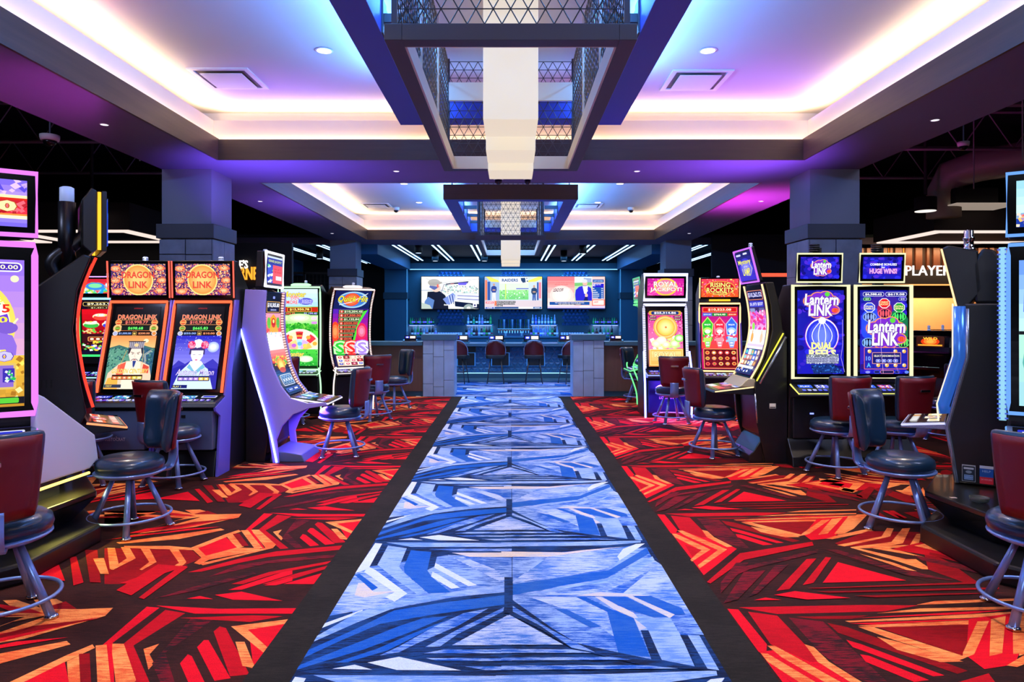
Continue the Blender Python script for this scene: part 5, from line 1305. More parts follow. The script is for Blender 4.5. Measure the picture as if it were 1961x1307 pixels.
# ------------------------------------------- side-on machine with blue tube edge, near right
r = machine('slot_machine', (3.35, 5.63, 0), -125, 'black machine seen side-on near right, blue tubular edge and two info stickers')
S = surf(.62, [(.19, .91), (.29, 1.295), (.29, 1.68)])
obj('cabinet', prism(BM(), [(.27, .34), (.21, .78), (.23, .91), (.33, 1.295), (.33, 1.70), (.70, 1.70), (.75, 1.5), (.78, .34)], -.345, .345), black, r, bevel=.012)
slab('screen_bezel', r, S, gloss, .03); display(r, 'curved_screen', S, art_lamp(), .05, .04, .05)
bt = mat('blue_tube', '4f8fe8', .22, .4, emit='2060c8', es=.35)
for s in (-1, 1):
    b = BM(); tube(b, [(s*.33, .30, 1.68), (s*.33, .30, 1.30), (s*.33, .20, .93), (s*.33, .21, .86)], .046, 14); obj('edge_tube', b, bt, r, True)
    b = BM(); tube(b, [(s*.345, .352, 1.66), (s*.345, .352, 1.29), (s*.345, .25, .86), (s*.345, .225, .76), (s*.345, .25, .60), (s*.345, .29, .34)], .016, 8); obj('silver_trim', b, silver, r, True)
b = BM(); tube(b, [(.352, .262, 1.70), (.352, .262, 1.29), (.352, .160, .93), (.352, .17, .80)], .006, 6); obj('edge_light', b, glow('pale_led', 'ffe2b0', 1.6), r)
deck(r, .62, [(.22, .79), (-.08, .755), (-.09, .72), (.24, .73)], silver, glow('violet_white_led', 'c8c8ff', 1.2), deck_art(8, ('e8d8a0', '303030', 'f0f0f0', 'e8a868', 'e8d060', 'e8c898')))
obj('topper_body', prism(BM(), [(.29, 1.66), (.19, 2.13), (.23, 2.15), (.42, 2.10), (.45, 1.80), (.36, 1.68)], -.3, .3), black, r, bevel=.012)
Sx = surf(.6, [(.282, 1.68), (.187, 2.12)]); display(r, 'topper_screen', Sx, art_lamp_top(), .05)
led('topper_light', r, Sx, glow('cream_led', 'ffd9a0', 1.4), .007, off=.0)
obj('topper_mount', prism(BM(), [(.40, 1.70), (.38, 2.00), (.45, 2.12), (.52, 2.10), (.62, 1.95), (.75, 1.70)], -.2, .3), black, r, bevel=.02)
b = BM(); lathe(b, [(.045, 2.10), (.045, 2.13), (.033, 2.135), (.033, 2.19), (.04, 2.195), (.04, 2.21), (.033, 2.215), (.033, 2.26), (.02, 2.27)], 16, (.2, .36, 0)); obj('signal_lamp', b, chrome, r, True)
# stickers on the near side panel: local +x side faces the viewer
def sticker(root, name, y0, z0, w_, h_, art, x=.352):
    S_ = flatS((x, y0, z0), (0, 1, 0), (0, 0, 1), w_, h_); art.build(name, root, S_, lit=False, eps=.0004)
a = Art(60, 90, 'b8c0c8'); a.rr(2, 6, 58, 88, 4, '1a2a3a'); a.rect(8, 14, 52, 24, 'c8d0d8'); a.ell(30, 38, 14, 8, '8898a8'); a.rect(10, 54, 50, 80, '88b0e0'); a.text('SECURE', 12, 58, 48, 64, '102030', .01); a.text('NOTICE', 12, 70, 48, 76, '102030', .01)
sticker(r, 'info_sticker', .32, .36, .085, .125, a)
a = Art(60, 90, 'e82838'); a.rect(0, 0, 60, 14, 'd8e0f0'); a.rect(0, 14, 60, 56, '1858b0'); a.text('HELP', 12, 22, 48, 32, 'a8c8f0', .01); a.text('24 HOURS', 6, 64, 54, 72, 'f8a8b0', .01)
sticker(r, 'info_sticker', .43, .355, .085, .135, a)

# ------------------------------------------- orange-framed pair, left
org_led = glow('orange_red_led', 'ff5a38', 1.9)
for k, (x, lab) in enumerate(((-3.94, 'orange-framed machine showing a bearded emperor at sunset'), (-3.26, 'orange-framed machine showing a lady under a full moon'))):
    r = machine('slot_machine', (x, 6.8, 0), 0, lab, 'pair of orange-framed machines')
    S = surf(.60, [(.20, .82), (.26, 1.05), (.36, 1.4), (.45, 1.755)])
    obj('cabinet', prism(BM(), [(.22, .80), (.28, 1.05), (.38, 1.4), (.47, 1.77), (.47, 2.2), (.55, 2.2), (.85, 1.9), (.85, 0), (.12, 0), (.12, .7)], -.325, .325), black, r, bevel=.01)
    slab('screen_bezel', r, S, gloss, .03); display(r, 'curved_screen', S, art_dragon(k), .065, .035, .05)
    led('frame_light', r, S, org_led, .015, sides='tlr', off=.014)
    S2 = surf(.64, [(.44, 1.80), (.42, 2.19)]); slab('topper_bezel', r, S2, gloss, .05); display(r, 'topper_screen', S2, art_dragon_top(), .03)
    led('topper_light', r, S2, glow('salmon_led', 'ff5a4a', 1.7), .008, sides='lr', off=.006, e=.006)
    d = deck(r, .66, [(.22, .80), (-.02, .745), (-.05, .70), (.10, .66)], graph, None, deck_art(11+k))
    Sd = surf(.6, [(-.02, .748), (.22, .803)]); buttons(d, .6, Sd, 8, .22, .011)
    obj('bill_door', bx(-.29, .29, .0, .12, .27, .66), greyblue, r, bevel=.008)
    b = BM(); box(b, -.26, -.12, -.008, 0, .58, .63); box(b, -.02, .02, -.008, 0, .59, .62); obj('bill_slot', b, mat('slot_dark', '0a0c10', .3), r)
    a = Art(200, 40, '4c5c74'); a.P = []; a.text('ARISTOCRAT', 0, 10, 200, 38, 'f4f6fa', .01); a.ell(120, 4, 5, 4, 'f4f6fa')
    a.build('maker_logo', r, flatS((-.12, -.0012, .36), (1, 0, 0), (0, 0, 1), .22, .045), lit=False)
    obj('kick_plinth', prism(BM(), [(.0, 0), (.06, .25), (.2, .25), (.2, 0)], -.3, .3), black, r, bevel=.006)
    for s in (-1, 1):
        c = mat('violet_side', '6a68e6', .35, .1)  # violet LED glow of the next machine put into the panel colour
        obj('side_panel', prism(BM(), [(.47, 1.78), (.36, 1.38), (.25, 1.0), (.19, .78), (-.04, .70), (-.03, .66), (.08, .60), (.0, .0), (.30, 0), (.36, .7), (.36, 1.0), (.47, 1.4), (.56, 1.78)], s*.325-.012, s*.325+.012), c, r, bevel=.004)
    signal(r, -.02 if k == 0 else .12, .6, 2.18)
# ------------------------------------------- pots machine behind, left
r = machine('slot_machine', (-5.45, 8.95, 0), 0, 'machine with red curtain and three pots, between the red-edged machine and the orange-framed pair')
S = surf(.56, [(.1, .95), (.14, 1.2), (.12, 1.84)])
obj('cabinet', prism(BM(), [(.12, .9), (.16, 1.2), (.14, 1.9), (.16, 2.14), (.6, 2.1), (.6, 0), (.1, 0), (.1, .8)], -.3, .3), black, r, bevel=.01)
slab('screen_bezel', r, S, gloss, .03); display(r, 'tall_screen', S, art_pots(), .03); led('top_light', r, S, glow('cyan_led', '9fe8ff', 1.5), .014, 't')
led('side_light', r, S, glow('green_led', '38e870', 1.2), .006, 'lr')
S2 = surf(.56, [(.1, 1.88), (.08, 2.13)]); slab('topper_bezel', r, S2, gloss, .04); display(r, 'topper_screen', S2, art_pots_top(), .03); led('topper_light', r, S2, glow('lilac_led', 'd8a8ff', 1.3), .008, 't')
deck(r, .56, [(.12, .88), (-.1, .82), (-.1, .78), (.12, .8)], graph, glow('cyan_led', '9fe8ff', 1.5), deck_art(4)); signal(r, 0, .3, 2.12)
b = BM(); tube(b, [(.28, .1, 1.9), (.12, .15, 2.34)], .008, 6); obj('aerial_light', b, glow('green_led', '38e870', 1.2), r)

# ------------------------------------------- violet curved machine, left
bulb = glow('bulb_white', 'f4e8ff', 1.6)
def curved(x, y, rz, label, panel, tick_m, main, top, edge_m, top_led):
    r = machine('slot_machine', (x, y, 0), rz, label)
    S = surf(.56, [(.24, .71), (.34, .84), (.43, 1.05), (.505, 1.4), (.515, 1.66), (.50, 1.88)])
    obj('cabinet', prism(BM(), [(.30, .70), (.46, 1.05), (.54, 1.4), (.54, 1.88), (.62, 1.92), (.71, 1.88), (.71, 0), (.5, 0), (.42, .62)], -.30, .30), black, r, bevel=.01)
    slab('screen_bezel', r, S, gloss, .03, n=20); display(r, 'curved_screen', S, main, .035, .02, .02)
    for s in (-1, 1):
        b = BM(); side = [(.47, 1.89), (.485, 1.65), (.475, 1.4), (.40, 1.05), (.31, .84), (.21, .71), (.02, .655), (-.18, .66), (-.2, .63), (.0, .60), (.18, .53), (.30, .40), (.36, .25), (.33, .0), (.40, 0), (.48, .55), (.62, 1.0), (.74, 1.45), (.70, 1.90)]
        prism(b, side, s*.325-.018, s*.325+.018); sp = obj('side_panel', b, panel, r, bevel=.006)
        b = BM(); tube(b, [(s*.356, y_, z_) for y_, z_ in ((.745, 1.47), (.62, 1.02), (.49, .60), (.41, .30), (.35, .01))], .011, 6); obj('edge_light', b, edge_m, sp, True)
        b = BM(); tube(b, [(s*.33, .2, .705), (s*.33, .0, .645), (s*.33, -.19, .645)], .008, 6); obj('deck_light', b, bulb, sp, True)
    for s in 'lr':
        led('bulb_strip', r, S, tick_m, .016, s, .006, .018)
    ticks(r, S, tickm, .018, .03, .007, .018, 'lr', t=.009, width=.036)
    d = deck(r, .60, [(.26, .72), (-.20, .655), (-.21, .63), (.28, .60)], graph, bulb, deck_art(21), .008)
    Sd = surf(.56, [(-.2, .657), (.26, .722)]); buttons(d, .6, Sd, 6, .2)
    obj('lower_door', prism(BM(), [(.44, .6), (.42, .2), (.46, .1), (.6, .1), (.6, .6)], -.29, .29), mat('door_dark', '14161c', .3, .3), r, bevel=.008)
    obj('foot_step', prism(BM(), [(.06, 0), (.10, .085), (.42, .13), (.45, 0)], -.29, .29), greyblue, r, bevel=.01)
    obj('topper_body', prism(BM(), [(.53, 1.93), (.53, 2.33), (.60, 2.33), (.62, 1.93)], -.27, .27), graph, r, bevel=.01)
    S2 = surf(.56, [(.50, 1.94), (.49, 2.32)]); slab('topper_bezel', r, S2, gloss, .03); display(r, 'topper_screen', S2, top, .04); led('topper_light', r, S2, top_led, .018, off=.0)
    signal(r, 0, .6, 2.31, .025, .06)
    return r
curved(-2.2, 7.79, 90, 'violet curved machine left of the aisle with dotted bulb edge, seen from the side', lav, glow('bulb_salmon', 'ffb8b0', 1.5), art_link(), art_jack_top(), glow('deep_blue_led', (.14, .18, 1.0), 9.0), glow('white_led', 'f0f0ff', 1.5))

# ------------------------------------------- green wheel machine and coiled-dollar machines, left rear
def bowed(x, y, rz, label, main, ledm, depth=.14, toph=2.06, w_=.66, tick=None, grp='slot machines around the aisle', panel=None):
    r = machine('slot_machine', (x, y, 0), rz, label, grp)
    S = surf(w_, [(.10, .74), (.10+depth*.8, 1.0), (.10+depth, 1.35), (.10+depth*.75, 1.75), (.10, toph)])
    obj('cabinet', prism(BM(), [(.14, .72), (.14+depth, 1.0), (.14+depth, 1.7), (.14, toph+.02), (.3, toph+.05), (.6, toph-.1), (.6, 0), (.22, 0), (.22, .6)], -w_/2+.01, w_/2-.01), panel or black, r, bevel=.012)
    slab('screen_bezel', r, S, gloss, .03, n=20); display(r, 'curved_screen', S, main, .04, .03, .03); led('frame_light', r, S, ledm, .014, off=.008)
    if tick: ticks(r, S, tick, .016, .03, .009, 0, 'lr', t=.009, width=.03)
    b = BM(); lathe(b, [(.16, 0), (.16, .03), (.12, .045), (0, .045)], 20, (0, .2, toph+.02)); obj('crown_light', b, ledm, r, True)
    deck(r, w_, [(.14, .73), (-.08, .68), (-.1, .64), (.16, .62)], graph, ledm, deck_art(31), .009)
    for s in (-1, 1):
        b = BM(); tube(b, spline([(s*(w_/2+.01), -.02, .78), (s*(w_/2+.02), -.02, .70), (s*(w_/2+.02), .06, .5), (s*(w_/2), .14, .25), (s*(w_/2), .16, .02)], 4), .012, 8); obj('leg_light', b, ledm, r, True)
    obj('lower_door', bx(-w_/2+.05, w_/2-.05, .17, .25, .12, .6), graph, r, bevel=.008); signal(r, .05, .3, toph+.05, .022, .07); return r
grn = glow('bulb_green', 'b8ffc0', 1.4); wht = glow('bulb_warm', 'ffe8e0', 1.4)
bowed(-3.44, 11.0, 0, 'machine with green frame light and a garden prize wheel, behind the violet curved one', art_wheel(), grn, .03, 2.08, .68)
bowed(-2.56, 11.35, 33, 'bowed machine with three coiled dollar signs in green, red and violet', art_quick(), wht, .22, 2.06, .70, mat('tick_red', '8a2a20', .5))
bowed(-2.60, 12.75, 78, 'bowed machine seen edge-on behind the coiled-dollar machine, pale green edge light', art_quick(), glow('bulb_mint', 'b0ffe0', 1.3), .17, 2.02, .6)

# ------------------------------------------- right rear: royal machine, fireworks machine, green edge machine
r = machine('slot_machine', (2.47, 10.65, 0), 0, 'magenta and gold machine with white bulb frame, large coin on its screen')
S = surf(.70, [(.18, .78), (.22, 1.1), (.30, 1.79)])
obj('cabinet', prism(BM(), [(.2, .78), (.24, 1.1), (.32, 1.82), (.32, 2.28), (.45, 2.3), (.8, 2.0), (.8, 0), (.2, 0), (.2, .6)], -.34, .34), black, r, bevel=.01)
slab('screen_bezel', r, S, gloss, .03); display(r, 'tall_screen', S, art_royal(), .075, .03, .05)
led('bulb_frame', r, S, glow('bulb_blue', 'cfd0ff', 1.7), .022, 'tlr', .006, -.012); ticks(r, S, tickm, .02, .028, .012, -.012, 'lr', t=.008, width=.04)
S2 = surf(.70, [(.25, 1.87), (.22, 2.27)]); slab('topper_bezel', r, S2, gloss, .05); display(r, 'topper_screen', S2, art_royal_top(), .06, .07, .06); led('topper_light', r, S2, glow('bulb_blue', 'cfd0ff', 1.7), .03, off=.0, e=-.01)
d = deck(r, .70, [(.18, .76), (-.10, .70), (-.12, .66), (.2, .62)], graph, glow('bluewhite_led', '7482ff', 2.6), deck_art(41), .010)
for s in (-1, 1):
    b = BM(); tube(b, [(s*.36, .16, 1.05), (s*.37, .08, .8), (s*.37, .02, .55), (s*.36, .03, .02)], .015, 8); obj('leg_light', b, glow('deep_blue_led', (.14, .18, 1.0), 9.0), r, True)
obj('lower_door', bx(-.30, .30, .10, .22, .08, .60), mat('door_blue', '141c48', .25, .3), r, bevel=.01)
a = Art(100, 30, '141c48'); a.P = []; a.text('LIGHTNING', 0, 8, 100, 28, 'c8a8c8', .0); a.build('maker_logo', r, flatS((-.13, .098, .30), (1, 0, 0), (0, 0, 1), .26, .06), lit=False)

r = machine('slot_machine', (3.46, 11.2, 0), -8, 'red machine with gold frame light and three rocket towers')
S = surf(.66, [(.06, .70), (.16, .95), (.2, 1.3), (.2, 1.82)])
obj('cabinet', prism(BM(), [(.1, .7), (.2, .95), (.24, 1.3), (.24, 1.85), (.3, 2.22), (.75, 2.0), (.75, 0), (.18, 0), (.18, .6)], -.32, .32), black, r, bevel=.01)
slab('screen_bezel', r, S, gloss, .03); display(r, 'curved_screen', S, art_rise(), .035); led('frame_light', r, S, glow('gold_white_led', 'ffc890', 1.7), .014, off=.008)
S2 = surf(.64, [(.2, 1.91), (.16, 2.25)]); slab('topper_bezel', r, S2, gloss, .05); display(r, 'topper_screen', S2, art_rise_top(), .02); led('topper_light', r, S2, glow('gold_white_led', 'ffc890', 1.7), .010, 'lr', .004, .004)
obj('light_bar', bx(-.17, .17, .17, .2, 1.86, 1.89), glow('gold_led', 'ffb830', 1.5), r)
deck(r, .64, [(.06, .68), (-.14, .63), (-.16, .6), (.1, .58)], graph, glow('bluewhite_led', '7482ff', 2.6), deck_art(43), .005); signal(r, 0, .35, 2.22)
for s in (-1, 1): obj('side_panel', prism(BM(), [(.24, 1.7), (.1, 1.2), (.04, .7), (.0, 0), (.1, 0), (.3, 1.2), (.34, 1.7)], s*.335-.01, s*.335+.01), mat('violet_side', '6a68e6', .35, .1), r)

r = bowed(2.12, 11.98, -90, 'machine with green edge light seen edge-on beside the magenta and gold machine', art_link(), glow('bulb_green2', '70ff90', 1.3), .14, 1.82, .62, mat('tick_green', '1c4a2c', .5))
S2 = surf(.6, [(.10, 1.90), (.08, 2.28)]); slab('topper_bezel', r, S2, gloss, .10); display(r, 'topper_screen', S2, art_jack_top(), .05); led('topper_light', r, S2, glow('green_led2', '60d8a0', 1.0), .010, off=.0)

# ------------------------------------------- lamp game machine, right
r = machine('slot_machine', (2.40, 7.78, 0), -90, 'machine right of the aisle with tilted violet topper and yellow edge light')
S = surf(.56, [(.24, .92), (.36, 1.15), (.425, 1.45), (.41, 1.72), (.36, 1.96)])
obj('cabinet', prism(BM(), [(.28, .74), (.28, .90), (.40, 1.15), (.465, 1.45), (.45, 1.72), (.39, 1.98), (.48, 1.98), (.55, 1.7), (.58, 1.46), (.61, 1.42), (.61, 0), (.36, 0), (.34, .72)], -.31, .31), olive, r, bevel=.01)
slab('screen_bezel', r, S, gloss, .03); display(r, 'curved_screen', S, art_lamp(), .03, .03, .03); led('frame_light', r, S, glow('cream_led', 'ffd9a0', 1.4), .011, 'lr', .004, .008)
for s in (-1, 1):
    sp = obj('side_panel', prism(BM(), [(.27, .88), (.57, 1.40), (.60, 1.39), (.615, 1.3), (.615, .0), (.38, 0), (.34, .2), (.28, .44), (.26, .74)], s*.325-.015, s*.325+.015), black, r, bevel=.005)
    b = BM(); tube(b, [(s*.345, .28, .90), (s*.345, .57, 1.42)], .008, 6); obj('edge_light', b, glow('yellow_green_led', 'e8e048', 1.4), sp, True)
    b = BM(); tube(b, [(s*.345, .315, .87), (s*.345, .60, 1.38)], .014, 6); obj('silver_trim', b, silver, sp, True)
    b = BM(); tube(b, [(s*.345, .262, .76), (s*.345, .285, .44)], .010, 6); obj('leg_light', b, silver, sp, True)
d = deck(r, .62, [(.26, .84), (-.16, .79), (-.18, .765), (.28, .74)], graph, glow('cream_led', 'ffd9a0', 1.4), deck_art(51, ('3868d8', '20202a', 'f0e8ff', 'e84858', 'e8d060', 'f06848')), .007)
obj('bill_unit', prism(BM(), [(.10, .83), (.20, .92), (.27, .92), (.30, .83)], -.25, .31), mat('bill_unit_beige', 'b8b898', .4, .3), d, bevel=.008)
obj('lower_door', prism(BM(), [(.30, .74), (.33, .3), (.36, .28), (.45, .28), (.45, .74)], -.28, .28), mat('door_dark', '14161c', .3, .3), r, bevel=.008)
obj('foot_step', prism(BM(), [(.21, 0), (.21, .08), (.26, .12), (.36, .28), (.42, .28), (.42, 0)], -.30, .30), black, r, bevel=.008)
obj('topper_body', prism(BM(), [(.33, 2.0), (.24, 2.36), (.28, 2.38), (.38, 2.0)], -.27, .27), black, r, bevel=.008)
S2 = surf(.56, [(.325, 1.99), (.232, 2.36)]); display(r, 'topper_screen', S2, art_lamp_top(), .025); led('topper_light', r, S2, glow('violet_led', 'b060ff', 1.6), .012, off=.0); signal(r, .1, .3, 2.37, .022, .06)
a = Art(60, 40, 'd8d8c0'); a.rect(4, 4, 56, 24, 'f0f0e0'); a.rect(4, 28, 56, 36, '404040'); sticker(r, 'info_sticker', .42, .60, .07, .055, a, .342)

# ------------------------------------------- lantern pair, right
ylw = glow('pale_yellow_led', 'f3f0c0', 1.05)
for k, (x, lab) in enumerate(((3.335, 'lantern game machine with large glowing globe, nearest the aisle'), (4.01, 'lantern game machine with six coloured lanterns, beside the lit doorway'))):
    r = machine('slot_machine', (x, 7.18, 0), 0, lab, 'pair of pale-yellow-framed lantern machines')
    S = surf(.60, [(.17, .94), (.17, 1.935)])
    obj('cabinet', prism(BM(), [(.2, .92), (.2, 1.95), (.42, 1.95), (.62, 1.7), (.66, 0), (.28, 0), (.24, .7)], -.31, .31), black, r, bevel=.01)
    slab('screen_bezel', r, S, gloss, .04); display(r, 'tall_screen', S, art_lantern(k), .05, .045, .05); led('frame_light', r, S, ylw, .021, off=.008)
    S2 = surf(.485, [(.20, 1.975), (.18, 2.28)]); slab('topper_bezel', r, S2, gloss, .04); display(r, 'topper_screen', S2, art_lantern_top(k), .035); led('topper_light', r, S2, ylw, .011, off=.004)
    b = BM(); box(b, -.05, .05, .25, .3, 1.9, 2.35); obj('topper_post', b, black, r)
    b = BM(); [lathe(b, [(.055, 2.31+q*.022), (.055, 2.322+q*.022)], 16, (-.02, .27, 0)) for q in range(4)]; obj('signal_lamp', b, graph, r, True)
    d = deck(r, .62, [(.2, .88), (-.02, .80), (-.04, .77), (.22, .72)], graph, glow('yellow_edge_led', 'f0f070', 1.3), deck_art(61+k, ('3868f8', '20202a', 'b0b8ff', '5868ff', 'e8d060', 'e84868' if k else '7a80e8')), .009)
    obj('lower_door', bx(-.28, .28, .2, .3, .28, .74), graph, r, bevel=.01)
    b = BM(); lathe(b, [(.02, 0), (.02, .004)], 12); obj('bill_light', bx(-.10, -.06, .192, .2, .545, .56), glow('bluewhite_led', '7482ff', 2.6), r)
    obj('kick_plinth', prism(BM(), [(.07, 0), (.09, .1), (.22, .28), (.4, .28), (.4, 0)], -.335, .335), black, r, bevel=.008)

# ------------------------------------------- low bar-style machine far right
r = machine('video_poker_machine', (6.5, 10.7, 0), -50, 'low black machine with small orange screen in its rounded top, before the lit doorway', 'low black machines by the doorway')
def lowm(r):
    obj('cabinet', prism(BM(), [(0, 0), (0, .65), (-.1, .8), (.18, 1.02), (.2, 1.12), (.22, 1.30), (.3, 1.38), (.6, 1.38), (.68, 1.3), (.68, 0)], -.3, .3), gloss, r, bevel=.03)
    a = Art(120, 60, '180804'); a.rr(0, 0, 120, 60, 10, '301008'); a.glowell(60, 30, 40, 22, 'd83808', 'ffa840', 3); a.text('WILD', 30, 6, 90, 20, 'ffd040', .02); a.rect(8, 46, 112, 54, 'f0a030')
    a.build('small_screen', r, flatS((-.2, .192, 1.12), (1, 0, 0), (0, .12, 1), .4, .17), 1.2)
    a2 = Art(120, 60, '90b0b8'); a2.speck(0, 0, 120, 60, 40, ['c8e0e0', '607880', 'e8f0f0'], 7, 3); a2.build('table_screen', r, flatS((-.22, -.08, .815), (1, 0, 0), (0, .8, .6), .44, .28), .8)
    signal(r, -.1, .45, 1.38, .02, .08); 
lowm(r)
r2 = copy_tree(r); r2.location = (7.2, 11.45, 0); r2['label'] = 'second low black machine, half hidden behind the machine with blue tubular edge'
# ---------------------------------------------------------------- bar
BX = 0.10
bluew = mat('bar_wall_paint', '123c48', .6, var=.25, vs=1.2, bump=.2, bs=8); bwood = wood('bar_wall_wood', '54443c', '6d5a4e', .5, 'Z'); ctop = mat('bar_counter', '3e6f8a', .3, var=.1)
tealm = mat('teal_paint', '23566f', .6)
# short tiled pillars at the end of the runner
for s, (x0, x1) in ((-1, (-1.76, -1.13)), (1, (1.25, 1.87))):
    o = empty('tiled_pillar', ((x0+x1)/2, 13.67, 0), 0, 'short pillar of grey slate tile with blue cap, %s of the bar opening' % ('left' if s < 0 else 'right'), 'pillar', 'short slate pillars at the bar opening')
    hw = (x1-x0)/2
    obj('core', bx(-hw+.015, hw-.015, .02, .62, 0, 1.13), grout, o)
    b = BM(); tile_wall(b, 0, -hw, hw, 0, 1.13, .02, 5+s, cw=.21, gap=.008); tile_wall(b, 0, .02, .62, 0, 1.13, (hw-.015) if s < 0 else -hw+.015, 8, 'x', 1 if s < 0 else -1, cw=.2)
    obj('slate_tile', b, mat('slate_tile_blue_lit', '9cc4f0', .4, var=.3, vs=4, bump=.2, bs=10), o)  # blue light on the pillars put into the tile colour
    obj('cap', bx(-hw-.03, hw+.03, -.03, .66, 1.13, 1.245), ctop, o, bevel=.006)
for s, (x0, x1) in ((-1, (-7.5, -1.77)), (1, (1.88, 7.5))):
    o = empty('low_wall', ((x0+x1)/2, 13.75, 0), 0, 'low dark wood wall with blue counter top, %s of the tiled pillars' % ('left' if s < 0 else 'right'), 'low wall', 'low wood walls beside the bar opening')
    hw = (x1-x0)/2; obj('panelling', bx(-hw, hw, 0, .3, .1, 1.02), bwood, o); obj('kick_base', bx(-hw, hw, .02, .3, 0, .1), tealm, o); obj('counter_top', bx(-hw, hw, -.08, .45, 1.02, 1.10), ctop, o, bevel=.006)
# back wall, header, pilasters, bulkheads
struct('wall_bar', bx(-4.3, 4.6, 23.5, 23.7, 0, 5.5), bluew)
struct('ceiling_header', bx(-4.3, 4.6, 23.15, 23.5, 3.20, 3.42), tealm)
struct('ceiling_bar', bx(-12, 12, 17.4, 25.8, 3.62, 3.7), mat('bar_ceiling', '0d2630', .8))
b = BM(); tube(b, [(-3.42, 23.13, 3.205), (3.62, 23.13, 3.205)], .012, 6)
tag(obj('header_light', b, glow('blue_led', '7ac4ff', 2.4)), 'thin bright light line along the header above the televisions', 'light strip')
for s, (x0, x1) in ((-1, (-4.25, -3.52)), (1, (3.72, 4.45))):
    o = bpy.data.objects.new('column', None); link(o); o['kind'] = 'structure'
    struct('shaft', bx(x0, x1, 23.0, 23.5, 0, 3.2), tealm, o); struct('band', bx(x0-.04, x1+.04, 22.96, 23.5, 2.2, 2.42), mat('dark_band', '14303c', .6), o)
    xi = x1 if s < 0 else x0
    b = BM(); tube(b, [(xi-s*.03, 22.98, 1.1), (xi-s*.03, 22.98, 3.2)], .012, 6); obj('edge_light', b, glow('soft_blue_led', '4a9be0', .9), o)
for s in (-1, 1):
    a, c = sorted((s*3.5, s*4.3)); struct('ceiling_bulkhead', bx(a+.1, c+.1, 17.42, 23.1, 3.2, 3.62), mat('bulkhead_paint', '2a6f98', .6))
    a, c = sorted((s*7.6, s*8.6)); struct('ceiling_bulkhead', bx(a, c, 17.42, 25.0, 3.1, 3.62), mat('bulkhead_paint', '2a6f98', .6))
struct('ceiling_beam', bx(-12, 12, 17.4, 17.6, 3.45, 3.62), plaster)
struct('wall_far_left', bx(-12, -4.3, 25.0, 25.2, 0, 3.6), mat('far_wall', '17141a', .8)); struct('wall_far_right', bx(4.6, 12, 25.0, 25.2, 0, 3.6), mat('far_wall', '17141a', .8))
struct('floor_bar', bx(-12, 12, 16.7, 26, .0, .004), mat('bar_floor', '14283c', .6))
# linear lights
PAIRN = ['the outermost pair left of the columns', 'the pair beside the far left column', 'the leftmost pair over the bar', 'the second pair from the left over the bar', 'the pair just left of the lattice pendant', 'the pair just right of the lattice pendant', 'the second pair from the right over the bar', 'the rightmost pair over the bar', 'the pair beside the far right column', 'the outermost pair right of the columns']
bl = glow('linear_light', 'a8d4ff', 3.2)
xs = [-6.05, -5.03, -3.04, -2.0, -.975, 1.10, 2.14, 3.17, 5.1, 6.05]
for i, x in enumerate(xs):
    for dx in (-.075, .075):
        o = empty('linear_ceiling_light', (x+dx, 17.7, 3.50), 0, '%s slim blue-white light of %s' % ('left' if dx < 0 else 'right', PAIRN[i]), 'ceiling light', 'paired slim lights in the bar ceiling')
        L = 5.3 if abs(x) < 4 else 6.5
        obj('housing', bx(-.03, .03, 0, L, .0, .03), tealm, o); obj('diffuser', bx(-.022, .022, 0.01, L-.01, -.012, 0), bl, o)
# black pendant downlights
CYN = ['near the front, between the two leftmost light pairs', 'deeper in, between the two leftmost light pairs', 'deeper in, left of the pendant', 'deeper in, right of the pendant', 'near the front, right of the pendant', 'near the front, above the right bulkhead', 'deeper in, beside the right bulkhead', 'left of the far left column']
for i, (x, y) in enumerate(((-2.46, 18.2), (-2.3, 20.8), (-.8, 20.8), (1.62, 20.8), (1.95, 18.4), (4.25, 18.2), (3.75, 20.5), (-5.6, 20.0))):
    o = empty('cylinder_downlight', (x, y, 3.3), 0, 'black cylinder lamp '+CYN[i], 'ceiling light', 'black cylinder lamps over the bar')
    b = BM(); lathe(b, [(.09, 0), (.10, .02), (.10, .32), (.0, .32)], 18); obj('can', b, mat('can_black', '0a1014', .5), o, True)
    b = BM(); lathe(b, [(.075, -.002), (.075, .0)], 16); obj('lens', b, glow('cool_lens', 'cfe4ff', 1.5), o)
# bar counter
o = empty('bar_counter', (BX, 17.2, 0), 0, 'blue-lit bar counter with triangle-tile front and dark niches', 'bar counter')
obj('foot_ledge', bx(-3.4, 3.4, -.62, -.05, 0, .06), ctop, o, bevel=.01)
obj('toe_board', bx(-3.4, 3.4, -.05, 0, .06, .17), tealm, o)
obj('body', bx(-3.4, 3.4, .02, .6, 0, .86), mat('bar_body', '1a4468', .45), o)
b = BM(); tube(b, [(-3.4, -.06, .185), (3.4, -.06, .185)], .012, 8); obj('foot_light', b, glow('soft_blue_led2', '8ac8ff', 1.6), o)
obj('top_slab', bx(-3.45, 3.45, -.22, .66, .86, .935), ctop, o, bevel=.008)
b = BM(); c = .155; hgt = c*.866
for j in range(5):
    for i in range(-21, 22):
        for dn in (0, 1):
            x = i*c+(c/2 if (j+dn) % 2 else 0); z0 = .18+j*hgt
            if abs(x) > 3.2: continue
            tri = [(x-c/2+.006, z0+.004), (x+c/2-.006, z0+.004), (x, z0+hgt-.008)] if not dn else [(x-c/2+.006, z0+hgt-.004), (x+c/2-.006, z0+hgt-.004), (x, z0+.008)]
            A = [b.verts.new((p, .02, q)) for p, q in tri]; ap = b.verts.new((x, .004, z0+hgt/2+(-.02 if not dn else .02)))
            for k in range(3): b.faces.new((A[k], A[(k+1) % 3], ap))
obj('triangle_tile', b, mat('blue_tile', '2f6a9a', .25, var=.3, vs=9), o)
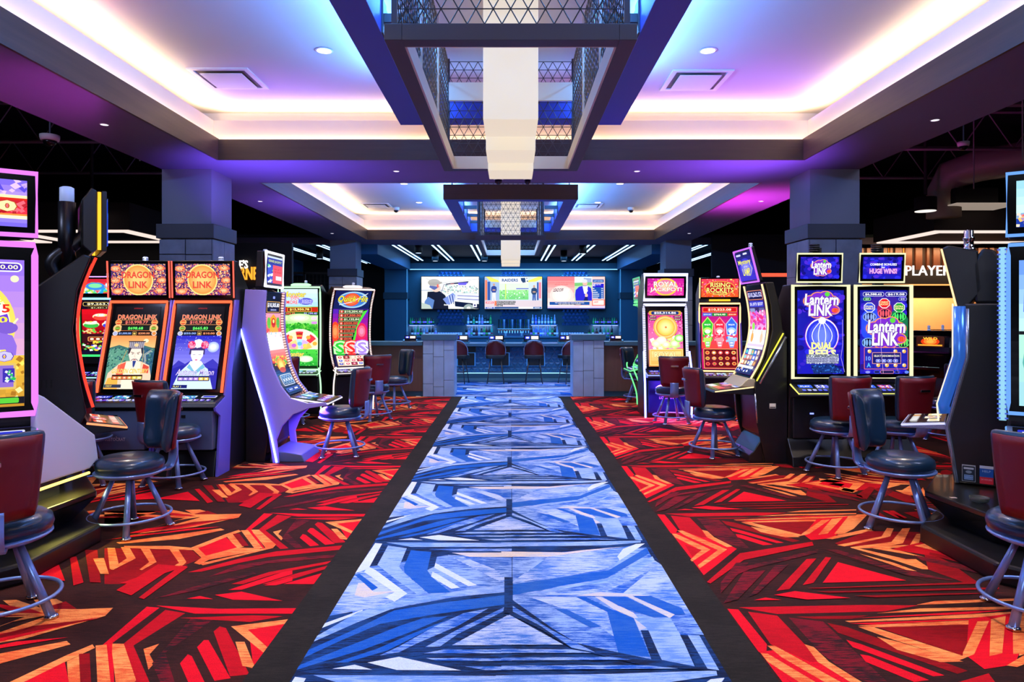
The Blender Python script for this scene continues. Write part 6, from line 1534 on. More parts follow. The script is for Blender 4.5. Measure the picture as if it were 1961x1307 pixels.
for x in (-1.22, -.36, .53, 1.42):
    x -= BX*.0
    fr = obj('niche_frame', bx(x-.23, x+.23, -.03, .03, .36, .70), mat('niche_edge', '4a9be0', .4, emit='2a70b8', es=.5), o)
    obj('niche_panel', bx(x-.21, x+.21, -.045, .0, .37, .685), mat('niche_dark', '06181c', .5), fr)
    obj('upper_panel', bx(x-.24, x+.24, -.04, .03, .70, .86), mat('niche_dark', '06181c', .5), o)
# bar-top machines and stools
BS = None
def bar_stool():
    o = empty('bar_stool', (0, 0, 0), 0, 'x', 'bar stool')
    b = BM(); R_ = []
    for j in range(9):
        t = j/8; z = .66+.36*t; hw = (.24-.02*t)*(1 if t < .6 else 1-.55*((t-.6)/.4)**2)
        R_.append([b.verts.new((hw*(-1+2*i/10), -.20+.14*(-1+2*i/10)**2-.03*t, z)) for i in range(11)])
    for j in range(8):
        for i in range(10): b.faces.new((R_[j][i], R_[j][i+1], R_[j+1][i+1], R_[j+1][i]))
    bk = obj('backrest', b, mat('oxblood_shell', '4a0c14', .45), o, True); so = bk.modifiers.new('solid', 'SOLIDIFY'); so.thickness = .03
    b = BM(); tube(b, [v for v in spline([(-.23, -.06, .68), (-.235, -.09, .85), (-.15, -.2, 1.0), (0, -.23, 1.03), (.15, -.2, 1.0), (.235, -.09, .85), (.23, -.06, .68)], 5)], .012, 6); obj('piping', b, silver, bk, True)
    b = BM(); prism(b, rrect(.46, .42, .08, 4), .60, .69, 'z'); obj('seat', b, mat('dark_teal_seat', '081c22', .5), o, bevel=.02)
    for sx in (-1, 1):
        for sy in (-1, 1):
            b = BM(); tube(b, [(sx*.12, sy*.12, .60), (sx*.20, sy*.19, .005)], [.010, .012], 8); obj('leg', b, mat('leg_bronze', '5a5a58', .3, .8), o, True)
    b = BM(); tube(b, [(-.165, -.17, .27), (.165, -.17, .27), (.165, .165, .27), (-.165, .165, .27)], .009, 6, True); obj('foot_rail', b, mat('leg_bronze', '5a5a58', .3, .8), o)
    return o
BS = bar_stool()
for i, (x, rz, l) in enumerate(((-1.24, -12, 'bar stool with oxblood back, half hidden by the left slate pillar'), (-.36, 0, 'bar stool with oxblood back, second from the left slate pillar'), (.555, 0, 'bar stool with oxblood back, second from the right slate pillar'), (1.40, 25, 'bar stool with oxblood back turned sideways beside the right slate pillar'))):
    o = BS if i == 0 else copy_tree(BS)
    o.location = (x, 16.72, .064 if False else .006); o.rotation_euler = (0, 0, math.radians(rz)); o['label'] = l; o['category'] = 'bar stool'; o['group'] = 'bar stools along the counter'
    o.location = (x, 16.30, .006)
BT = empty('bar_top_machine', (0, 0, 0), 0, 'x', 'gaming machine')
obj('console', prism(BM(), [(0, 0), (.05, .03), (.22, .06), (.25, .06), (.25, 0)], -.24, .24), gloss, BT, bevel=.006)
obj('monitor', prism(BM(), [(.2, .05), (.24, .2), (.28, .2), (.28, .05)], -.2, .2), gloss, BT, bevel=.008)
a = Art(120, 40, '06081a'); a.rr(4, 8, 46, 32, 6, '2838f8'); a.rr(12, 12, 38, 28, 4, 'd8e0ff'); a.rect(56, 6, 116, 34, 'f8e8e0')
a.build('screen', BT, flatS((-.18, .206, .08), (1, 0, 0), (0, .25, 1), .36, .11), 1.2)
for i, (x, l) in enumerate(((-1.27, 'nearest the left slate pillar'), (-.37, 'second from the left slate pillar'), (.53, 'second from the right slate pillar'), (1.42, 'nearest the right slate pillar'))):
    o = BT if i == 0 else copy_tree(BT); o.location = (x, 17.02, .936); o['label'] = 'small lit console set in the bar top, '+l; o['category'] = 'gaming machine'; o['group'] = 'consoles in the bar top'
for (x, l) in ((-2.05, 'small register on the left low wall counter'), (2.15, 'small register on the right low wall counter')):
    o = copy_tree(BT); o.location = (x, 13.82, 1.10); o['label'] = l; o['category'] = 'gaming machine'; o['group'] = 'small consoles on the low walls'; o.scale = (.6, .6, .6)
# televisions
def tv_drive():
    a = Art(1020, 575, 'e8ece8'); a.grad(0, 0, 1020, 380, 'f2efe4', 'dfe8e4', 4); a.line([(80, 30), (300, 120), (1020, 40)], 6, 'a8a8b8'); a.poly([(430, 125), (840, 80), (820, 120), (440, 140)], '302c48'); a.poly([(650, 110), (820, 100), (790, 150), (660, 150)], '6858e0'); a.speck(400, 160, 1000, 300, 120, ['a8d0c8', '88b0a8', 'f0d8c8', 'c8e0d8', '8898a8'], 16, 3); a.text('EXIT', 520, 120, 580, 140, 'f08878', .01)
    a.rect(0, 240, 400, 248, '7888b8'); a.poly([(600, 290), (1020, 300), (1020, 460), (560, 420)], 'd8dcf0')
    for i in range(5): a.line([(640, 310+i*28), (1020, 325+i*30)], 9, '3038a0' if i % 2 else 'f0f4ff')
    a.poly([(590, 440), (1020, 490), (1020, 575), (600, 530)], '0c1838'); a.glowell(840, 560, 90, 70, '98a8a8', 'e0e4e0', 2)
    a.poly([(60, 575), (100, 380), (110, 270), (330, 260), (420, 330), (470, 430), (480, 575)], '14182c'); a.poly([(40, 575), (60, 440), (120, 360), (230, 420), (200, 575)], '5a80c0'); a.poly([(380, 400), (560, 290), (600, 330), (590, 440), (470, 520)], '7890d8')
    for i in range(5): a.line([(470+i*26, 330), (520+i*18, 490)], 9, '202868' if i % 2 else 'e8ecff')
    a.ell(260, 200, 82, 75, 'e8c8b8'); a.poly([(140, 190), (150, 160), (320, 180), (230, 240)], '5a68a8'); a.ell(225, 105, 110, 62, 'b0aca4'); a.poly([(130, 110), (360, 90), (370, 120), (270, 150), (150, 165)], 'a8a49c'); a.ell(290, 165, 16, 34, 'e06858'); a.line([(350, 300), (400, 140), (480, 150)], 8, '383878')
    a.poly([(0, 460), (150, 510), (190, 575), (0, 575)], 'b8c8c0'); a.text('thanks', 400, 488, 490, 515, 'ffffff', .03, '303030', .02); a.rr(915, 470, 985, 545, 8, 'f0f0ff'); a.rect(935, 495, 965, 525, '303070'); return a
def person_tv(a, x, y, h, top, legs, skin='c89878'):
    a.ell(x, y+h*.07, h*.055, h*.07, skin); a.poly([(x-h*.14, y+h*.2), (x-h*.05, y+h*.14), (x+h*.05, y+h*.14), (x+h*.14, y+h*.2), (x+h*.15, y+h*.36), (x+h*.09, y+h*.5), (x-h*.09, y+h*.5), (x-h*.16, y+h*.38)], top); a.ell(x, y+h*.36, h*.09, h*.035, skin)
    a.poly([(x-h*.09, y+h*.5), (x+h*.09, y+h*.5), (x+h*.1, y+h), (x+h*.03, y+h), (x, y+h*.62), (x-h*.03, y+h), (x-h*.1, y+h)], legs)
def tv_ball():
    a = Art(1020, 575, 'c8d8e8'); a.poly([(0, 0), (110, 0), (260, 90), (260, 575), (0, 575)], 'a0b8d8'); a.poly([(20, 0), (80, 0), (240, 60), (260, 100), (110, 90)], 'f0e040'); a.poly([(1020, 0), (960, 0), (790, 60), (760, 100), (900, 90), (1020, 40)], 'f0e040'); a.rect(8, 60, 45, 420, 'ff7848'); a.rect(965, 100, 1005, 390, 'ff8090'); a.rect(50, 90, 100, 420, '2c50a0'); a.rect(930, 100, 960, 420, '2c50a0')
    a.rect(262, 120, 780, 400, 'd8f0d0'); a.grad(262, 240, 780, 410, '98e888', '60c868', 3); a.speck(290, 240, 760, 390, 60, ['f0fff0', '489858', 'e8f0ff', '78b880'], 12, 4); a.rect(560, 205, 780, 225, '6870c8'); a.rect(365, 130, 380, 400, 'd0f860')
    a.rect(262, 5, 770, 120, 'e8eef0'); a.text('RAIDERS', 310, 38, 590, 88, '203878', .03); a.poly([(640, 25), (720, 20), (730, 100), (680, 110), (650, 70)], '203050'); a.ell(760, 80, 12, 12, '203050'); a.ell(750, 30, 8, 12, '203050')
    person_tv(a, 165, 120, 330, '1c3488', 'e8e8e8'); person_tv(a, 880, 150, 340, '1c3a60', '4060a8'); a.rect(0, 425, 1020, 545, 'd8c8d0'); a.rect(20, 445, 160, 480, 'e84858'); a.text('SPORTS', 35, 452, 145, 473, 'ffffff', .02); a.rect(175, 435, 210, 520, 'f07040')
    for i, t in enumerate(('physical, the greatest quality of', 'all the great teams, that and', 'at defense.')): a.rect(212, 436+i*34, 212+(340, 325, 110)[i], 466+i*34, '101018'); a.text(t, 220, 442+i*34, 205+(340, 325, 110)[i], 462+i*34, 'ffffff', .015)
    a.rect(180, 540, 600, 570, '1c4888'); a.rect(610, 540, 860, 570, 'f0e8f8'); a.rect(865, 540, 1010, 570, '2860a8'); a.text('NOW', 890, 547, 980, 564, 'ffffff', .02); a.rect(20, 545, 160, 570, '4058c0'); a.text('LIVE', 50, 549, 130, 566, 'ffffff', .02); return a
def tv_news():
    a = Art(1020, 575, 'f8c8c0'); a.grad(0, 0, 480, 575, 'ff6a68', 'fff0e8', 6); a.grad(0, 0, 480, 150, 'ff6460', 'ff9a90', 2); a.glowell(250, 330, 210, 170, 'ffd8d0', 'fff8f0', 4); a.rect(480, 0, 790, 440, 'b8d8a8'); a.poly([(480, 0), (790, 0), (790, 90), (480, 130)], 'e0ecf0'); a.poly([(640, 20), (780, 30), (780, 100), (650, 110)], '9aa8c8'); a.poly([(480, 110), (790, 100), (790, 150), (480, 170)], '78c068')
    a.text('FOLLOW US FOR MORE HIGHLIGHTS', 20, 96, 470, 116, 'd05058', .0); a.text('BEFORE THE GAME', 130, 132, 360, 152, 'd05058', .0); a.text('LEADOFF', 100, 210, 285, 268, '2c1838', .02, None, 0, .35); a.ell(340, 240, 50, 30, 'f4ece8')
    a.ell(665, 110, 44, 60, 'e8b8a0'); a.ell(660, 78, 46, 34, 'd8d8dc'); a.poly([(500, 240), (560, 180), (640, 160), (700, 160), (770, 200), (790, 300), (790, 430), (500, 430), (490, 330)], '2a24d0'); a.poly([(620, 165), (665, 170), (720, 160), (690, 330), (650, 300)], 'e8e8f4'); a.ell(690, 335, 26, 34, 'e8c0b0'); a.poly([(670, 360), (710, 360), (720, 430), (640, 430)], '181868'); a.ell(700, 250, 16, 22, 'f0f0f8')
    a.rect(800, 50, 1000, 105, '1c50a0'); a.text('LAST SCORES', 820, 68, 980, 88, 'c8e0ff', .02); a.rect(800, 125, 1000, 190, '2418c8'); a.text('NY', 806, 132, 852, 172, 'ffffff', .03); a.text('NEW YORK', 865, 135, 950, 150, 'ffffff', .02); a.rect(800, 190, 1000, 395, '1c50a8')
    for i in range(6): a.rect(802, 205+i*34, 802+(30, 60, 90, 115, 115, 95)[i], 217+i*34, 'e8ecff'); a.rect(955, 205+i*34, 985, 217+i*34, 'e8ecff')
    a.rect(790, 408, 1020, 520, 'ff7868'); a.rr(805, 420, 1000, 505, 10, 'ffe0d8'); a.text('LEADOFF', 825, 440, 900, 468, 'e02850', .02, None, 0, .3); a.rr(905, 440, 970, 468, 6, 'f8f0f0'); a.rect(35, 450, 745, 505, '1c50a0'); a.text('THE LATEST SCORES AND NEWS FROM AROUND', 130, 460, 650, 476, 'ffffff', .01); a.rect(180, 480, 600, 505, '28285a'); a.text('THE LEAGUE ALL DAY TODAY', 190, 484, 590, 500, 'ffffff', .01); a.rect(0, 520, 1020, 575, 'd8c8e8'); a.rect(0, 560, 1020, 575, '3848a0'); a.rect(575, 525, 750, 550, 'f8f8f8'); return a
for x, art, l in ((-2.07, tv_drive(), 'television showing a man in a flat cap at the wheel of a car'), (.09, tv_ball(), 'television showing two presenters before a football field'), (2.24, tv_news(), 'television showing a red panel and a man in a blue suit')):
    o = empty('television', (x, 23.355, 1.87), 0, l, 'television', 'televisions above the bar'); hw, hh = .98, 1.10
    obj('casing', bx(-hw-.02, hw+.02, -.03, .05, -.02, hh+.02), gloss, o, bevel=.006); art.build('screen', o, flatS((-hw, -.033, 0), (1, 0, 0), (0, 0, 1), 2*hw, hh), 1.15, eps=.0003)
# faceted tile panels behind the televisions
for i, x in enumerate((-2.07, .1, 2.23)):
    b = BM(); hw = .47; c = .135
    for j in range(17):
        for k in range(7):
            xx = -hw+c*(k+.5); z0 = 1.30+j*.117
            if j % 2: xx += c/2
            if xx > hw: continue
            A = [b.verts.new((xx+dx, 0, z0+dz)) for dx, dz in ((-c/2, 0), (c/2, 0), (c/2, .1), (-c/2, .1))]; ap = b.verts.new((xx, -.06, z0+.09)); 
            for q in range(4): b.faces.new((A[q], A[(q+1) % 4], ap))
    tag(obj('tile_panel', b, mat('faceted_tile', '3a5c86', .18, .5, var=.3), loc=(x, 23.49, 0)), 'strip of faceted blue wall tile behind %s television' % ('the left', 'the middle', 'the right')[i], 'tile panel', 'faceted tile strips behind the televisions')
# shelves, bottles
shelfm = mat('shelf_blue', '3a78a8', .4)
BT_V = {}
def bottle_mesh(kind):
    if kind in BT_V: return BT_V[kind]
    pr = {'beer': [(.027, 0), (.029, .01), (.029, .13), (.024, .155), (.014, .185), (.013, .225), (.015, .23), (0, .23)],
          'spirit': [(.035, 0), (.037, .01), (.037, .19), (.032, .215), (.016, .235), (.015, .29), (.019, .292), (.019, .315), (0, .315)],
          'tall': [(.034, 0), (.037, .01), (.037, .18), (.03, .22), (.014, .26), (.013, .335), (0, .335)],
          'squat': [(.036, 0), (.041, .02), (.041, .12), (.036, .16), (.018, .175), (.018, .215), (.024, .217), (.024, .245), (0, .245)],
          'pour': [(.036, 0), (.038, .01), (.038, .17), (.015, .23), (.014, .27), (.006, .28), (.005, .33), (0, .33)]}[kind]
    b = BM(); lathe(b, pr, 12); bmesh.ops.recalc_face_normals(b, faces=b.faces)
    me = bpy.data.meshes.new('bottle_'+kind); b.to_mesh(me); b.free()
    for p in me.polygons: p.use_smooth = True
    lb = BM(); r = max(q[0] for q in pr)*1.02; lathe(lb, [(r, .05), (r, .11)], 12); ml = bpy.data.meshes.new('label_'+kind); lb.to_mesh(ml); lb.free()
    BT_V[kind] = (me, ml, {}); return BT_V[kind]
gl = {'green': mat('glass_green', '1f8a4a', .08, emit='0a3818', es=.5), 'clear': mat('glass_clear', '6a86b0', .06, emit='304870', es=.35), 'amber': mat('glass_amber', '4a2a18', .1), 'dark': mat('glass_dark', '0a1c20', .1), 'blue': mat('glass_blue', '3860d8', .08, emit='1838a0', es=.4), 'teal': mat('glass_teal', '2a9a8a', .08, emit='0a4038', es=.3)}  # faint emission stands in for the bar light on the glass
lbl = {'w': mat('paper_white', 'e0e6f4', .6, emit='5868a0', es=.35), 'g': mat('paper_green', '4ab860', .6), 'v': mat('paper_violet', '9a88f0', .6, emit='5040b0', es=.6), 'r': mat('paper_red', 'a03040', .6)}  # emission on white and violet paper imitates the bar light
CN = {'green': 'green', 'clear': 'clear', 'amber': 'brown', 'dark': 'dark', 'blue': 'blue', 'teal': 'teal'}
def bottle(x, y, z, kind, g, lb_, where, s=1.0):
    me, ml, cache = bottle_mesh(kind)
    if (g) not in cache:
        m2 = me.copy(); m2.materials.clear(); m2.materials.append(gl[g]); cache[g] = m2
    if ('l', lb_) not in cache:
        m3 = ml.copy(); m3.materials.clear(); m3.materials.append(lbl[lb_]); cache[('l', lb_)] = m3
    o = bpy.data.objects.new('bottle', cache[g]); link(o); o.location = (x, y, z); o.scale = (s, s, s)
    KN = {'beer': 'beer', 'spirit': 'spirit', 'tall': 'tall', 'squat': 'squat', 'pour': 'spout-topped'}
    lab = '%s %s bottle with %s label %s' % (CN[g], KN[kind], {'w': 'white', 'g': 'green', 'v': 'violet', 'r': 'red'}[lb_], where)
    tag(o, lab, 'bottle', '%s %s bottles, %s label, %s' % (CN[g], kind, lb_, where))
    l = bpy.data.objects.new('paper_label', cache[('l', lb_)]); link(l, o); return o
UP, YS = 1.345+.0, 23.36
shelves = [(-3.46, -2.62, 'on the outer left shelf', 'beer', 13), (-1.50, -.64, 'on the shelf left of the taps', 'mix', 9), (.70, 1.56, 'on the shelf right of the taps', 'clear', 8), (2.80, 3.66, 'on the outer right shelf', 'beer', 12)]
R = random.Random(11)
for si, (x0, x1, wh, kd, n) in enumerate(shelves):
    o = empty('wall_shelf', ((x0+x1)/2, 23.5, 1.34), 0, 'thin wall shelf with light under it, %s' % ('outer left', 'left of the taps', 'right of the taps', 'outer right')[si], 'shelf', 'lit wall shelves behind the bar'); hw = (x1-x0)/2
    obj('board', bx(-hw-.04, hw+.04, -.26, 0, -.03, 0), shelfm, o, bevel=.003); b = BM(); tube(b, [(-hw, -.2, -.04), (hw, -.2, -.04)], .008, 6); obj('under_light', b, glow('under_blue', 'a8b8ff', 2.2), o)
    area('shelf_light', ((x0+x1)/2, 23.36, 1.29), x1-x0, .05, (.5, .55, 1), 6, (0, .3, -1))
    for k in range(n):
        x = x0+(x1-x0)*(k+.5)/n
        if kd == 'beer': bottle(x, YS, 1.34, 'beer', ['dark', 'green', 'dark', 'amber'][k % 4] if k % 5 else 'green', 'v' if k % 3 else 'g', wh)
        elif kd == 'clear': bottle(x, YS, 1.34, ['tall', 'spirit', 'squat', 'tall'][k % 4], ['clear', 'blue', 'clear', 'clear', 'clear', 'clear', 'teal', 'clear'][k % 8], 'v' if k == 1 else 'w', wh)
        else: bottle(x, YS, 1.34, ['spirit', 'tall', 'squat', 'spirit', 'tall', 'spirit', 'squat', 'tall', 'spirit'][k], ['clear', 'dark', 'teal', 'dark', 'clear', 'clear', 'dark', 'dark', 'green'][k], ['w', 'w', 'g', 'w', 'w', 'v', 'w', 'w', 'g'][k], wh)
# back counter
o = empty('back_counter', (BX, 23.5, 0), 0, 'long blue-lit back bar counter under the shelves', 'counter'); obj('carcass', bx(-3.5, 3.55, -.6, -.02, 0, .89), tealm, o); obj('worktop', bx(-3.5, 3.55, -.64, -.02, .89, .95), ctop, o, bevel=.005)
low = [(-3.4, -2.5, 9, 'on the back counter, outer left'), (-1.55, -.6, 11, 'on the back counter, left of the taps'), (.66, 1.62, 12, 'on the back counter, right of the taps'), (2.6, 3.5, 7, 'on the back counter, outer right')]
for si, (x0, x1, n, wh) in enumerate(low):
    for k in range(n):
        x = x0+(x1-x0)*(k+.5)/n
        gk = ['dark', 'clear', 'green', 'dark', 'clear', 'teal', 'dark', 'amber', 'clear', 'dark', 'green', 'dark'][(k*5+si*3) % 12] if si != 2 else ['dark', 'clear', 'blue', 'clear', 'blue', 'clear', 'clear', 'clear', 'teal', 'green', 'dark', 'clear'][k]
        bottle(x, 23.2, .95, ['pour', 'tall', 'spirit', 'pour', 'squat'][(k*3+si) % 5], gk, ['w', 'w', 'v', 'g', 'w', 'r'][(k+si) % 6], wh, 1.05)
# glasses in rows
gm = mat('tumbler_glass', 'a8c4f0', .05, emit='5070b8', es=.55)  # bar light on the tumblers put in as emission
b = BM(); lathe(b, [(.026, 0), (.034, .005), (.038, .11), (.034, .11), (.03, .01), (0, .01)], 12); bmesh.ops.recalc_face_normals(b, faces=b.faces); gme = bpy.data.meshes.new('tumbler'); b.to_mesh(gme); b.free(); gme.materials.append(gm)
for (x0, x1, n, l, g) in ((-2.5, -1.65, 10, 'upturned clear tumbler in the row left of the bottles, back counter', 'tumblers on the back counter, left'), (1.7, 2.5, 9, 'clear tumbler in the row right of the bottles, back counter', 'tumblers on the back counter, right')):
    for k in range(n):
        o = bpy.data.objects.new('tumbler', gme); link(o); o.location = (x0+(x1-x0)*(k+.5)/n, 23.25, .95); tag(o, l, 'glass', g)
# beer taps
o = empty('beer_tap_tower', (BX, 22.95, .95), 0, 'chrome beer tap tower with many handles at the middle of the back bar', 'beer tap')
for s in (-.27, .27): b = BM(); tube(b, [(s, 0, 0), (s, 0, .18)], .04, 12); obj('column', b, mat('tap_white', 'b8d0e8', .2, .4, emit='3868a0', es=.3), o, True)  # faint blue emission imitates light falling on the columns
b = BM(); box(b, -.55, .55, -.05, .05, .16, .25); obj('manifold', b, chrome, o, bevel=.01)
for k in range(12):
    x = -.5+k/11.0; b = BM(); tube(b, [(x, -.06, .18), (x, -.09, .10)], .012, 8); obj('spout', b, chrome, o)
    b = BM(); tube(b, [(x, -.04, .25), (x, -.04, .35), (x, -.04, .56)], [.012, .018, .032], 8); obj('tap_handle', b, mat(['handle_dark', 'handle_green', 'handle_pale'][k % 3], ['141c24', '2a4a34', '90a8c8'][k % 3], .4), o)
obj('drip_panel', bx(-.5, .5, -.02, .1, .0, .14), mat('tap_back', '24587a', .3), o)
# ---------------------------------------------------------------- surroundings left and right
tm0 = mat('stem_dark', '2a2826', .6)
def canopy(s, label, x0, x1, y0, y1, z, th=.55):
    o = empty('lit_canopy', ((x0+x1)/2, (y0+y1)/2, z), 0, label, 'canopy', 'dark canopies with a light outline')
    hx_, hy = (x1-x0)/2, (y1-y0)/2
    obj('canopy_box', bx(-hx_, hx_, -hy, hy, .01, th), mat('canopy_dark', '2c2322', .8), o)
    b = BM(); t = .22
    for (a, c, d, e) in ((-hx_+.05, hx_-.05, -hy+.05, -hy+.05+t), (-hx_+.05, hx_-.05, hy-.05-t, hy-.05), (-hx_+.05, -hx_+.05+t, -hy+.05+t, hy-.05-t), (hx_-.05-t, hx_-.05, -hy+.05+t, hy-.05-t)): box(b, a, c, d, e, -.02, .01)
    obj('light_outline', b, glow('warm_white_strip', 'ffe8dc', .95), o)
canopy(-1, 'dark canopy with white light outline behind the orange-framed pair', -10.3, -7.6, 13.6, 15.9, 3.33)
canopy(1, 'dark canopy with white light outline above the wood-slat sign wall', 8.5, 12.6, 13.7, 16.0, 3.33)
canopy(1, 'dark canopy with white light outline cut by the right edge', 9.0, 13.0, 10.6, 12.4, 3.95, .2)
canopy(-1, 'dark canopy with white light outline at the left edge', -13.8, -10.6, 13.6, 15.9, 3.33)
for (x, y, z, l) in ((-8.1, 13.2, 3.75, 'small round lit disc hanging in the dark ceiling on the left'), (7.9, 13.0, 3.62, 'small round lit disc hanging beside the duct on the right')):
    o = empty('disc_light', (x, y, z), 0, l, 'ceiling light'); b = BM(); lathe(b, [(.19, 0), (.19, .25), (0, .25)], 24); obj('drum', b, dark, o, True); b = BM(); tube(b, [(0, 0, .3), (0, 0, 5.6-z)], .03, 8); obj('stem', b, tm0, o); b = BM(); lathe(b, [(.18, -.012), (.18, -.004)], 24); obj('lens', b, glow('warm_lens', 'fff4e8', 1.1), o)
# round duct
ductm = mat('duct_metal', 'b0a290', .5, .2, bump=.3, bs=14)
o = empty('air_duct', (8.5, 12, 4.3), 0, 'large round ribbed air duct in the dark ceiling on the right', 'air duct')
b = BM(); tube(b, [(0, 1.4, -.75), (0, 1.4, -.25), (.05, 1.25, .05), (.35, .9, .16), (1.0, .2, .2), (4.5, -4.0, .35)], .30, 20); obj('pipe', b, ductm, o, True)
b = BM()
for k in range(22):
    t = k/21.0; p = Vector((1.0, .2, .2)).lerp(Vector((4.5, -4.0, .35)), t); d = Vector((3.5, -4.2, .15)).normalized(); tube(b, [p-d*.012, p+d*.012], .31, 20)
obj('rib', b, ductm, o, True)
o = empty('air_grille', (8.75, 13.25, 3.75), 0, 'white lit ceiling grille beside the round duct', 'air vent'); obj('panel', bx(-.35, .9, -.4, .4, -.02, .0), mat('grille_white', 'c8beb4', .6, emit='b8a898', es=.55), o); obj('box', bx(-.3, .5, -.3, .3, 0, .3), dark, o)  # grille looks lit through emission of its panel, no lamp inside
# open-web roof trusses and rods in the dark ceiling
tm = mat('truss_grey', '8e8a86', .7)
for i, (s, y) in enumerate(((-1, 9.0), (-1, 11.5), (-1, 14.0), (1, 9.5), (1, 12.0), (1, 14.5))):
    o = empty('roof_truss', (s*9.3, y, 4.9), 0, 'open-web steel roof truss in the dark ceiling on the %s' % ('left', 'right')[s > 0] + ', ' + ('nearest', 'middle', 'farthest')[i % 3] + ' of three', 'roof truss', 'trusses in the dark ceiling, %s' % ('left' if s < 0 else 'right'))
    b = BM(); tube(b, [(-4.6, 0, -.35), (4.6, 0, -.35)], .03, 4); tube(b, [(-4.6, 0, .3), (4.6, 0, .3)], .03, 4); obj('chord', b, tm, o)
    b = BM(); pts = [(-4.6+k*.46, 0, -.35 if k % 2 else .3) for k in range(21)]
    for a, c in zip(pts, pts[1:]): tube(b, [a, c], .012, 4)
    obj('web_bar', b, tm, o)
RODS = ((-6.6, 8.0), (-8.0, 10.5), (-5.0, 9.2), (6.9, 9.2), (7.6, 11.2), (9.0, 10.0), (10.4, 10.6))
for i, (x, y) in enumerate(RODS):
    b = BM(); tube(b, [(0, 0, 0), (0, 0, 1.9)], .010, 5); tag(obj('hanger_rod', b, tm, loc=(x, y, 3.7)), 'thin hanging rod in the dark ceiling %s of the soffit, %s' % ('left' if x < 0 else 'right', ('nearest the soffit', 'second', 'third', 'farthest out')[sorted(abs(q[0]) for q in RODS if q[0]*x > 0).index(abs(x))]), 'rod', 'hanging rods in the dark ceiling, %s' % ('left' if x < 0 else 'right'))
# right: wood slat wall, sign and doorway
slat = wood('slat_wood', '3a1c10', '6a3418', .45, 'Z'); slatw = mat('slat_lit', 'e08a3a', .5, emit='e07a28', es=.55)
o = empty('slat_wall', (10.6, 16.4, 0), 0, 'warm wood slat wall above the doorway on the right', 'wall panel')
obj('backing', bx(-2.6, 2.6, 0, .1, 2.05, 3.25), mat('slat_back', '2a120a', .7), o)
b = BM(); R = random.Random(3)
x = -2.6
while x < 2.5:
    wv = R.choice((.06, .10, .16)); box(b, x, x+wv, -.06, 0, 2.72, 3.25); x += wv+R.uniform(.05, .12)
obj('wood_slat', b, slat, o)
b = BM(); x = -2.5
while x < 2.5: box(b, x, x+.035, -.01, .0, 2.72, 3.25); x += R.uniform(.25, .42)
obj('light_gap', b, slatw, o); obj('fascia', bx(-2.6, 2.6, -.12, .0, 2.35, 2.72), mat('fascia_dark', '1a100c', .6), o)
b = BM(); tube(b, [(-2.6, -.14, 2.36), (2.6, -.14, 2.36)], .02, 6); obj('edge_light', b, glow('amber_led', 'ffb060', 1.2), o)
def letters(name, s, x, y, z, w_, h_, m, label, cat, off=.01, depth=.03, grp=None):
    V, F = text_mesh(s, off); xs = [p[0] for p in V]; ys = [p[1] for p in V]; b = BM()
    def mp(p, d): return (x+(p[0]-min(xs))/(max(xs)-min(xs))*w_, y+d, z+(p[1]-min(ys))/(max(ys)-min(ys))*h_)
    A = [b.verts.new(mp(p, 0)) for p in V]
    for f in F:
        try: b.faces.new([A[i] for i in f])
        except ValueError: pass
    g = bmesh.ops.extrude_face_region(b, geom=b.faces[:]); bmesh.ops.translate(b, vec=(0, depth, 0), verts=[v for v in g['geom'] if isinstance(v, bmesh.types.BMVert)])
    return tag(obj(name, b, m), label, cat, grp)
YP = 15.9
def PX(px, Y): return (px-978)*Y/FPX
def PZ(py, Y): return H+(607-py)*Y/FPX
letters('wall_sign', 'PLAYERS CLUB', PX(1735, YP), YP, PZ(528, YP), PX(1905, YP)-PX(1735, YP), .235, glow('sign_white', 'fff4ee', 1.5), 'white glowing PLAYERS CLUB letters on the slat wall', 'sign', .0)
area('slat_light', (10.6, 16.05, 3.2), 4.6, .05, (1, .62, .30), 60, (0, .5, -1))
# room behind the doorway
warmw = mat('warm_wall', 'c8966a', .8, var=.05)
struct('wall_lounge', bx(7.9, 13.4, 18.2, 18.3, 0, 3.2), warmw); struct('ceiling_lounge', bx(7.9, 13.4, 16.55, 18.2, 2.75, 2.8), warmw)
struct('wall_lounge', bx(7.8, 7.9, 16.5, 18.3, 0, 3.2), warmw)
area('lounge_light', (10.5, 17.4, 2.7), 3.0, .8, (1, .62, .32), 200, (0, 0, -1))
o = empty('door', (9.95, 18.15, 0), 0); o['kind'] = 'structure'; o.name = 'door_1'
struct('door_frame', bx(-.5, .5, -.04, 0, 0, 2.25), mat('door_trim', '8a5c3a', .5), o); struct('door_leaf', bx(-.42, .42, -.06, -.03, 0, 2.15), mat('door_leaf', 'b4875c', .5), o)
# dark walls beside
struct('wall_right_inner', bx(4.9, 7.9, 16.6, 16.7, 0, 3.6), mat('far_wall', '17141a', .8))
struct('wall_left_inner', bx(-13, -7.2, 16.4, 16.5, 0, 4.4), mat('far_wall', '17141a', .8))
# left: sign
YL = 13.3
o = empty('sign_board', (PX(478, YL), YL+.05, 2.6), 0, 'dark sign board left of the far columns, behind the white and orange letters', 'sign board'); obj('board', bx(-.8, .8, .02, .12, -.45, .45), mat('sign_black', '0a0a0c', .6), o)
letters('wall_sign', "E'S", PX(458, YL), YL, PZ(515, YL), PX(474, YL)-PX(458, YL), .17, glow('sign_white', 'fff4ee', 1.5), "white glowing letters E'S on the dark sign board", 'sign', .02)
letters('wall_sign', 'RNER', PX(459, YL), YL, PZ(536, YL), PX(505, YL)-PX(459, YL), .25, glow('sign_orange', 'ffa030', 1.4), 'orange glowing letters RNER on the dark sign board', 'sign', .02)
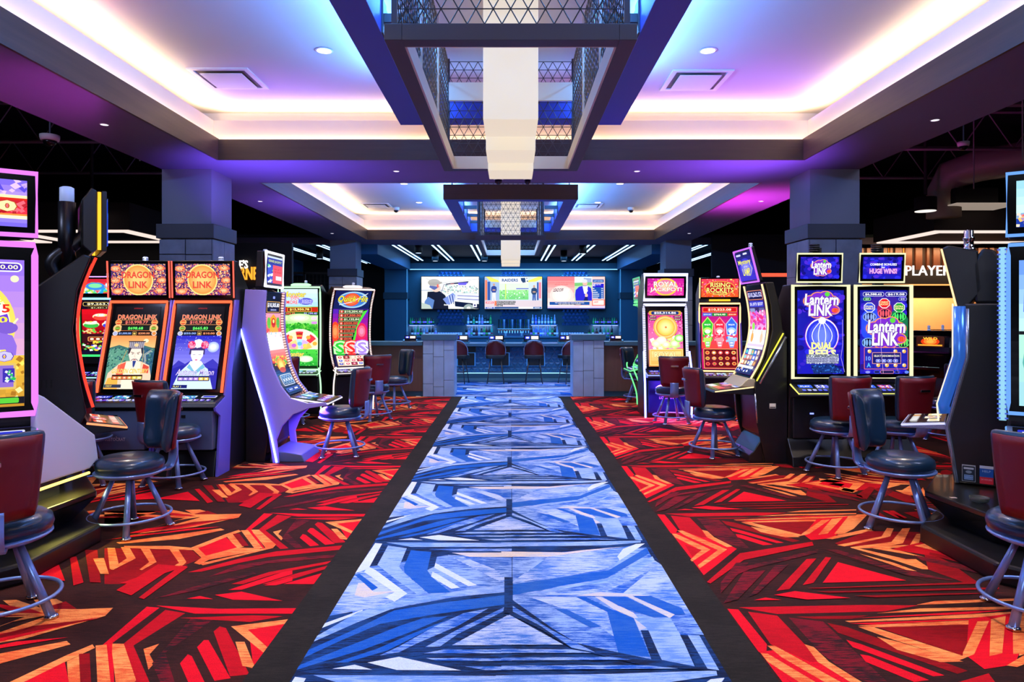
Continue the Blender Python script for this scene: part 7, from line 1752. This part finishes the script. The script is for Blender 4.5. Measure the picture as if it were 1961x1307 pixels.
# restaurant screens behind the left low wall
o = empty('wire_divider', (-6.1, 18.4, 0), 0, 'dark framed wire-grid divider between the far left columns', 'divider')
obj('frame', (lambda b: [box(b, -1.6, 1.6, 0, .05, z, z+.06) for z in (.0, 1.1, 2.75)] and [box(b, x, x+.06, 0, .05, 0, 2.8) for x in (-1.6, -.55, .5, 1.54)] and b)(BM()), mat('divider_frame', '241d1c', .6), o)
b = BM()
for k in range(30): box(b, -1.55+k*.105, -1.545+k*.105, .02, .025, 1.1, 2.75)
for k in range(16): box(b, -1.55, 1.55, .02, .025, 1.15+k*.105, 1.155+k*.105)
obj('wire_grid', b, mat('wire', '4a4038', .5, .5), o)
a = Art(100, 100, '0a0a30'); a.speck(0, 0, 100, 100, 90, ['5848f8', 'a8a0ff', '3830c0', 'f0e8ff', 'e0b040'], 7, 3)
for k in range(1, 4): a.rect(0, k*25-2, 100, k*25, '08080c')
o = empty('keno_board', (-3.95, 17.95, 1.55), 0, 'violet lit number board between the left column and the pilaster', 'screen'); obj('casing', bx(-.25, .25, .0, .06, -.05, .5), gloss, o); obj('stand', bx(-.04, .04, .01, .05, -1.55, -.05), gloss, o); a.build('screen', o, flatS((-.22, -.004, -.02), (1, 0, 0), (0, 0, 1), .44, .44), 1.0)
# small things
def ashtray(x, y, z, l):
    b = BM(); lathe(b, [(.04, 0), (.055, .01), (.062, .035), (.055, .035), (.045, .012), (0, .01)], 20)
    tag(obj('ashtray', b, mat('clear_glass', 'c8d8d8', .05, trans=.9), loc=(x, y, z), smooth=True), l, 'ashtray')
ashtray(-3.12+.0, 4.40, .334, 'clear glass ashtray on the yellow-lit ledge'); ashtray(3.20, 4.66, .334, 'clear glass ashtray on the black ledge under the stickers')
o = tag(obj('paper_card', bx(-.02, .02, -.012, .012, 0, .002), mat('card_white', 'd8ccc8', .6), loc=(3.10, 4.78, .331)), 'small pale paper card on the black ledge beside the ashtray', 'card')
o = empty('light_bar', (5.05, 12.2, 2.32), 0, 'red light bar on a post behind the lamp game machine', 'light bar'); obj('tube', bx(-.75, .75, 0, .08, 0, .06), glow('red_strip', 'ff5a40', 1.2), o); obj('post', bx(.3, .38, .0, .08, -2.32, 0), gloss, o)
a = Art(200, 16, '100808'); a.text('WIN BIG', 6, 3, 60, 13, 'ff5030', .02); a.text('JACKPOT', 76, 3, 140, 13, 'ff8870', .02); a.text('PLAY', 156, 3, 190, 13, '80c8e8', .02)
o = empty('ticker_board', (5.2, 11.9, 1.68), 0, 'thin scrolling ticker behind the lamp game machine', 'ticker'); obj('casing', bx(-.7, .7, 0, .05, -.02, .1), gloss, o); obj('stand', bx(-.03, .03, .01, .04, -1.68, -.02), gloss, o); a.build('display', o, flatS((-.68, -.004, 0), (1, 0, 0), (0, 0, 1), 1.36, .08), 1.0)
